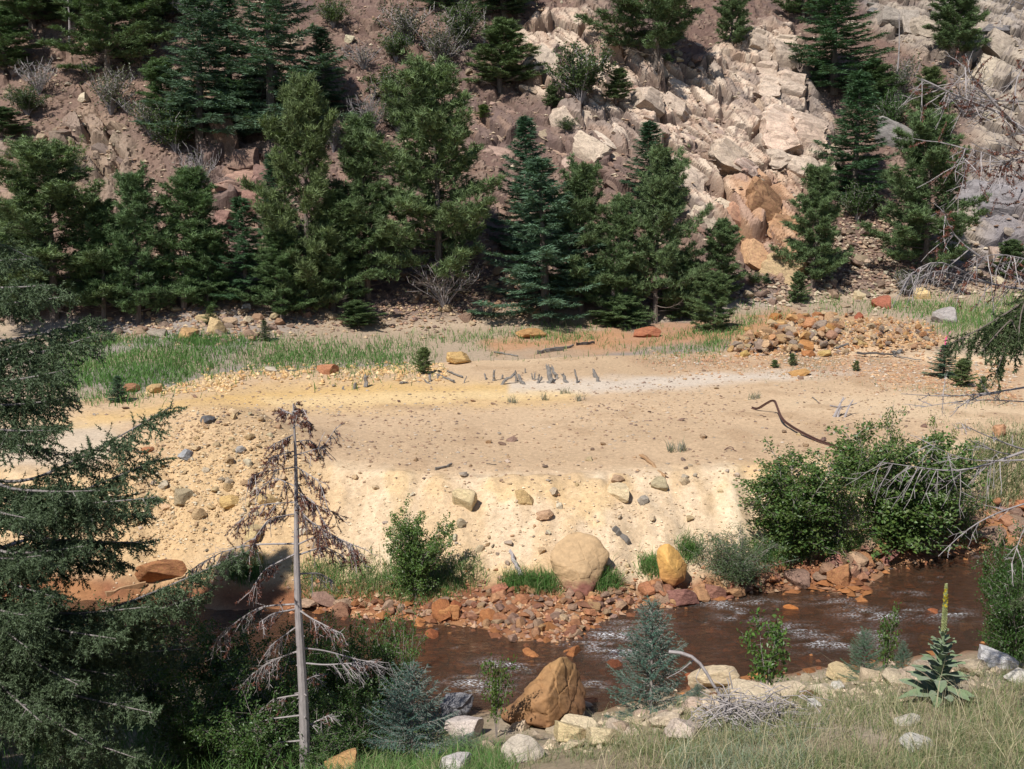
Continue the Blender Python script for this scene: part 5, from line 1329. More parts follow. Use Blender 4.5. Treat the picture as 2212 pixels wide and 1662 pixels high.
def hill_plants():
    G1 = "conifers along the foot of the slope"; G2 = "conifers higher up the slope"
    T = [  # form, kind, label, u, base, top, width, tint, group
        (PINE[1], "pine_tree", "broad bushy pine at the left edge behind the fir branches", 118, 690, 322, 300, (1.0, 1.0, 0.95), G1),
        (PINE[0], "pine_tree", "pine right of the broad bushy pine at the left, trunk line pale", 300, 700, 380, 160, (0.85, 0.95, 0.9), G1),
        (PINE[2], "pine_tree", "pine with a spiky double top left of the dark rock cleft", 398, 668, 372, 170, (0.85, 0.95, 0.85), G1),
        (SPRU[2], "spruce_tree", "slim dark spruce standing right of the dark rock cleft", 532, 655, 425, 100, (0.75, 0.95, 0.75), G1),
        (PINE[3], "pine_tree", "tall olive conifer with narrow tip below the big blue spruce", 664, 680, 178, 190, (1.0, 0.95, 0.85), G1),
        (PINE[0], "pine_tree", "low bushy pine spreading at the foot of the tall olive conifer", 610, 692, 500, 150, (0.8, 0.9, 0.8), G1),
        (PINE[2], "pine_tree", "slender pine left of the largest central pine", 795, 645, 262, 160, (0.95, 0.98, 0.95), G1),
        (PINE[1], "pine_tree", "largest central pine with dead grey lower limbs", 948, 640, 152, 270, (1.05, 1.05, 1.0), G1),
        (SPRU[1], "spruce_tree", "dark narrow spruce just right of the largest central pine", 1140, 560, 252, 110, (0.75, 0.95, 0.9), G1),
        (SPRU[0], "spruce_tree", "blue-green spruce skirted to the ground right of centre", 1180, 692, 340, 190, (1.15, 1.25, 1.3), G1),
        (PINE[0], "pine_tree", "pine crowding the right side of the blue-green spruce", 1255, 672, 362, 170, (0.95, 0.98, 0.95), G1),
        (SPRU[2], "spruce_tree", "small dark spruce top rising against the pale cliff", 1402, 470, 262, 100, (0.75, 0.92, 0.85), G1),
        (PINE[1], "pine_tree", "large pine in front of the pale cliff, right of centre", 1415, 698, 335, 170, (0.98, 1.0, 0.98), G1),
        (PINE[2], "pine_tree", "short pine between the two larger pines right of centre", 1320, 700, 430, 115, (0.95, 1.0, 0.95), G1),
        (PINE[3], "pine_tree", "small pine at the foot of the pale cliff", 1550, 655, 478, 110, (0.95, 1.0, 0.95), G1),
        (PINE[3], "pine_tree", "dense young pine standing forward of the others by the swale", 1542, 716, 590, 100, (1.0, 1.02, 0.95), G1),
        (PINE[0], "pine_tree", "lone pine against the rusty right end of the cliff", 1755, 622, 364, 130, (0.98, 1.02, 0.98), G1),
        (PINE[3], "pine_tree", "tiny pine at the left foot of the lone cliff pine", 1722, 656, 588, 44, (0.98, 1.0, 0.95), G1),
        (PINE[1], "pine_tree", "full pine on the right behind the dead drooping twigs", 1996, 606, 258, 210, (0.9, 0.95, 0.9), G1),
        (PINE[3], "pine_tree", "low pine bush spilling over the swale edge right of centre", 1350, 706, 640, 120, (0.95, 1.0, 0.92), G1),
        (PINE[3], "pine_tree", "low dark pine bush at the foot of the largest central pine", 775, 706, 650, 90, (0.9, 0.95, 0.88), G1),
        (PINE[2], "pine_tree", "dark pine filling the gap left of the rock cleft", 225, 695, 440, 130, (0.8, 0.9, 0.82), G1),
        (PINE[3], "pine_tree", "bushy pine low in front of the rock cleft", 450, 672, 500, 110, (0.8, 0.92, 0.82), G1),
        (PINE[1], "pine_tree", "wide low pine left of the slender pine", 720, 672, 420, 170, (0.9, 0.95, 0.88), G1),
        (PINE[2], "pine_tree", "pine between broad left pine and slope shrubs", 30, 700, 440, 150, (0.85, 0.92, 0.85), G1),
        (PINE[3], "pine_tree", "small pine tucked under the large pine right of centre", 1470, 690, 560, 110, (0.95, 1.0, 0.92), G1),
        (SPRU[2], "spruce_tree", "thin spruce left of the tall olive conifer", 600, 560, 330, 80, (0.8, 0.95, 0.85), G1),
        (SPRU[1], "spruce_tree", "spruce filling behind the left blue spruce on the upper slope", 500, 250, -20, 120, (0.9, 1.05, 1.0), G2),
        (PINE[3], "pine_tree", "low pine on the upper slope under the left blue spruce", 360, 270, 130, 120, (0.85, 0.95, 0.85), G2),
        (PINE[0], "pine_tree", "pine at the top edge left of the blue spruces", 330, 60, -120, 150, (0.85, 0.95, 0.9), G2),
        (SPRU[1], "spruce_tree", "dark spruce right of the big blue one in its shade", 700, 250, 60, 90, (0.7, 0.85, 0.8), G2),
        (PINE[3], "pine_tree", "scrubby pine in the ravine below grey rock", 1890, 230, 130, 90, (0.85, 0.95, 0.85), G2),
        (SPRU[0], "spruce_tree", "big blue-green spruce on the upper slope, left of centre", 585, 312, -110, 210, (1.15, 1.2, 1.25), G2),
        (SPRU[1], "spruce_tree", "blue-green spruce left of the big one on the upper slope", 432, 300, -40, 160, (1.1, 1.15, 1.2), G2),
        (PINE[1], "pine_tree", "pine with bare lower trunk at the upper left", 235, 165, -90, 230, (0.9, 0.95, 0.9), G2),
        (PINE[3], "pine_tree", "dark pine cut by the left edge near the top", 12, 150, 20, 120, (0.75, 0.85, 0.75), G2),
        (PINE[3], "pine_tree", "dark low pine at the left edge under the upper slope", 5, 292, 232, 90, (0.65, 0.75, 0.7), G2),
        (PINE[0], "pine_tree", "dark pine in the top left corner", 70, 60, -90, 190, (0.75, 0.85, 0.8), G2),
        (PINE[2], "pine_tree", "small pine on the slope left of the pale cliff's upper end", 1080, 202, 48, 140, (1.0, 1.0, 0.95), G2),
        (SPRU[1], "spruce_tree", "dark spruce at the top edge left of the cliff", 1090, 40, -130, 130, (0.75, 0.85, 0.75), G2),
        (PINE[1], "pine_tree", "big dark pine at the top edge above the cliff", 1415, 150, -170, 215, (0.8, 0.85, 0.82), G2),
        (PINE[2], "pine_tree", "slim pine above the cliff's top ledges", 1580, 120, -60, 70, (0.85, 0.9, 0.85), G2),
        (SPRU[0], "spruce_tree", "wide spruce crown right of the overhanging ledges", 1800, 200, -60, 160, (0.8, 1.0, 0.8), G2),
        (SPRU[2], "spruce_tree", "tall thin spruce right of the cliff's jutting ledge", 1840, 440, 150, 120, (0.8, 1.0, 0.8), G2),
        (PINE[2], "pine_tree", "ragged pine at the top right against grey rock", 2065, 150, -70, 110, (0.85, 0.9, 0.85), G2),
        (PINE[3], "pine_tree", "small pine at the right edge above the dead limbs", 2185, 600, 520, 80, (0.9, 0.95, 0.9), G2),
        (PINE[2], "pine_tree", "scrubby pine low on the cliff's left shoulder", 1330, 225, 150, 60, (0.95, 0.95, 0.9), G2),
        (PINE[3], "pine_tree", "tiny pine left of the round bush on the cliff", 1190, 232, 186, 40, (0.95, 0.95, 0.9), G2),
        (PINE[2], "pine_tree", "thin pine behind the dead limbs at upper right", 2010, 300, 150, 90, (0.95, 0.9, 0.8), G2),
        (PINE[3], "pine_tree", "tiny bright pine seedling on brown rock right of the largest pine", 1046, 258, 226, 34, (1.1, 1.1, 0.7), G2),
        (SPRU[1], "spruce_tree", "dark spruce tip at the top edge right of the blue spruces", 960, 20, -110, 80, (0.7, 0.85, 0.75), G2),
        (PINE[0], "pine_tree", "pine at the top edge between the cliff and the wide spruce", 1735, 40, -80, 90, (0.85, 0.95, 0.85), G2),
    ]
    for i, (f, nm, lab, u, vb, vt, w, col, grp) in enumerate(T):
        plant(f, nm, lab, "pine" if nm[0] == 'p' else "spruce", u, vb, vt, w, grp, col, rz=i * 1.7, fat=1.25 if nm[0] == 'p' else 1.6, lean=0.05 * math.sin(i * 2.3))
    B = [
        (BRUSH[1], "round grey-green bush on top of the pale cliff", 1255, 222, 104, 130, (0.9, 1, 0.9)), (BRUSH[0], "grey twiggy shrub on the bare slope at left", 240, 250, 150, 110, (1, 1, 1)),
        (BRUSH[0], "grey shrub right of the twiggy one below the left spruce", 330, 300, 210, 130, (1, 1.1, 1)), (BRUSH[2], "thin grey shrub near the left edge of the slope", 85, 205, 130, 100, (1, 1, 1)),
        (SHRUB[2], "yellow-green leafy bush behind the broad pine at left", 162, 380, 280, 66, (1.3, 1.25, 0.9)), (BRUSH[1], "olive shrub between the two left spruces and the rocks", 380, 330, 240, 100, (1, 1.1, 0.9)),
        (BRUSH[2], "bare grey shrub on the rocks left of the olive conifer", 432, 420, 320, 80, (1, 1, 1)), (BRUSH[2], "bleached fallen-looking twig bush right of the big spruce", 785, 150, 95, 90, (1, 1, 1)),
        (BRUSH[0], "grey twiggy bush high up, centre", 880, 100, 10, 120, (1, 1, 1)), (BRUSH[1], "tall greenish shrub near the top, centre", 1000, 110, 10, 90, (0.9, 1, 0.8)),
        (BRUSH[0], "grey-brown shrub right of the high twiggy bush", 950, 150, 50, 110, (1, 1, 1)), (BRUSH[1], "low green shrub above the largest central pine", 850, 230, 150, 110, (0.9, 1, 0.8)),
        (BRUSH[2], "straggling grey shrub between slender and largest pine", 800, 300, 200, 90, (1, 1, 1)), (BRUSH[1], "dark green bush left of the largest pine's top", 860, 290, 220, 80, (0.8, 0.95, 0.75)),
        (BRUSH[1], "small green shrub at the right of the upper pines, centre", 855, 135, 75, 70, (0.9, 1.1, 0.8)), (BRUSH[0], "pale grey scrub in the ravine at upper right", 1940, 220, 130, 90, (1, 1.1, 1)),
        (BRUSH[1], "green scrub beside the white sapling stem, upper right", 1925, 285, 200, 80, (0.8, 1.1, 0.85)), (BRUSH[2], "rust-tinged scrub near the dead limbs at upper right", 2080, 250, 160, 120, (1.4, 0.9, 0.7)),
        (BRUSH[0], "scrub at the foot of the right-hand full pine", 1960, 640, 585, 70, (0.9, 1, 0.8)), (BRUSH[2], "bare twiggy bush in shade at the base of the largest pine", 960, 668, 560, 150, (0.8, 0.8, 0.8)),
        (BRUSH[1], "green scrub under the jutting ledge of the cliff", 1850, 480, 400, 80, (0.8, 1.0, 0.8)), (BRUSH[1], "low scrub on rocks below the round cliff bush", 1225, 290, 255, 44, (0.8, 0.9, 0.7)),
        (BRUSH[2], "bare scrub in the upper left among boulders", 430, 60, -10, 100, (1, 1, 1)), (BRUSH[1], "olive shrub at the left edge, mid slope", 60, 250, 190, 80, (0.9, 1, 0.9)),
        (BRUSH[1], "small olive bush left of the strata on the slope", 30, 360, 325, 50, (1.1, 1.1, 0.7)), (BRUSH[0], "grey shrub above the rust-faced blocks", 720, 330, 250, 60, (1, 1, 1)),
        (BRUSH[1], "shrub right of the bleached twig bush, high slope", 720, 60, 0, 70, (1, 1.1, 0.8)), (BRUSH[1], "small shrub left of the lone cliff pine's base", 1632, 618, 590, 40, (0.9, 1.1, 0.8)),
    ]
    for i, (f, lab, u, vb, vt, w, col) in enumerate(B):
        plant(f, "hill_shrub", lab, "shrub", u, vb, vt, w, "shrubs on the hillside", col, rz=i * 1.3, fat=1.25)
    S = [(PINE[3], "pine_sapling", "small bushy pine on the far terrace rim by the posts", 916, 808, 752, 52, (1.15, 1.1, 0.9)), (SPRU[0], "spruce_sapling", "young spruce at the left edge of the sandy terrace", 256, 868, 812, 60, (0.85, 1.0, 0.95)),
         (SPRU[2], "spruce_sapling", "yellow-green seedling above the tan cubic boulder", 456, 702, 662, 44, (1.3, 1.2, 0.7)), (SPRU[2], "spruce_sapling", "thin seedling at the edge of the grass, left of centre", 573, 736, 692, 36, (1.1, 1.0, 0.75)),
         (SPRU[0], "spruce_sapling", "dense young spruce tied with pink ribbon at the right", 2038, 815, 745, 84, (1.0, 1.15, 1.2)), (PINE[3], "pine_sapling", "young pine right of the spruce with pink ribbon", 2076, 836, 776, 62, (1.15, 1.1, 0.95)),
         (PINE[3], "pine_sapling", "tiny pine near the dead limb at the right edge", 2122, 850, 814, 30, (1.15, 1.1, 0.95)), (PINE[3], "pine_sapling", "low seedling tuft on the gravel below the stone heap", 1712, 790, 764, 28, (1.2, 1.15, 1.1)),
         (PINE[3], "pine_sapling", "small green seedling left of the gravel tuft", 1672, 795, 778, 24, (1.1, 1.2, 0.9)), (PINE[3], "pine_sapling", "lone dark seedling on gravel right of the orange block", 1850, 802, 780, 22, (1.1, 1.1, 0.9)),
         (SPRU[2], "spruce_sapling", "tiny spruce seedling at the foot of the rubble slope, left", 1655, 615, 590, 24, (0.9, 1.1, 0.9))]
    for i, (f, nm, lab, u, vb, vt, w, col) in enumerate(S):
        plant(f, nm, lab, "sapling", u, vb, vt, w, "saplings on the flat", col, rz=i * 2.1)
hill_plants()

def ribbon():
    b = hit(2038, 815); p = Vector(py(2034, 745, b.y))
    mb = MB()
    t = np.linspace(0, 1, 9)
    P = np.stack([0.05 * np.sin(t * 7) + t * 0.28, 0.05 * np.cos(t * 5), -0.25 + t * 0.75], -1)
    S_ = np.stack([np.cos(t * 5) * 0.03, np.sin(t * 5) * 0.03, 0.01 * t], -1)
    V = np.stack([P - S_, P + S_, P + S_ + [0, 0.006, 0], P - S_ + [0, 0.006, 0]], 1).reshape(-1, 3)
    F = []
    for i in range(8):
        for a, b_ in ((0, 1), (1, 2), (2, 3), (3, 0)):
            F.append([i * 4 + a, i * 4 + b_, i * 4 + 4 + b_, i * 4 + 4 + a])
    mb.add(V, F, (0.85, 0.12, 0.35))
    m, nt, bs = nodes("pink_ribbon"); bs.inputs["Base Color"].default_value = (0.85, 0.10, 0.32, 1); bs.inputs["Roughness"].default_value = 0.5
    tag(link("ribbon", mb.mesh("ribbon", m), None, p), "bright pink marker ribbon on the tip of the young spruce", "ribbon")
    b2 = hit(1550, 655); p2 = Vector(py(1533, 582, b2.y - 1.2))
    mb = MB(); mb.tube(np.array([[-0.16, 0, 0], [-0.05, -0.03, 0.05], [0.05, 0, 0.02], [0.18, 0.02, 0.06]]), 0.03, 5)
    tag(link("ribbon", mb.mesh("ribbon", m), None, p2), "short pink ribbon tied in the small pine below the cliff", "ribbon")
ribbon()

def dead_sapling(u, vb, vt, label):
    b = hit(u, vb); H = py(u, vt, b.y)[2] - b.z
    rng = np.random.default_rng(int(u))
    t = thing("dead_sapling", label, "dead tree", b)
    tr, tw = MB(), MB()
    z = np.linspace(0, 1, 7)
    P = np.stack([0.03 * H * np.sin(z * 3), 0 * z, z * H], -1)
    tr.tube(P, np.linspace(0.09, 0.02, 7), 6)
    for k in range(22):
        s = rng.uniform(0.2, 1); a = rng.uniform(0, 6.28); l = H * 0.13 * (1.2 - s)
        p = np.array([np.interp(s, z, P[:, q]) for q in range(3)])
        tw.tube(np.array([p, p + np.array([math.cos(a), math.sin(a), 0.15]) * l]), [0.018, 0.006], 3, cap=False)
    link("trunk", tr.mesh("trunk", M['dead']), t); link("twigs", tw.mesh("twigs", M['twig']), t)
dead_sapling(1930, 220, 30, "bleached thin dead stem in the ravine at upper right")
dead_sapling(150, 100, -40, "bare pale trunk near the top left corner")
dead_sapling(1045, 110, 20, "thin bleached stem beside the shrubs near the top")

# ------------------------------------------------------------------ plants on the stream banks
def bank_plants():
    plant(SHRUB[0], "alder_bush", "tall leafy alder on the right bank, sprays above the terrace rim", "bush", 1945, 1190, 900, 400, None, (1, 1, 1), 0.4)
    plant(SHRUB[1], "alder_bush", "rounded leafy alder left of the tallest one on the right bank", "bush", 1715, 1205, 975, 340, None, (1, 1, 1), 1.9)
    plant(SHRUB[2], "alder_bush", "slim upper alder shoot reaching highest at the right bank", "bush", 1900, 1110, 845, 170, None, (1.1, 1.1, 1), 2.9)
    plant(SHRUB[2], "alder_bush", "loose alder shoots between the two big alders", "bush", 1810, 1190, 935, 190, None, (1.1, 1.1, 1), 3.7)
    plant(SHRUB[2], "alder_bush", "thin yellowish alder shoot right of the tallest alder", "bush", 2040, 1120, 880, 150, None, (1.3, 1.2, 0.9), 0.9)
    plant(SHRUB[2], "alder_bush", "straggly alder edge at the far right of the bank clump", "bush", 2080, 1175, 1000, 150, None, (0.95, 1.0, 1), 5.0)
    plant(WILLOW, "willow_bush", "low grey-green willow below the alders by the ochre boulder", "bush", 1588, 1262, 1138, 220, None, (1, 1.05, 1.0), 0.2)
    plant(SHRUB[1], "alder_bush", "lone leafy bush at the bank foot left of the gravel bar", "bush", 892, 1288, 1100, 185, None, (1.05, 1.1, 1), 0.7)
    plant(SAPL[0], "alder_sapling", "leafy sapling on the near shore by the stream riffle", "sapling", 1655, 1495, 1312, 130, None, (1.1, 1.1, 1), 0.3, Y=15.4)
    plant(SAPL[1], "alder_sapling", "slim leafy sapling left of the great slab", "sapling", 1072, 1560, 1368, 80, None, (1.1, 1.1, 1), 1.3, Y=16.4)
    plant(SAPL[1], "alder_sapling", "small leafy sapling over the water left of the mullein", "sapling", 1918, 1400, 1272, 80, None, (1.0, 1.05, 1), 2.3, Y=17.0)
    plant(SHRUB[2], "alder_sapling", "spindly sapling standing over the shaded pool", "sapling", 872, 1520, 1255, 150, None, (0.95, 1.05, 1), 4.1, Y=16.5)
    plant(YSPRUCE[0], "blue_spruce", "young blue spruce on the near shore right of the great slab", "spruce", 1405, 1580, 1300, 220, None, (1.0, 1.05, 1.0), 0.5, Y=14.2)
    plant(YSPRUCE[1], "blue_spruce", "young blue spruce at the bottom edge right of the dead trunk", "spruce", 892, 1720, 1432, 260, None, (1.05, 1.05, 1.1), 2.0, Y=12.4)
    plant(YSPRUCE[1], "blue_spruce", "low green spruce by the water left of the mullein", "spruce", 1868, 1425, 1358, 110, None, (0.75, 1.0, 0.65), 1.0, Y=16.2)
    plant(YSPRUCE[0], "blue_spruce", "tiny spruce right of the low green one beside the mullein", "spruce", 1950, 1425, 1385, 60, None, (0.7, 1.0, 0.7), 1.0, Y=15.6)
    plant(YSPRUCE[0], "blue_spruce", "little spruce tuft on the crest right of the blue spruce", "spruce", 1505, 1530, 1478, 60, None, (0.8, 1.0, 0.9), 3.0, Y=13.6)
    # shaded thicket at the lower left
    for i, (u, vb, vt, w, Y, lab) in enumerate([
        (430, 1700, 1440, 330, 12.4, "dense birch thicket at the bottom left under the fir"), (590, 1640, 1370, 300, 14.5, "shaded leafy bush just left of the dead trunk"),
        (735, 1600, 1335, 240, 15.5, "shaded leafy bush right of the dead trunk"), (330, 1600, 1340, 280, 16.0, "dark leafy bush behind the lowest fir branches"),
        (560, 1720, 1500, 280, 11.6, "low leafy bush at the bottom edge left of the dead trunk"), (120, 1640, 1400, 300, 14.0, "dark bush in the bottom left corner"),
        (480, 1600, 1325, 240, 17.2, "tall shaded bush at the water behind the dead trunk's left side"), (200, 1600, 1310, 280, 17.6, "dark bush at the water behind the fir"),
        (655, 1640, 1400, 220, 13.4, "leafy bush right behind the dead trunk"), (780, 1680, 1470, 200, 13.0, "dark bush left of the bottom blue spruce"),
        (815, 1560, 1345, 210, 16.6, "leafy bush over the shaded pool below the lone bank bush"), (690, 1560, 1330, 190, 17.6, "shaded shore bush behind the dead trunk's right limbs"), (20, 1600, 1330, 260, 16.8, "dark bush at the left edge by the water"), (690, 1720, 1540, 220, 11.8, "low bush at the bottom edge right of the dead trunk")]):
        plant(NEARBUSH[i % 2], "birch_bush", lab, "bush", u, vb, vt, w, None, (1, 1, 1), i * 1.1, Y=Y)
    plant(SHRUB[1], "alder_bush", "bush tinted dark for deep shade at the right edge by the stream", "bush", 2170, 1430, 1165, 190, None, (0.6, 0.7, 0.6), 2.2, Y=19.5)  # leaf tint darkened to paint in the deep shade of this corner
    plant(NEARBUSH[0], "alder_bush", "added shade-tinted leafy bush at the right edge behind the fractured boulder", "bush", 2195, 1440, 1200, 200, None, (0.75, 0.85, 0.75), 3.2, Y=17.5)  # added to thicken the shade; its darker tint stands in for shadow
    plant(NEARBUSH[1], "alder_bush", "added shade-tinted bush overhanging the far stream bend at the right edge", "bush", 2230, 1400, 1130, 200, None, (0.75, 0.85, 0.75), 1.2, Y=21.5)  # second added bush, overlapped for shade, with shadow put into the leaf tint
    plant(WILLOW, "willow_bush", "silvery low shrub beside the blue spruce at the bottom", "bush", 1010, 1668, 1585, 110, None, (1.2, 1.35, 1.5), 0.9, Y=12.2)
bank_plants()

# ------------------------------------------------------------------ the conifers that frame the view
def limb_curve(P, n):
    P = np.asarray(P, float)
    t = np.concatenate([[0], np.cumsum(np.linalg.norm(np.diff(P, axis=0), axis=1))]); t /= t[-1]
    s = np.linspace(0, 1, n)
    # Catmull-Rom-like smoothing by repeated averaging of a fine polyline
    Q = np.stack([np.interp(s, t, P[:, k]) for k in range(3)], -1)
    for _ in range(3):
        Q[1:-1] = 0.25 * Q[:-2] + 0.5 * Q[1:-1] + 0.25 * Q[2:]
    return Q

def needled_limb(tree, base, P, r0, rng, name="branch", col=(0.09, 0.128, 0.068), bare=0.25, den=1.0, hang=0.35, mat='dead', tw=0.42):
    """a limb with two ranks of side twigs, all set with short needles"""
    n = 18
    Q = limb_curve(P, n)
    Ltot = np.linalg.norm(np.diff(Q, axis=0), axis=1).sum()
    wd, nd = MB(), MB()
    wd.tube(Q - base, np.linspace(r0, 0.004, n), 6)
    NP, ND = [], []
    def brush(p, e, m):
        if m < 1: return
        q = rng.random(m)[:, None]
        NP.append(p[None] + (e - p)[None] * q)
        ND.append(unit(e - p)[None] * 0.6 + rng.normal(size=(m, 3)) * 0.75)
    ss = np.linspace(0, 1, n)
    T = np.gradient(Q, axis=0); T /= np.linalg.norm(T, axis=1)[:, None]
    k = 0
    for s in np.clip(np.arange(bare, 1.0, 0.050 / Ltot / den) + rng.uniform(-0.01, 0.0), 0, 1):
        p = np.array([np.interp(s, ss, Q[:, q]) for q in range(3)]); t = unit(np.array([np.interp(s, ss, T[:, q]) for q in range(3)]))
        side = unit(np.cross(t, [0, 0, 1.0])) * (1 if k % 2 else -1); k += 1
        l = (0.12 + tw * min(1.0, Ltot / 2.0) * (1 - s) ** 0.6 * min(1, 0.35 + (s - bare) * 3)) * rng.uniform(0.5, 1.35)
        d = unit(t * rng.uniform(0.4, 1.0) + side * rng.uniform(0.2, 1.0) + np.array([0, 0, -hang * rng.uniform(0.0, 2.4)]))
        e = p + d * l
        mid_ = p + d * l * 0.5 + np.array([0, 0, 0.03 * l])
        if k % 5 == 0:
            wd.tube(np.array([p, mid_, e]) - base, [0.006, 0.004, 0.002], 3, cap=False)
        brush(p + d * l * 0.1, mid_, int(l * 90)); brush(mid_, e, int(l * 120))
        for q in np.arange(0.15, 0.97, 0.05 / max(l, 0.08)):
            a = p + d * l * q
            d2 = unit(d * 0.7 + np.cross(d, rng.normal(size=3)) * 0.9 + np.array([0, 0, -hang * 0.6]))
            l2 = (l * 0.5 * (1.1 - q) + 0.04) * rng.uniform(0.6, 1.3)
            brush(a, a + d2 * l2, int(l2 * 150))
    brush(Q[-2], Q[-1] + T[-1] * 0.04, 26)
    b = link(name, wd.mesh("branch_wood", M[mat]), tree)
    NP = np.vstack(NP) - base; ND = np.vstack(ND); m = len(NP)

    nd.needles(NP, ND, rng.uniform(0.026, 0.046, m), 0.013, np.array([col]) * rng.uniform(0.6, 1.4, (m, 1)), rng)
    link("needles", nd.mesh("branch_needles", M['needle']), b)
    return b

def dead_limb(tree, base, P, r0, rng, twigs=18, tl=0.5, droop=0.5, red=0, name="branch", mat='dead', start=0.2, fan=0.8):
    """a bare limb with drooping dead twigs, some with dry red needles"""
    n = 16
    Q = limb_curve(P, n)
    wd, nd = MB(), MB()
    wd.tube(Q - base, np.linspace(r0, 0.003, n), 6)
    ss = np.linspace(0, 1, n); T = np.gradient(Q, axis=0); T /= np.linalg.norm(T, axis=1)[:, None]
    NP, ND = [], []
    for s in rng.uniform(start, 1.0, twigs):
        p = np.array([np.interp(s, ss, Q[:, q]) for q in range(3)]); t = unit(np.array([np.interp(s, ss, T[:, q]) for q in range(3)]))
        d = unit(t * rng.uniform(0.3, 0.9) + rng.normal(size=3) * fan * 0.6 + np.array([0, 0, -droop]))
        l = tl * rng.uniform(0.4, 1.1)
        m = 5; tt = np.linspace(0, 1, m)
        C = p[None] + np.outer(tt * l, d) + np.outer(-droop * 0.25 * l * tt ** 2, [0, 0, 1]) + rng.normal(size=(m, 3)) * 0.02 * l * tt[:, None]
        wd.tube(C - base, np.linspace(0.0065, 0.002, m), 3, cap=False)
        for q in range(3):
            a = C[1 + q]; d2 = unit(d + rng.normal(size=3) * 0.7)
            e = a + d2 * l * 0.35
            wd.tube(np.array([a, e]) - base, [0.0035, 0.0014], 3, cap=False)
            if red and rng.random() < red:
                k = int(42 * l / 0.3) + 8
                NP.append(a[None] + (e - a)[None] * rng.random((k, 1))); ND.append(rng.normal(size=(k, 3)) + d2[None] * 0.5)
    b = link(name, wd.mesh("branch_wood", M[mat]), tree)
    if NP:
        NP = np.vstack(NP) - base; ND = np.vstack(ND); m = len(NP)
        nd.needles(NP, ND, rng.uniform(0.016, 0.032, m), 0.0085, np.array([(0.17, 0.066, 0.045)]) * rng.uniform(0.6, 1.5, (m, 1)), rng)
        link("dry_needles", nd.mesh("dry_needles", M['needle']), b)
    return b

def left_fir():
    Y0 = 12.4; X0 = (-130 - 1106) / FPX * Y0
    base = np.array([X0, Y0, gz(X0, Y0)])
    t = thing("fir_tree", "large dark fir at the left edge, branches reaching across the sandy bank", "fir", base)
    rng = np.random.default_rng(611)
    H = 2.2 - base[2]
    tr = MB()
    z = np.linspace(0, 1, 10)
    tr.tube(np.stack([0.05 * np.sin(z * 5), 0.04 * np.cos(z * 4), z * H - 0.3 * (z == 0)], -1), np.linspace(0.19, 0.02, 10), 9)
    link("trunk", tr.mesh("fir_trunk", M['bark']), t)
    def root(zz):
        return np.array([X0, Y0, zz])
    # limbs seen in the photograph: tip bearing, distance of the tip, how far up the trunk they start
    limbs = [((60, 560), 12.0, -0.55, 0.2), ((112, 615), 11.6, -0.8, 0.2), ((150, 640), 12.6, -1.1, 0.2), ((215, 722), 11.6, -1.75, 0.15), ((205, 690), 12.2, -1.55, 0.2), ((140, 800), 11.2, -1.9, 0.2), ((150, 860), 11.6, -2.2, 0.2),
             ((368, 880), 11.2, -3.3, 0.3), ((110, 930), 11.0, -2.35, 0.2), ((140, 985), 12.4, -2.5, 0.2), ((345, 990), 11.4, -3.55, 0.25), ((335, 1075), 11.0, -3.2, 0.25), ((318, 1112), 12.2, -3.3, 0.25), ((325, 1172), 11.6, -3.6, 0.25),
             ((548, 1185), 11.2, -5.0, 0.45), ((270, 1215), 12.0, -3.9, 0.25), ((220, 1060), 10.8, -3.0, 0.2), ((440, 1285), 11.4, -5.1, 0.3), ((330, 1310), 11.0, -4.6, 0.2), ((250, 1380), 10.6, -4.5, 0.15), ((170, 1480), 10.4, -4.7, 0.1), ((330, 1540), 10.6, -5.2, 0.2), ((120, 1290), 10.6, -4.0, 0.15), ((420, 1400), 12.2, -5.2, 0.3), ((200, 1610), 10.3, -5.2, 0.1), ((60, 1120), 10.6, -3.2, 0.15), ((60, 1400), 10.3, -4.4, 0.15), ((300, 1640), 10.6, -5.6, 0.2), ((180, 1180), 10.9, -3.9, 0.15), ((120, 1060), 11.4, -3.1, 0.15), ((90, 1200), 10.4, -3.9, 0.1), ((380, 1350), 11.6, -5.0, 0.25), ((60, 1330), 10.2, -4.4, 0.1), ((200, 1330), 11.4, -4.5, 0.15), ((100, 850), 12.0, -2.2, 0.15), ((60, 740), 11.8, -1.7, 0.15), ((90, 1560), 10.0, -5.1, 0.1), ((250, 1460), 11.2, -5.0, 0.15), ((70, 660), 12.6, -1.1, 0.1), ((200, 1120), 12.6, -3.6, 0.2)]
    for (uv, Yt, zr, bare) in limbs:
        tip = np.array(py(uv[0], uv[1], Yt)); r_ = root(zr)
        mid1 = r_ * 0.66 + tip * 0.34 + [0, 0, -0.10 * np.linalg.norm(tip - r_) + 0.0]; mid2 = r_ * 0.33 + tip * 0.67 + [0, 0, -0.06 * np.linalg.norm(tip - r_)]
        needled_limb(t, base, [r_, mid1, mid2, tip], 0.026, rng, bare=bare + 0.06, den=1.2, tw=0.6, mat='limb')
    # the far side and the top, outside the picture, that shade the thicket
    for k in range(26):
        zz = base[2] + 1.2 + k * (H - 1.5) / 26
        a = R(110) + k * 2.4
        L = 3.0 * (1 - (zz - base[2]) / H) ** 0.8 + 0.3
        d = np.array([math.cos(a), math.sin(a), 0])
        if d[0] > 0.35 and abs(d[1]) < 0.8:
            d[0] *= -1
        r_ = root(zz); tip = r_ + d * L + [0, 0, -0.25 * L]
        needled_limb(t, base, [r_, r_ * 0.5 + tip * 0.5 + [0, 0, 0.08 * L], tip], 0.03, rng, bare=0.15, den=0.45, tw=0.7)
left_fir()

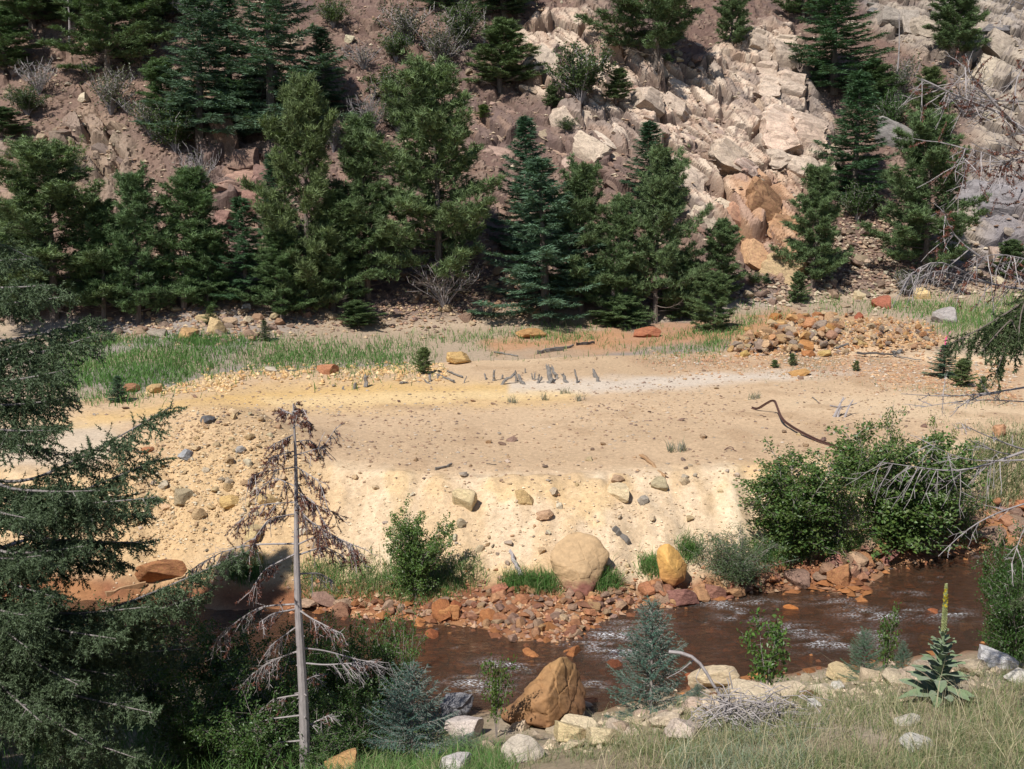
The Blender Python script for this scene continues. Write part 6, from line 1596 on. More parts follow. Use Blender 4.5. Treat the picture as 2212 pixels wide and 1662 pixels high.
def shade_fir(x, y, H, label, seed, R_=2.6):
    z = gz(x, y)
    f = SPRU[seed % 3]
    t = thing("fir_tree", label, "fir", (x, y, z), None, (0, 0, seed), (R_ / f['R'], R_ / f['R'], H / f['H']))
    for pn, me in f['parts']:
        link(pn, me, t, color=(0.8, 0.9, 0.8))
shade_fir(-9.2, 9.5, 10.5, "tall fir on the near slope just beyond the left edge", 1, 2.7)
shade_fir(-11.5, 15.5, 12.0, "second tall fir beyond the left edge by the stream", 2, 2.8)
shade_fir(9.6, 12.6, 12.5, "tall fir just beyond the right edge above the stream", 4, 2.3)

def right_tree():
    Y0 = 11.0; X0 = (2420 - 1106) / FPX * Y0
    base = np.array([X0, Y0, gz(X0, Y0)])
    t = thing("half_dead_conifer", "half-dead conifer at the right edge with bare silver limbs and drooping twigs", "conifer", base)
    rng = np.random.default_rng(621)
    tr = MB(); z = np.linspace(0, 1, 8); H = 4.6 - base[2]
    tr.tube(np.stack([0.04 * np.sin(z * 5), 0.04 * np.cos(z * 4), z * H - 0.3 * (z == 0)], -1), np.linspace(0.16, 0.03, 8), 9)
    link("trunk", tr.mesh("conifer_trunk", M['bark']), t)
    def L(pts, Y1=10.4, Y2=11.0):
        n = len(pts)
        return [np.array(py(u, v, Y2 + (Y1 - Y2) * i / (n - 1))) for i, (u, v) in enumerate(pts)]
    D = [
        ([(2420, 420), (2300, 350), (2212, 290), (2188, 266), (2130, 205), (2095, 160), (2082, 142)], 0.030, 26, 0.42, 0.3, 0.5, 0.3),
        ([(2190, 268), (2161, 243), (2090, 217), (2022, 187), (1977, 166)], 0.016, 26, 0.34, 0.4, 0.25, 0.1),
        ([(2420, 260), (2212, 217), (2127, 221), (2085, 205)], 0.012, 12, 0.3, 0.2, 0.3, 0.3),
        ([(2420, 480), (2230, 400), (2140, 330), (2080, 320)], 0.015, 30, 0.5, 0.6, 0.45, 0.25),
        ([(2420, 300), (2250, 330), (2150, 355), (2070, 340)], 0.012, 26, 0.45, 0.5, 0.5, 0.3),
        ([(2420, 740), (2300, 655), (2212, 612), (2116, 556), (2041, 503), (2037, 450)], 0.028, 24, 0.34, 0.7, 0.35, 0.4),
        ([(2420, 640), (2212, 627), (2097, 608), (2067, 571), (2022, 555), (1985, 567), (1962, 597)], 0.022, 34, 0.30, 0.9, 0.1, 0.35),
        ([(2130, 612), (2090, 601), (2022, 582), (1977, 605)], 0.010, 18, 0.26, 0.9, 0.1, 0.2),
        ([(2420, 600), (2212, 560), (2150, 545), (2110, 560)], 0.014, 18, 0.34, 0.9, 0.5, 0.3),
        ([(2420, 800), (2212, 838), (2115, 853), (2040, 858), (1947, 851)], 0.016, 10, 0.22, 0.0, 0, 0.4),
        ([(2160, 848), (2115, 855), (2063, 883)], 0.012, 3, 0.2, 0.0, 0, 0.4),
        ([(2420, 880), (2212, 868), (2100, 862), (1990, 880)], 0.010, 10, 0.22, 0.1, 0, 0.3),
        ([(2420, 920), (2212, 972), (2158, 998), (2066, 1024), (2001, 1012), (1898, 998)], 0.020, 22, 0.42, 0.9, 0, 0.45),
        ([(2420, 990), (2212, 994), (2083, 998), (2004, 958)], 0.016, 12, 0.3, 0.6, 0, 0.5),
        ([(2230, 975), (2198, 968), (2115, 935), (2076, 915)], 0.012, 6, 0.25, 0.0, 0, 0.3),
        ([(2200, 985), (2158, 978), (2086, 948)], 0.009, 5, 0.22, 0.0, 0, 0.3),
        ([(2420, 1040), (2212, 1087), (2132, 1116), (2083, 1146), (2027, 1202)], 0.014, 8, 0.25, 0.3, 0, 0.5),
        ([(2420, 1000), (2250, 1080), (2212, 1136), (2185, 1218)], 0.011, 8, 0.25, 0.6, 0, 0.5),
        ([(2420, 60), (2250, 20), (2200, 10), (2150, -20)], 0.014, 14, 0.3, 0.3, 0.2, 0.3),
        ([(2420, 180), (2230, 120), (2190, 170), (2195, 225)], 0.012, 14, 0.3, 0.3, 0.4, 0.3),
    ]
    for pts, r0, tw, tl, dr, red, st in D:
        dead_limb(t, base, L(pts), r0, rng, tw, tl, dr, red, start=st)
    for pts in ([(2420, 560), (2260, 620), (2170, 680), (2110, 715), (2055, 742)], [(2420, 600), (2250, 640), (2190, 700), (2165, 770), (2150, 812)], [(2420, 520), (2260, 590), (2205, 660), (2200, 740)], [(2420, 1150), (2290, 1190), (2240, 1240), (2205, 1300)], [(2420, 560), (2270, 640), (2180, 690), (2120, 760)]):
        needled_limb(t, base, L(pts, 10.2), 0.018, rng, col=(0.06, 0.085, 0.035), bare=0.4, hang=1.0, mat='bark', tw=0.35)
right_tree()

def dead_spruce():
    Y0 = 11.6
    X0 = (621 - 1106) / FPX * Y0
    zt = py(624, 872, Y0)[2]
    base = np.array([X0, Y0, gz(X0, Y0)])
    t = thing("dead_spruce", "slender dead spruce with silver trunk and red-brown needles in front of the bank", "dead tree", base)
    rng = np.random.default_rng(631)
    H = zt - base[2]
    n = 22; z = np.linspace(0, 1, n)
    C = np.stack([0.012 * np.sin(z * 9) + 0.01 * z, 0.01 * np.cos(z * 7), z * H - 0.3 * (z == 0)], -1)
    tr = MB(); tr.tube(C, 0.060 * (1 - z) ** 0.85 + 0.006, 10)
    for k in range(26):   # knots and broken stubs
        s = rng.uniform(0.03, 0.8); a = rng.uniform(0, 6.28); p = np.array([np.interp(s, z, C[:, q]) for q in range(3)])
        rr = 0.060 * (1 - s) ** 0.85 + 0.006
        tr.tube(np.array([p, p + np.array([math.cos(a), math.sin(a), 0.1]) * (rr + rng.uniform(0.01, 0.05))]), [rr * 0.3, rr * 0.12], 5)
    link("trunk", tr.mesh("dead_trunk", M['dead']), t)
    def pt(u, v, Y): return np.array(py(u, v, Y))
    def on(v): return np.array([X0, Y0, py(621, v, Y0)[2]])
    # limbs of the photograph: height on the trunk, via points, red share
    B = [(895, [(600, 880)], 0.9), (890, [(655, 885)], 0.9), (905, [(640, 870)], 0.9), (925, [(660, 905), (672, 915)], 0.9), (940, [(590, 960)], 0.8), (955, [(670, 950), (692, 975)], 0.9), (985, [(700, 965), (722, 930)], 0.4), (975, [(580, 990)], 0.8),
         (1010, [(560, 1020), (535, 1038)], 0.5), (1005, [(690, 1040), (700, 1070)], 0.9), (1030, [(660, 1080), (725, 1110)], 0.9), (1050, [(590, 1030), (560, 1060)], 0.7), (1060, [(680, 1085), (700, 1130)], 0.9), (1085, [(560, 1090), (512, 1130)], 0.8), (1078, [(660, 1120), (735, 1165)], 0.9), (1110, [(580, 1120), (545, 1170)], 0.6),
         (1125, [(680, 1130), (760, 1190), (790, 1200)], 0.6), (1175, [(540, 1176), (470, 1195), (400, 1240)], 0.25), (1178, [(700, 1150), (770, 1180)], 0.5), (1195, [(570, 1230), (540, 1280)], 0.9), (1200, [(700, 1180), (740, 1200)], 0.5),
         (1240, [(690, 1238), (720, 1255)], 0.0), (1305, [(560, 1310), (500, 1350), (462, 1385)], 0.5), (1315, [(590, 1325), (560, 1345)], 0.2), (1318, [(670, 1335), (740, 1370)], 0.5), (1350, [(590, 1390), (575, 1410)], 0.1), (1405, [(580, 1430), (540, 1460)], 0.3), (1400, [(700, 1405), (790, 1430), (840, 1432)], 0.1), (1432, [(700, 1437), (800, 1430)], 0.05),
         (1545, [(570, 1555), (520, 1590)], 0.2), (1560, [(660, 1570), (710, 1545)], 0.2), (1600, [(590, 1605), (545, 1650)], 0.1), (1630, [(660, 1640), (720, 1665)], 0.1), (1480, [(660, 1470), (690, 1455)], 0.3), (1500, [(590, 1510), (570, 1530)], 0.3)]
    for i, (v0, via, red) in enumerate(B):
        dy = rng.uniform(-0.5, 0.5)
        pts = [on(v0)] + [pt(u, v, Y0 + dy * (k + 1) / len(via)) for k, (u, v) in enumerate(via)]
        Ln = sum(np.linalg.norm(pts[k + 1] - pts[k]) for k in range(len(pts) - 1))
        dead_limb(t, base, pts, 0.012 if v0 > 1150 else 0.007, rng, int(10 + 16 * Ln), 0.12 + 0.16 * Ln, 0.7, red, start=0.3 if v0 > 1150 else 0.1, fan=0.6)
dead_spruce()

# ------------------------------------------------------------------ grass
def grass(name, label, poly, n, hmin, hmax, width, cols, seed, lean=0.35, segs=2, clump=0.0, patch=None, feather=True, dirn=None):
    rng = np.random.default_rng(seed)
    P = hits(scatter(n, poly, rng))
    if patch is not None:
        P = P[fbm(P[:, 0] / patch[0], P[:, 1] / patch[0], 3, seed) + 0.12 * rng.normal(size=len(P)) > patch[1]]
    n = len(P)
    if clump:
        c = P[rng.integers(0, n, max(1, n // 14))]
        k = rng.integers(0, len(c), n)
        P = np.where(rng.random((n, 1)) < 0.75, c[k] + np.stack([rng.normal(size=n) * clump, rng.normal(size=n) * clump, np.zeros(n)], -1), P)
        P[:, 2] = zlook(P[:, 0], P[:, 1])
    h = rng.uniform(hmin, hmax, n) * rng.uniform(0.6, 1.0, n)
    a = rng.uniform(0, 6.28, n); L = rng.uniform(0, lean, n) + 0.05
    d = np.stack([np.cos(a) * L, np.sin(a) * L, np.ones(n)], -1)
    if dirn is not None:
        d = d + np.array(dirn)
    d /= np.linalg.norm(d, axis=1)[:, None]
    b = rng.uniform(0, 6.28, n); S_ = np.stack([np.cos(b), np.sin(b), 0 * b], -1) * (width * rng.uniform(0.6, 1.2, n))[:, None] * 0.5
    cc = np.array(cols)[rng.integers(0, len(cols), n)] * rng.uniform(0.75, 1.25, (n, 1))
    P0 = P - [0, 0, 0.02]
    droop = np.stack([np.cos(a), np.sin(a), 0 * a], -1) * (h * L * 0.7)[:, None]
    P1 = P0 + d * (h * 0.55)[:, None]; P2 = P0 + d * h[:, None] + droop - np.stack([0 * h, 0 * h, h * L * 0.35], -1)
    V = np.stack([P0 - S_, P0 + S_, P1 + S_ * 0.8, P1 - S_ * 0.8, P2], 1).reshape(-1, 3)
    k = (np.arange(n) * 5)[:, None]
    F = np.vstack([k + [[0, 1, 2]], k + [[0, 2, 3]], k + [[3, 2, 4]]])
    me = mesh_np(name, V, F, M['grass'], np.repeat(cc, 5, axis=0))
    return tag(link(name, me), label, None, None, "stuff")

GREEN = [(0.095, 0.21, 0.05), (0.115, 0.23, 0.06), (0.08, 0.175, 0.045), (0.14, 0.22, 0.075)]
DRY = [(0.34, 0.31, 0.17), (0.42, 0.38, 0.23), (0.28, 0.28, 0.13)]
MIXG = [(0.17, 0.215, 0.09), (0.28, 0.28, 0.15), (0.12, 0.17, 0.065), (0.15, 0.20, 0.10), (0.42, 0.37, 0.23), (0.36, 0.32, 0.19), (0.22, 0.235, 0.14), (0.18, 0.22, 0.09)]

SWALE_L = [(130, 745), (300, 735), (480, 742), (700, 742), (900, 752), (940, 775), (900, 792), (640, 800), (480, 800), (400, 825), (300, 845), (170, 868), (100, 870), (90, 780)]
grass("swale_grass", "long green grass in the swale behind the terrace", SWALE_L, 17000, 0.2, 0.5, 0.03, GREEN, 701, 0.5, patch=(3.0, -0.16))
grass("swale_grass", "short green grass along the hill foot at left", [(130, 715), (330, 728), (560, 740), (440, 745), (130, 745)], 2200, 0.2, 0.5, 0.03, GREEN, 702, 0.5)
grass("swale_grass", "green grass patches in the middle of the swale", [(880, 735), (1000, 712), (1200, 700), (1420, 705), (1600, 700), (1640, 720), (1560, 755), (1300, 768), (1000, 775), (900, 770)], 9000, 0.2, 0.5, 0.03, GREEN + DRY[:1], 703, 0.5, patch=(2.2, -0.02))
grass("swale_grass", "green grass behind and around the stone heap", [(1600, 660), (1800, 648), (2000, 640), (2240, 640), (2240, 740), (2060, 730), (2000, 690), (1900, 675), (1700, 672), (1560, 760), (1540, 745)], 9000, 0.25, 0.6, 0.034, GREEN + [(0.24, 0.27, 0.11)], 704, 0.5, patch=(2.5, -0.05))
grass("dry_grass", "sparse grey-green grass on the right of the terrace", [(1650, 790), (1800, 790), (1950, 800), (2150, 850), (2240, 900), (2240, 1000), (2130, 990), (2000, 870), (1800, 822)], 5000, 0.1, 0.3, 0.022, [(0.30, 0.30, 0.19), (0.24, 0.26, 0.14), (0.36, 0.33, 0.23)], 705, 0.7, patch=(2.0, 0.0))
grass("dry_grass", "thin grey stubble on the upper terrace rim", [(1300, 770), (1700, 758), (1900, 775), (1700, 800), (1400, 790)], 2600, 0.08, 0.22, 0.022, [(0.34, 0.31, 0.24), (0.28, 0.28, 0.18)], 706, 0.8, patch=(2.0, 0.05))
grass("bank_grass", "grass on the bank below the alders at the right edge", [(2030, 1010), (2120, 960), (2240, 920), (2240, 1080), (2120, 1110), (2060, 1130)], 5200, 0.2, 0.55, 0.022, MIXG, 707, 0.7, patch=(1.6, -0.08))
grass("bank_grass", "green grass tufts at the bank foot around the lone bush", [(640, 1230), (760, 1210), (860, 1230), (960, 1215), (1040, 1230), (1030, 1270), (960, 1305), (860, 1300), (650, 1290)], 4200, 0.2, 0.5, 0.014, GREEN + [(0.24, 0.25, 0.12), (0.3, 0.28, 0.16)], 708, 0.7, clump=0.12)
for i, (lab, u, v, w, h, nn) in enumerate([
    ("grass tuft left of the huge tan boulder's foot", 1170, 1268, 60, 24, 800), ("grass tuft at the weathered stake on the bank foot", 1115, 1262, 60, 22, 600), ("grass tuft right of the huge tan boulder", 1300, 1262, 62, 30, 900),
    ("grass tuft left of the ochre boulder", 1405, 1232, 40, 26, 500), ("dry tuft behind the ochre boulder", 1490, 1195, 40, 28, 500), ("grass at the alder roots", 1840, 1185, 120, 26, 1400), ("grass under the rounded alder on the shore", 1690, 1200, 130, 30, 1300), ("grass by the bright yellow rock", 530, 1240, 60, 26, 700)]):
    o = grass("grass_tuft", lab, [(u - w / 2, v - h / 2), (u + w / 2, v - h / 2), (u + w / 2, v + h / 2), (u - w / 2, v + h / 2)], nn, 0.25, 0.6, 0.014, GREEN[:3] + [(0.24, 0.25, 0.12)], 720 + i, 0.8, clump=0.1)
    o["kind"] = "thing"; o["category"] = "grass"
for i, (lab, u, v, w, nn, c) in enumerate([("grey dry tuft on the terrace above the bank pole", 1460, 975, 40, 110, 0), ("thin dry tuft below the row of posts", 1108, 872, 18, 40, 0), ("small dry tuft right of the thin one below the posts", 1176, 864, 16, 30, 0), ("dry tuft below the lone far post", 1256, 865, 16, 40, 0), ("dry tuft just above the bent rail", 1626, 862, 22, 50, 0), ("faint grey tuft left of the dry tuft by the posts", 1222, 850, 26, 30, 0)]):
    o = grass("dry_tuft", lab, [(u - w / 2, v - 3), (u + w / 2, v - 3), (u + w / 2, v + 3), (u - w / 2, v + 3)], nn, 0.22, 0.5, 0.02, [(0.26, 0.25, 0.22), (0.20, 0.22, 0.14), (0.33, 0.30, 0.22)], 740 + i, 0.5, clump=0.04)
    o["kind"] = "thing"; o["category"] = "grass"
# foreground meadow
FORE = [(1060, 1662), (1120, 1640), (1300, 1600), (1450, 1560), (1700, 1515), (1900, 1490), (2240, 1450), (2300, 1720), (1000, 1720)]
grass("meadow_grass", "mixed green and dry grass on the near slope", FORE, 25000, 0.10, 0.36, 0.0065, MIXG, 751, 0.8, clump=0.06, patch=(0.9, -0.06))
grass("meadow_grass", "thin grass along the stony near crest", [(1300, 1570), (1500, 1510), (1700, 1478), (1900, 1465), (2240, 1430), (2240, 1470), (1900, 1505), (1600, 1540), (1350, 1600)], 2600, 0.08, 0.26, 0.007, MIXG + DRY, 752, 0.9, clump=0.06)
grass("straw_stalks", "tall pale straw stalks leaning over the near grass", [(1300, 1640), (1700, 1560), (2212, 1500), (2260, 1700), (1300, 1700)], 420, 0.4, 0.95, 0.006, [(0.50, 0.44, 0.30), (0.42, 0.36, 0.24)], 753, 0.9)
grass("silvery_grass", "silvery blue-green grass clumps at the bottom edge", [(1500, 1600), (1750, 1590), (1760, 1680), (1420, 1690)], 1500, 0.12, 0.32, 0.007, [(0.28, 0.32, 0.23), (0.22, 0.27, 0.19)], 754, 0.8, clump=0.09)
grass("shade_grass", "grass in the shade around the young spruces", [(640, 1720), (660, 1560), (800, 1540), (1000, 1600), (1100, 1640), (1100, 1720)], 9000, 0.12, 0.42, 0.009, GREEN + MIXG[:2], 755, 0.8, clump=0.08)
grass("shade_grass", "rank grass in the thicket at the lower left", [(-20, 1720), (-20, 1480), (300, 1450), (640, 1480), (720, 1720)], 7000, 0.2, 0.55, 0.010, GREEN, 756, 0.7, clump=0.1)
grass("slope_grass", "thin dry grass scattered on the hillside", [(0, 100), (700, 0), (1300, 0), (1300, 120), (900, 240), (700, 330), (400, 400), (0, 500)], 3800, 0.15, 0.45, 0.03, [(0.24, 0.22, 0.12), (0.17, 0.19, 0.08), (0.30, 0.26, 0.17)], 757, 0.8, patch=(3.0, 0.05))

# ------------------------------------------------------------------ timber, posts and iron on the terrace
def z1(x, y): return (1150 + x / 3.687) * 0.7811, (950 + y / 3.687) * 0.7811
def z5(x, y): return (900 + x / 2.187) * 0.7811, (680 + y / 2.187) * 0.7811
def z3(x, y): return (1150 + x / 2.765) * 0.7811, (1220 + y / 2.765) * 0.7811
def z2(x, y): return (2000 + x / 3.16) * 0.7811, (820 + y / 3.16) * 0.7811

def timber_mesh(P0, P1, w, seed, mat, square=False, taper=0.75):
    """a weathered, cracked length of wood from P0 to P1"""
    rng = np.random.default_rng(seed)
    P0 = np.array(P0, float); P1 = np.array(P1, float)
    n = 7; t = np.linspace(0, 1, n)
    C = P0[None] + np.outer(t, P1 - P0) + rng.normal(size=(n, 3)) * w * 0.14
    T = unit(P1 - P0)
    A = unit(np.cross(T, [0.1, 1, 0.2])); B = np.cross(T, A)
    k = 4 if square else 9
    th = np.arange(k) * 2 * math.pi / k + 0.78
    prof = (1.0 if square else 1 + rng.uniform(-0.28, 0.16, k))
    V = []
    for i in range(n):
        r = w * 0.5 * (1 + (taper - 1) * t[i]) * prof * (1 + rng.uniform(-0.08, 0.08, k))
        if square:
            r = r * 1.25
        end = 0 if 0 < i < n - 1 else rng.uniform(-0.25, 0.25, k) * w * (1 if square else 2.6)
        aa = (A[None] * np.cos(th)[:, None] + B[None] * (np.sin(th) * (0.45 if square else 1.0))[:, None]) * np.reshape(r, (-1, 1))
        V.append(C[i][None] + aa + T[None] * np.reshape(end, (-1, 1)))
    V = np.vstack(V)
    F = [[i * k + j, i * k + (j + 1) % k, (i + 1) * k + (j + 1) % k, (i + 1) * k + j] for i in range(n - 1) for j in range(k)]
    mb = MB(); mb.add(V, F, (1, 1, 1))
    for e in (0, n - 1):
        mb.add(np.vstack([V[e * k:(e + 1) * k], V[e * k:(e + 1) * k].mean(0)[None]]), [[q, (q + 1) % k, k] for q in range(k)], (1, 1, 1))
    return mb.mesh("timber", mat)

def post(label, b, top, w, mat='post', name="wooden_post", group="old timber posts in a row on the terrace", dy=0.0):
    """an upright or leaning stub: foot and top bearings"""
    P = hit(*b); k = P.y / FPX
    Tp = np.array(py(top[0], top[1], P.y + dy))
    P0 = np.array(P) - [0, 0, 0.08]
    me = timber_mesh((0, 0, 0), Tp - P0, w * k * 1.25, int(b[0] * 7 + b[1]), M[mat])
    tag(link(name, me, None, P0), label, "post", group)

def log(label, a, b, w, mat='post', name="log", cat="log", group=None, square=False, lift=0.5):
    A = hit(*a); B = hit(*b); k = A.y / FPX
    A = np.array(A) + [0, 0, w * k * lift]; B = np.array(B) + [0, 0, w * k * lift]
    tag(link(name, timber_mesh((0, 0, 0), B - A, w * k, int(a[0] * 3 + b[1] * 5), M[mat], square), None, A), label, cat, group)

def timber():
    s = 0.7811 / 3.687
    for lab, b, t_, w, dy in [
        ("upright grey post left of the long leaning log", (790, 382), (802, 275), 24, 0.0), ("long log leaning right among the posts", (848, 424), (992, 310), 32, 0.3), ("thin upright post right of the leaning log", (1027, 392), (1012, 280), 24, 0.1),
        ("dark broken post leaning left in the middle of the row", (1100, 420), (1040, 325), 36, 0.3), ("first of three thin stubs left of the biggest post", (1190, 372), (1184, 308), 16, 0.1), ("second of three thin stubs left of the biggest post", (1216, 378), (1211, 303), 16, 0.1),
        ("third of three thin stubs left of the biggest post", (1242, 380), (1256, 322), 18, 0.1), ("slanting stub at the foot of the thin stubs", (1226, 412), (1274, 348), 26, 0.2), ("biggest flat-faced post of the row", (1376, 408), (1345, 228), 48, 0.4),
        ("post leaning left just behind the biggest one", (1456, 362), (1383, 244), 30, 0.3), ("post leaning left two places right of the biggest", (1546, 404), (1494, 305), 30, 0.3), ("slim dark-footed post near the right end of the row", (1650, 407), (1620, 268), 20, 0.2),
        ("last leaning post at the right end of the row", (1876, 392), (1800, 263), 30, 0.3), ("short stub beside the last leaning post", (1830, 350), (1815, 318), 28, 0.1), ("thin stick standing left of the row", (482, 407), (516, 335), 12, 0.2),
        ("crooked stub left of the upright grey post", (726, 375), (700, 308), 18, 0.2), ("small stub between upright post and leaning log", (870, 368), (886, 330), 20, 0.1), ("pale splinter behind the middle posts", (1120, 305), (1114, 258), 12, 0.1), ("dark stub near the small bushy pine", (150, 395), (135, 330), 26, 0.2), ("slanting splinter near the small bushy pine", (172, 422), (88, 372), 16, 0.3), ("little stub at the left of the lying logs", (232, 378), (222, 325), 18, 0.1)]:
        post(lab, z1(*b), z1(*t_), w * s, dy=dy)
    for lab, b, t_, w in [("square grey stub far left of the post row", (180, 868), (178, 824), 22), ("dark forked stub far left of the post row", (242, 856), (252, 788), 24), ("tiny stub at the far left end of the row", (112, 872), (106, 850), 14)]:
        post(lab, z5(*b), z5(*t_), w * 0.7811 / 2.187, dy=0.1)
    log("grey log lying left of the post row", z1(390, 405), z1(205, 328), 30 * s); log("thinner log lying behind the grey one", z1(465, 356), z1(320, 290), 22 * s)
    log("dark flat timber lying in the rusty swale", z1(1235, 112), z1(1500, 75), 40 * s, 'post', square=True); log("upper timber of the pair in the rusty swale", z1(1330, 90), z1(1610, 42), 34 * s, 'post', square=True); log("dark plank end right of the swale timbers", z1(1640, 24), z1(1830, 10), 34 * s, 'charred', square=True)
    log("thin pole lying in the swale left of the timbers", z1(800, 100), z1(1045, 136), 18 * s)
    log("small dark stick lying on the terrace left of the logs", z5(450, 838), z5(492, 832), 6)
    s3 = 0.7811 / 2.765
    log("smooth brown pole lying on the terrace edge above the bank", z3(1718, 132), z3(1905, 298), 30 * s3, 'brownwood', "pole", "pole", lift=1.0)
    log("short grey board lying on the sandy bank above the huge boulder", z3(1515, 700), z3(1635, 810), 52 * s3, 'post', "board", "board", square=True, lift=0.6)
    log("grey board lying flat on the terrace above the cream bank stone", z3(148, 228), z3(272, 195), 30 * s3, 'post', "board", "board", square=True, lift=0.4)
    log("split weathered stake leaning on the bank foot", z3(802, 1062), z3(728, 888), 42 * s3, 'dead', "stake", "stake", lift=1.0)
    log("thin dark stick by pale stones on the terrace edge", z3(540, 178), z3(615, 186), 8 * s3, 'charred', "stick", "stick")
    s2 = 0.7811 / 3.16
    log("long dark pole lying below the stone heap", z2(1170, 522), z2(1500, 534), 20 * s2, 'charred', "pole", "pole", lift=1.2); log("grey end of pole trailing right of the dark pole", z2(1490, 535), z2(1725, 577), 14 * s2, 'post', "pole", "pole", lift=1.2)
    log("chunk of split timber in front of the stone heap", z2(985, 478), z2(1088, 436), 44 * s2, 'post', lift=0.4); log("brown timber chunk beside the long dark pole", z2(1490, 520), z2(1560, 500), 50 * s2, 'post', lift=0.4)
    log("small grey stick lying left of the forked branch", z2(780, 888), z2(838, 934), 10 * s2, 'post', "stick", "stick")
    log("pale plank lying in the shade at the foot of the bank behind the fir", (230, 1290), (315, 1272), 16, 'brownwood', "board", "board", square=True)
    log("pale stick on the left rim of the terrace", (552, 806), (640, 803), 5, 'post', "stick", "stick")
    # forked driftwood branch
    b = hit(*z2(1000, 1055)); k = b.y / FPX
    mb = MB()
    def q(x, y, dz=0): 
        u, v = z2(x, y); return np.array(py(u, v, b.y + dz)) - np.array(b)
    for pts, r in (([(965, 1062), (1000, 985), (1030, 930), (1052, 882)], 0.05), ([(1000, 1062), (1012, 1000), (1035, 960)], 0.045), ([(1062, 1058), (1075, 1010), (1100, 960), (1135, 905)], 0.04), ([(935, 955), (985, 972), (1050, 975), (1110, 955), (1170, 932)], 0.03), ([(1030, 925), (1072, 885)], 0.02)):
        P = limb_curve([q(x, y, 0.1 * i) for i, (x, y) in enumerate(pts)], 7); mb.tube(P, np.linspace(r, r * 0.5, 7), 6)
    tag(link("driftwood", mb.mesh("driftwood", M['dead']), None, b), "bleached forked branch standing on the terrace beside the alder top", "driftwood")
    # bent mine rail
    def rp(x, y, h):
        u, v = z2(x, y)
        g = hit(u, min(v + h * 62 / 1.0, 1200))
        return np.array(py(u, v, g.y))
    pts = [rp(250, 970, 0.05), rp(295, 988, 0.04), rp(360, 945, 0.28), rp(430, 903, 0.50), rp(455, 915, 0.50), rp(480, 985, 0.38), rp(505, 1050, 0.26), rp(540, 1095, 0.20), rp(620, 1150, 0.16), rp(720, 1205, 0.12), rp(840, 1262, 0.08), rp(960, 1300, 0.06), rp(1080, 1345, 0.05), rp(1180, 1375, 0.04)]
    P = np.array(pts); n = 60
    tt = np.concatenate([[0], np.cumsum(np.linalg.norm(np.diff(P, axis=0), axis=1))]); ss = np.linspace(0, tt[-1], n)
    Q = np.stack([np.interp(ss, tt, P[:, q_]) for q_ in range(3)], -1)
    for _ in range(2):
        Q[1:-1] = 0.25 * Q[:-2] + 0.5 * Q[1:-1] + 0.25 * Q[2:]
    T = np.gradient(Q, axis=0); T /= np.linalg.norm(T, axis=1)[:, None]
    A = np.cross(T, [0, 0, 1.0]); A /= np.linalg.norm(A, axis=1)[:, None]; B = np.cross(A, T)
    prof = [(-0.035, 0.05), (0.035, 0.05), (0.035, 0.03), (0.012, 0.02), (0.012, -0.035), (0.055, -0.045), (0.055, -0.06), (-0.055, -0.06), (-0.055, -0.045), (-0.012, -0.035), (-0.012, 0.02), (-0.035, 0.03)]
    V = (Q[:, None] + A[:, None] * np.array([p[0] * 0.58 for p in prof])[None, :, None] + B[:, None] * np.array([p[1] * 0.58 for p in prof])[None, :, None])
    k = len(prof)
    F = [[i * k + j, i * k + (j + 1) % k, (i + 1) * k + (j + 1) % k, (i + 1) * k + j] for i in range(n - 1) for j in range(k)]
    mb = MB(); mb.add((V - P[1]).reshape(-1, 3), F, (1, 1, 1))
    tag(link("bent_rail", mb.mesh("bent_rail", M['rail']), None, P[1]), "rusty bent rail kinked upwards, running into the alder", "rail")
    # curl of rusty wire
    b = hit(*z2(10, 1350)); mb = MB(); a = np.linspace(0, 5, 14)
    mb.tube(np.stack([0.25 * np.cos(a) * (1 - a / 9) + a * 0.06, 0.16 * np.sin(a), 0.03 + 0.05 * np.sin(a * 2)], -1), 0.012, 4)
    tag(link("wire", mb.mesh("wire", M['rail']), None, b), "curl of rusty wire on the sand above the bank pole", "wire")
timber()

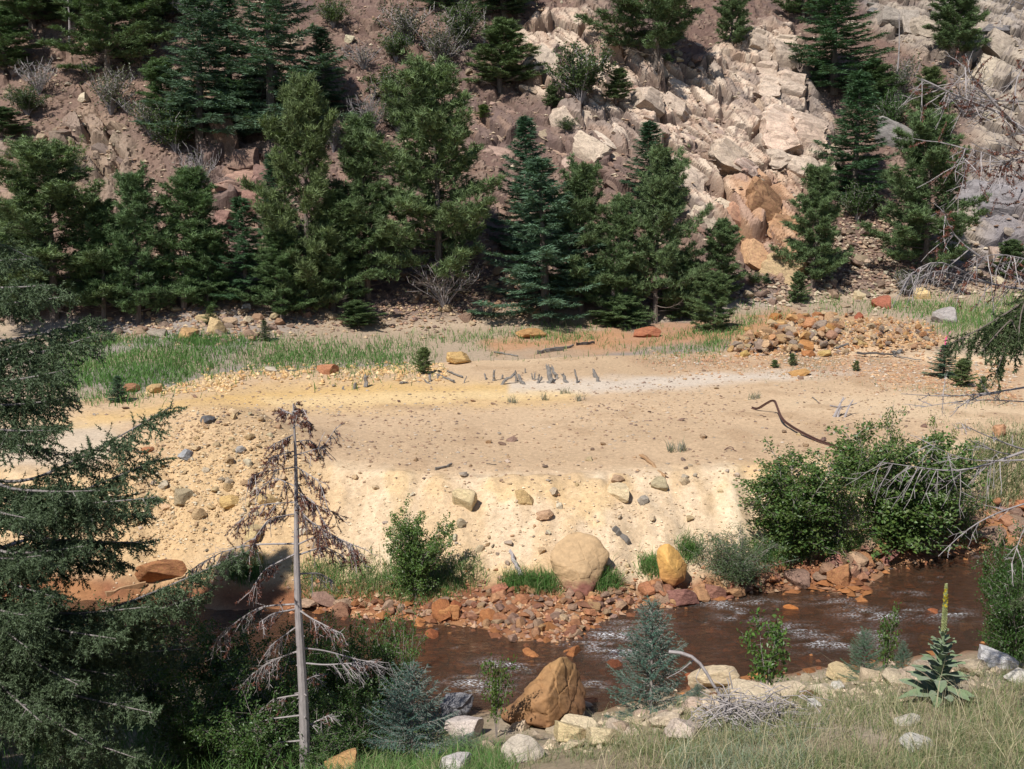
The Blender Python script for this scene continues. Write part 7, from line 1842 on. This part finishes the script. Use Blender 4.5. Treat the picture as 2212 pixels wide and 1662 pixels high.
# ------------------------------------------------------------------ mullein
def mullein():
    Y = 11.9
    b = np.array(py(2018, 1545, Y)); b[2] = gz(b[0], Y)
    top = np.array(py(2047, 1262, Y))
    t = thing("mullein", "tall mullein with broad felted leaves and a yellow flower spike", "plant", b)
    rng = np.random.default_rng(801)
    ax = top - b; H = np.linalg.norm(ax)
    m, nt, bs = nodes("mullein_leaf"); bs.inputs["Base Color"].default_value = (0.125, 0.205, 0.13, 1); bs.inputs["Roughness"].default_value = 0.8; bs.inputs["Sheen Weight"].default_value = 0.3
    nz = N(nt, "ShaderNodeTexNoise", Scale=18.0, Detail=4.0); tc = N(nt, "ShaderNodeTexCoord"); nt.links.new(tc.outputs["Object"], nz.inputs["Vector"])
    mx = N(nt, "ShaderNodeMix", data_type='RGBA'); nt.links.new(nz.outputs["Fac"], mx.inputs["Factor"]); mx.inputs["A"].default_value = (0.105, 0.155, 0.075, 1); mx.inputs["B"].default_value = (0.20, 0.265, 0.14, 1)
    nt.links.new(mx.outputs["Result"], bs.inputs["Base Color"])
    st = MB(); z = np.linspace(0, 1, 10)
    C = np.outer(z, ax) + np.stack([0.02 * np.sin(z * 4), 0 * z, 0 * z], -1)
    st.tube(C, np.linspace(0.022, 0.008, 10), 8)
    link("stem", st.mesh("mullein_stem", m), t)
    # flower spike: buds in dense spirals with some open yellow flowers
    sp, fl = MB(), MB()
    k = 0
    for s in np.linspace(0.60, 1.0, 210):
        a = k * 2.39996; k += 1
        p = np.array([np.interp(s, z, C[:, q]) for q in range(3)])
        r = 0.022 * (1 - 0.75 * ((s - 0.6) / 0.4) ** 1.5) + 0.004
        o = np.array([math.cos(a), math.sin(a), 0.35])
        c = p + o * r
        tgt, sc_ = (sp, rng.uniform(0.008, 0.014))
        if 0.80 < s < 0.97 and rng.random() < 0.25:
            tgt, sc_ = (fl, 0.016)
        th = np.arange(5) * 2 * math.pi / 5 + a
        s1 = unit(np.cross(o, [0, 0, 1.0])); s2 = np.cross(o, s1)
        ring = c[None] + sc_ * (np.cos(th)[:, None] * s1[None] + np.sin(th)[:, None] * s2[None])
        tgt.add(np.vstack([ring, (c + unit(o) * sc_ * 1.1)[None], (c - unit(o) * sc_)[None]]), [[q, (q + 1) % 5, 5] for q in range(5)] + [[(q + 1) % 5, q, 6] for q in range(5)], (0.34, 0.37, 0.16) if tgt is sp else (0.72, 0.56, 0.05))
    s_ = link("flower_spike", sp.mesh("mullein_buds", M['leaf']), t); link("flowers", fl.mesh("mullein_flowers", M['leaf']), s_)
    # leaves, each its own piece
    nl = 46; k = 0
    for i in range(nl):
        f = i / (nl - 1)
        s = 0.02 + 0.60 * f ** 1.15
        L = 0.46 * (1 - f) ** 0.8 + 0.075; W = L * 0.34
        a = k * 2.39996 + rng.uniform(-0.2, 0.2); k += 1
        el = R(24 + 30 * f + rng.uniform(-14, 12)) 
        p = np.array([np.interp(s, z, C[:, q]) for q in range(3)])
        o = np.array([math.cos(a), math.sin(a), 0.0]); sd = np.array([-math.sin(a), math.cos(a), 0.0])
        n = 8; tt = np.linspace(0, 1, n)
        mid = p[None] + np.outer(tt * L * math.cos(el), o) + np.outer(tt * L * math.sin(el) - 0.28 * L * tt ** 2.2, [0, 0, 1.0])
        wid = W * 0.5 * np.sin(np.clip(tt * 0.94 + 0.04, 0, 1) ** 0.8 * math.pi) ** 0.8 + 0.004
        up = np.array([0, 0, 1.0])
        wav = 0.012 * np.sin(tt * 9 + i) 
        V = np.stack([mid - np.outer(wid, sd) + np.outer(0.22 * wid + wav, up), mid - np.outer(wid * 0.5, sd) + np.outer(0.03 * wid, up), mid, mid + np.outer(wid * 0.5, sd) + np.outer(0.03 * wid, up), mid + np.outer(wid, sd) + np.outer(0.22 * wid - wav, up)], 1).reshape(-1, 3)
        F = [[r * 5 + c, r * 5 + c + 1, (r + 1) * 5 + c + 1, (r + 1) * 5 + c] for r in range(n - 1) for c in range(4)]
        me = mesh_np("mullein_leaf", V, F, m, None, True)
        link("leaf", me, t)
mullein()

# ------------------------------------------------------------------ dead brush on the near slope
def brush_pile():
    rng = np.random.default_rng(811)
    b = np.array(hit(1610, 1600))
    t = thing("dead_brush", "tangle of grey dead branches on the near grassy slope", "brush", b)
    def q(u, v, Y): return np.array(py(u, v, Y)) - b
    main = [([(1445, 1408), (1480, 1404), (1515, 1420), (1530, 1460), (1545, 1500), (1590, 1535), (1640, 1565), (1672, 1610), (1690, 1640)], 0.022), ([(1500, 1425), (1470, 1450), (1440, 1465)], 0.008), ([(1515, 1440), (1500, 1470), (1545, 1500)], 0.006), ([(1570, 1530), (1640, 1520), (1700, 1500), (1760, 1505), (1800, 1515)], 0.007), ([(1600, 1540), (1660, 1500), (1690, 1460)], 0.006), ([(1550, 1510), (1570, 1540), (1620, 1560)], 0.012), ([(1560, 1600), (1640, 1590), (1720, 1580)], 0.012)]
    for pts, r in main:
        P = limb_curve([q(u, v, 11.6 - 0.05 * i) for i, (u, v) in enumerate(pts)], 14)
        mb = MB(); mb.tube(P, np.linspace(r, r * 0.35, 14), 6)
        link("branch", mb.mesh("brush_branch", M['dead']), t)
    mb = MB()
    for k in range(420):
        u = rng.normal(1605, 52); v = rng.normal(1562, 30)
        P0 = q(u, v, 11.2 + rng.uniform(-0.3, 0.5))
        d = unit(rng.normal(size=3) * [1, 0.6, 0.5] + [0.3, 0, 0.1]); l = rng.uniform(0.15, 0.5)
        P = np.array([P0, P0 + d * l * 0.5 + rng.normal(size=3) * 0.03, P0 + d * l + [0, 0, -0.06]])
        P[:, 2] = np.maximum(P[:, 2], zlook(P[:, 0] + b[0], P[:, 1] + b[1]) - b[2] + 0.01)
        mb.tube(P, [0.008, 0.006, 0.003], 4, cap=False)
    link("twigs", mb.mesh("brush_twigs", M['dead']), t)
brush_pile()
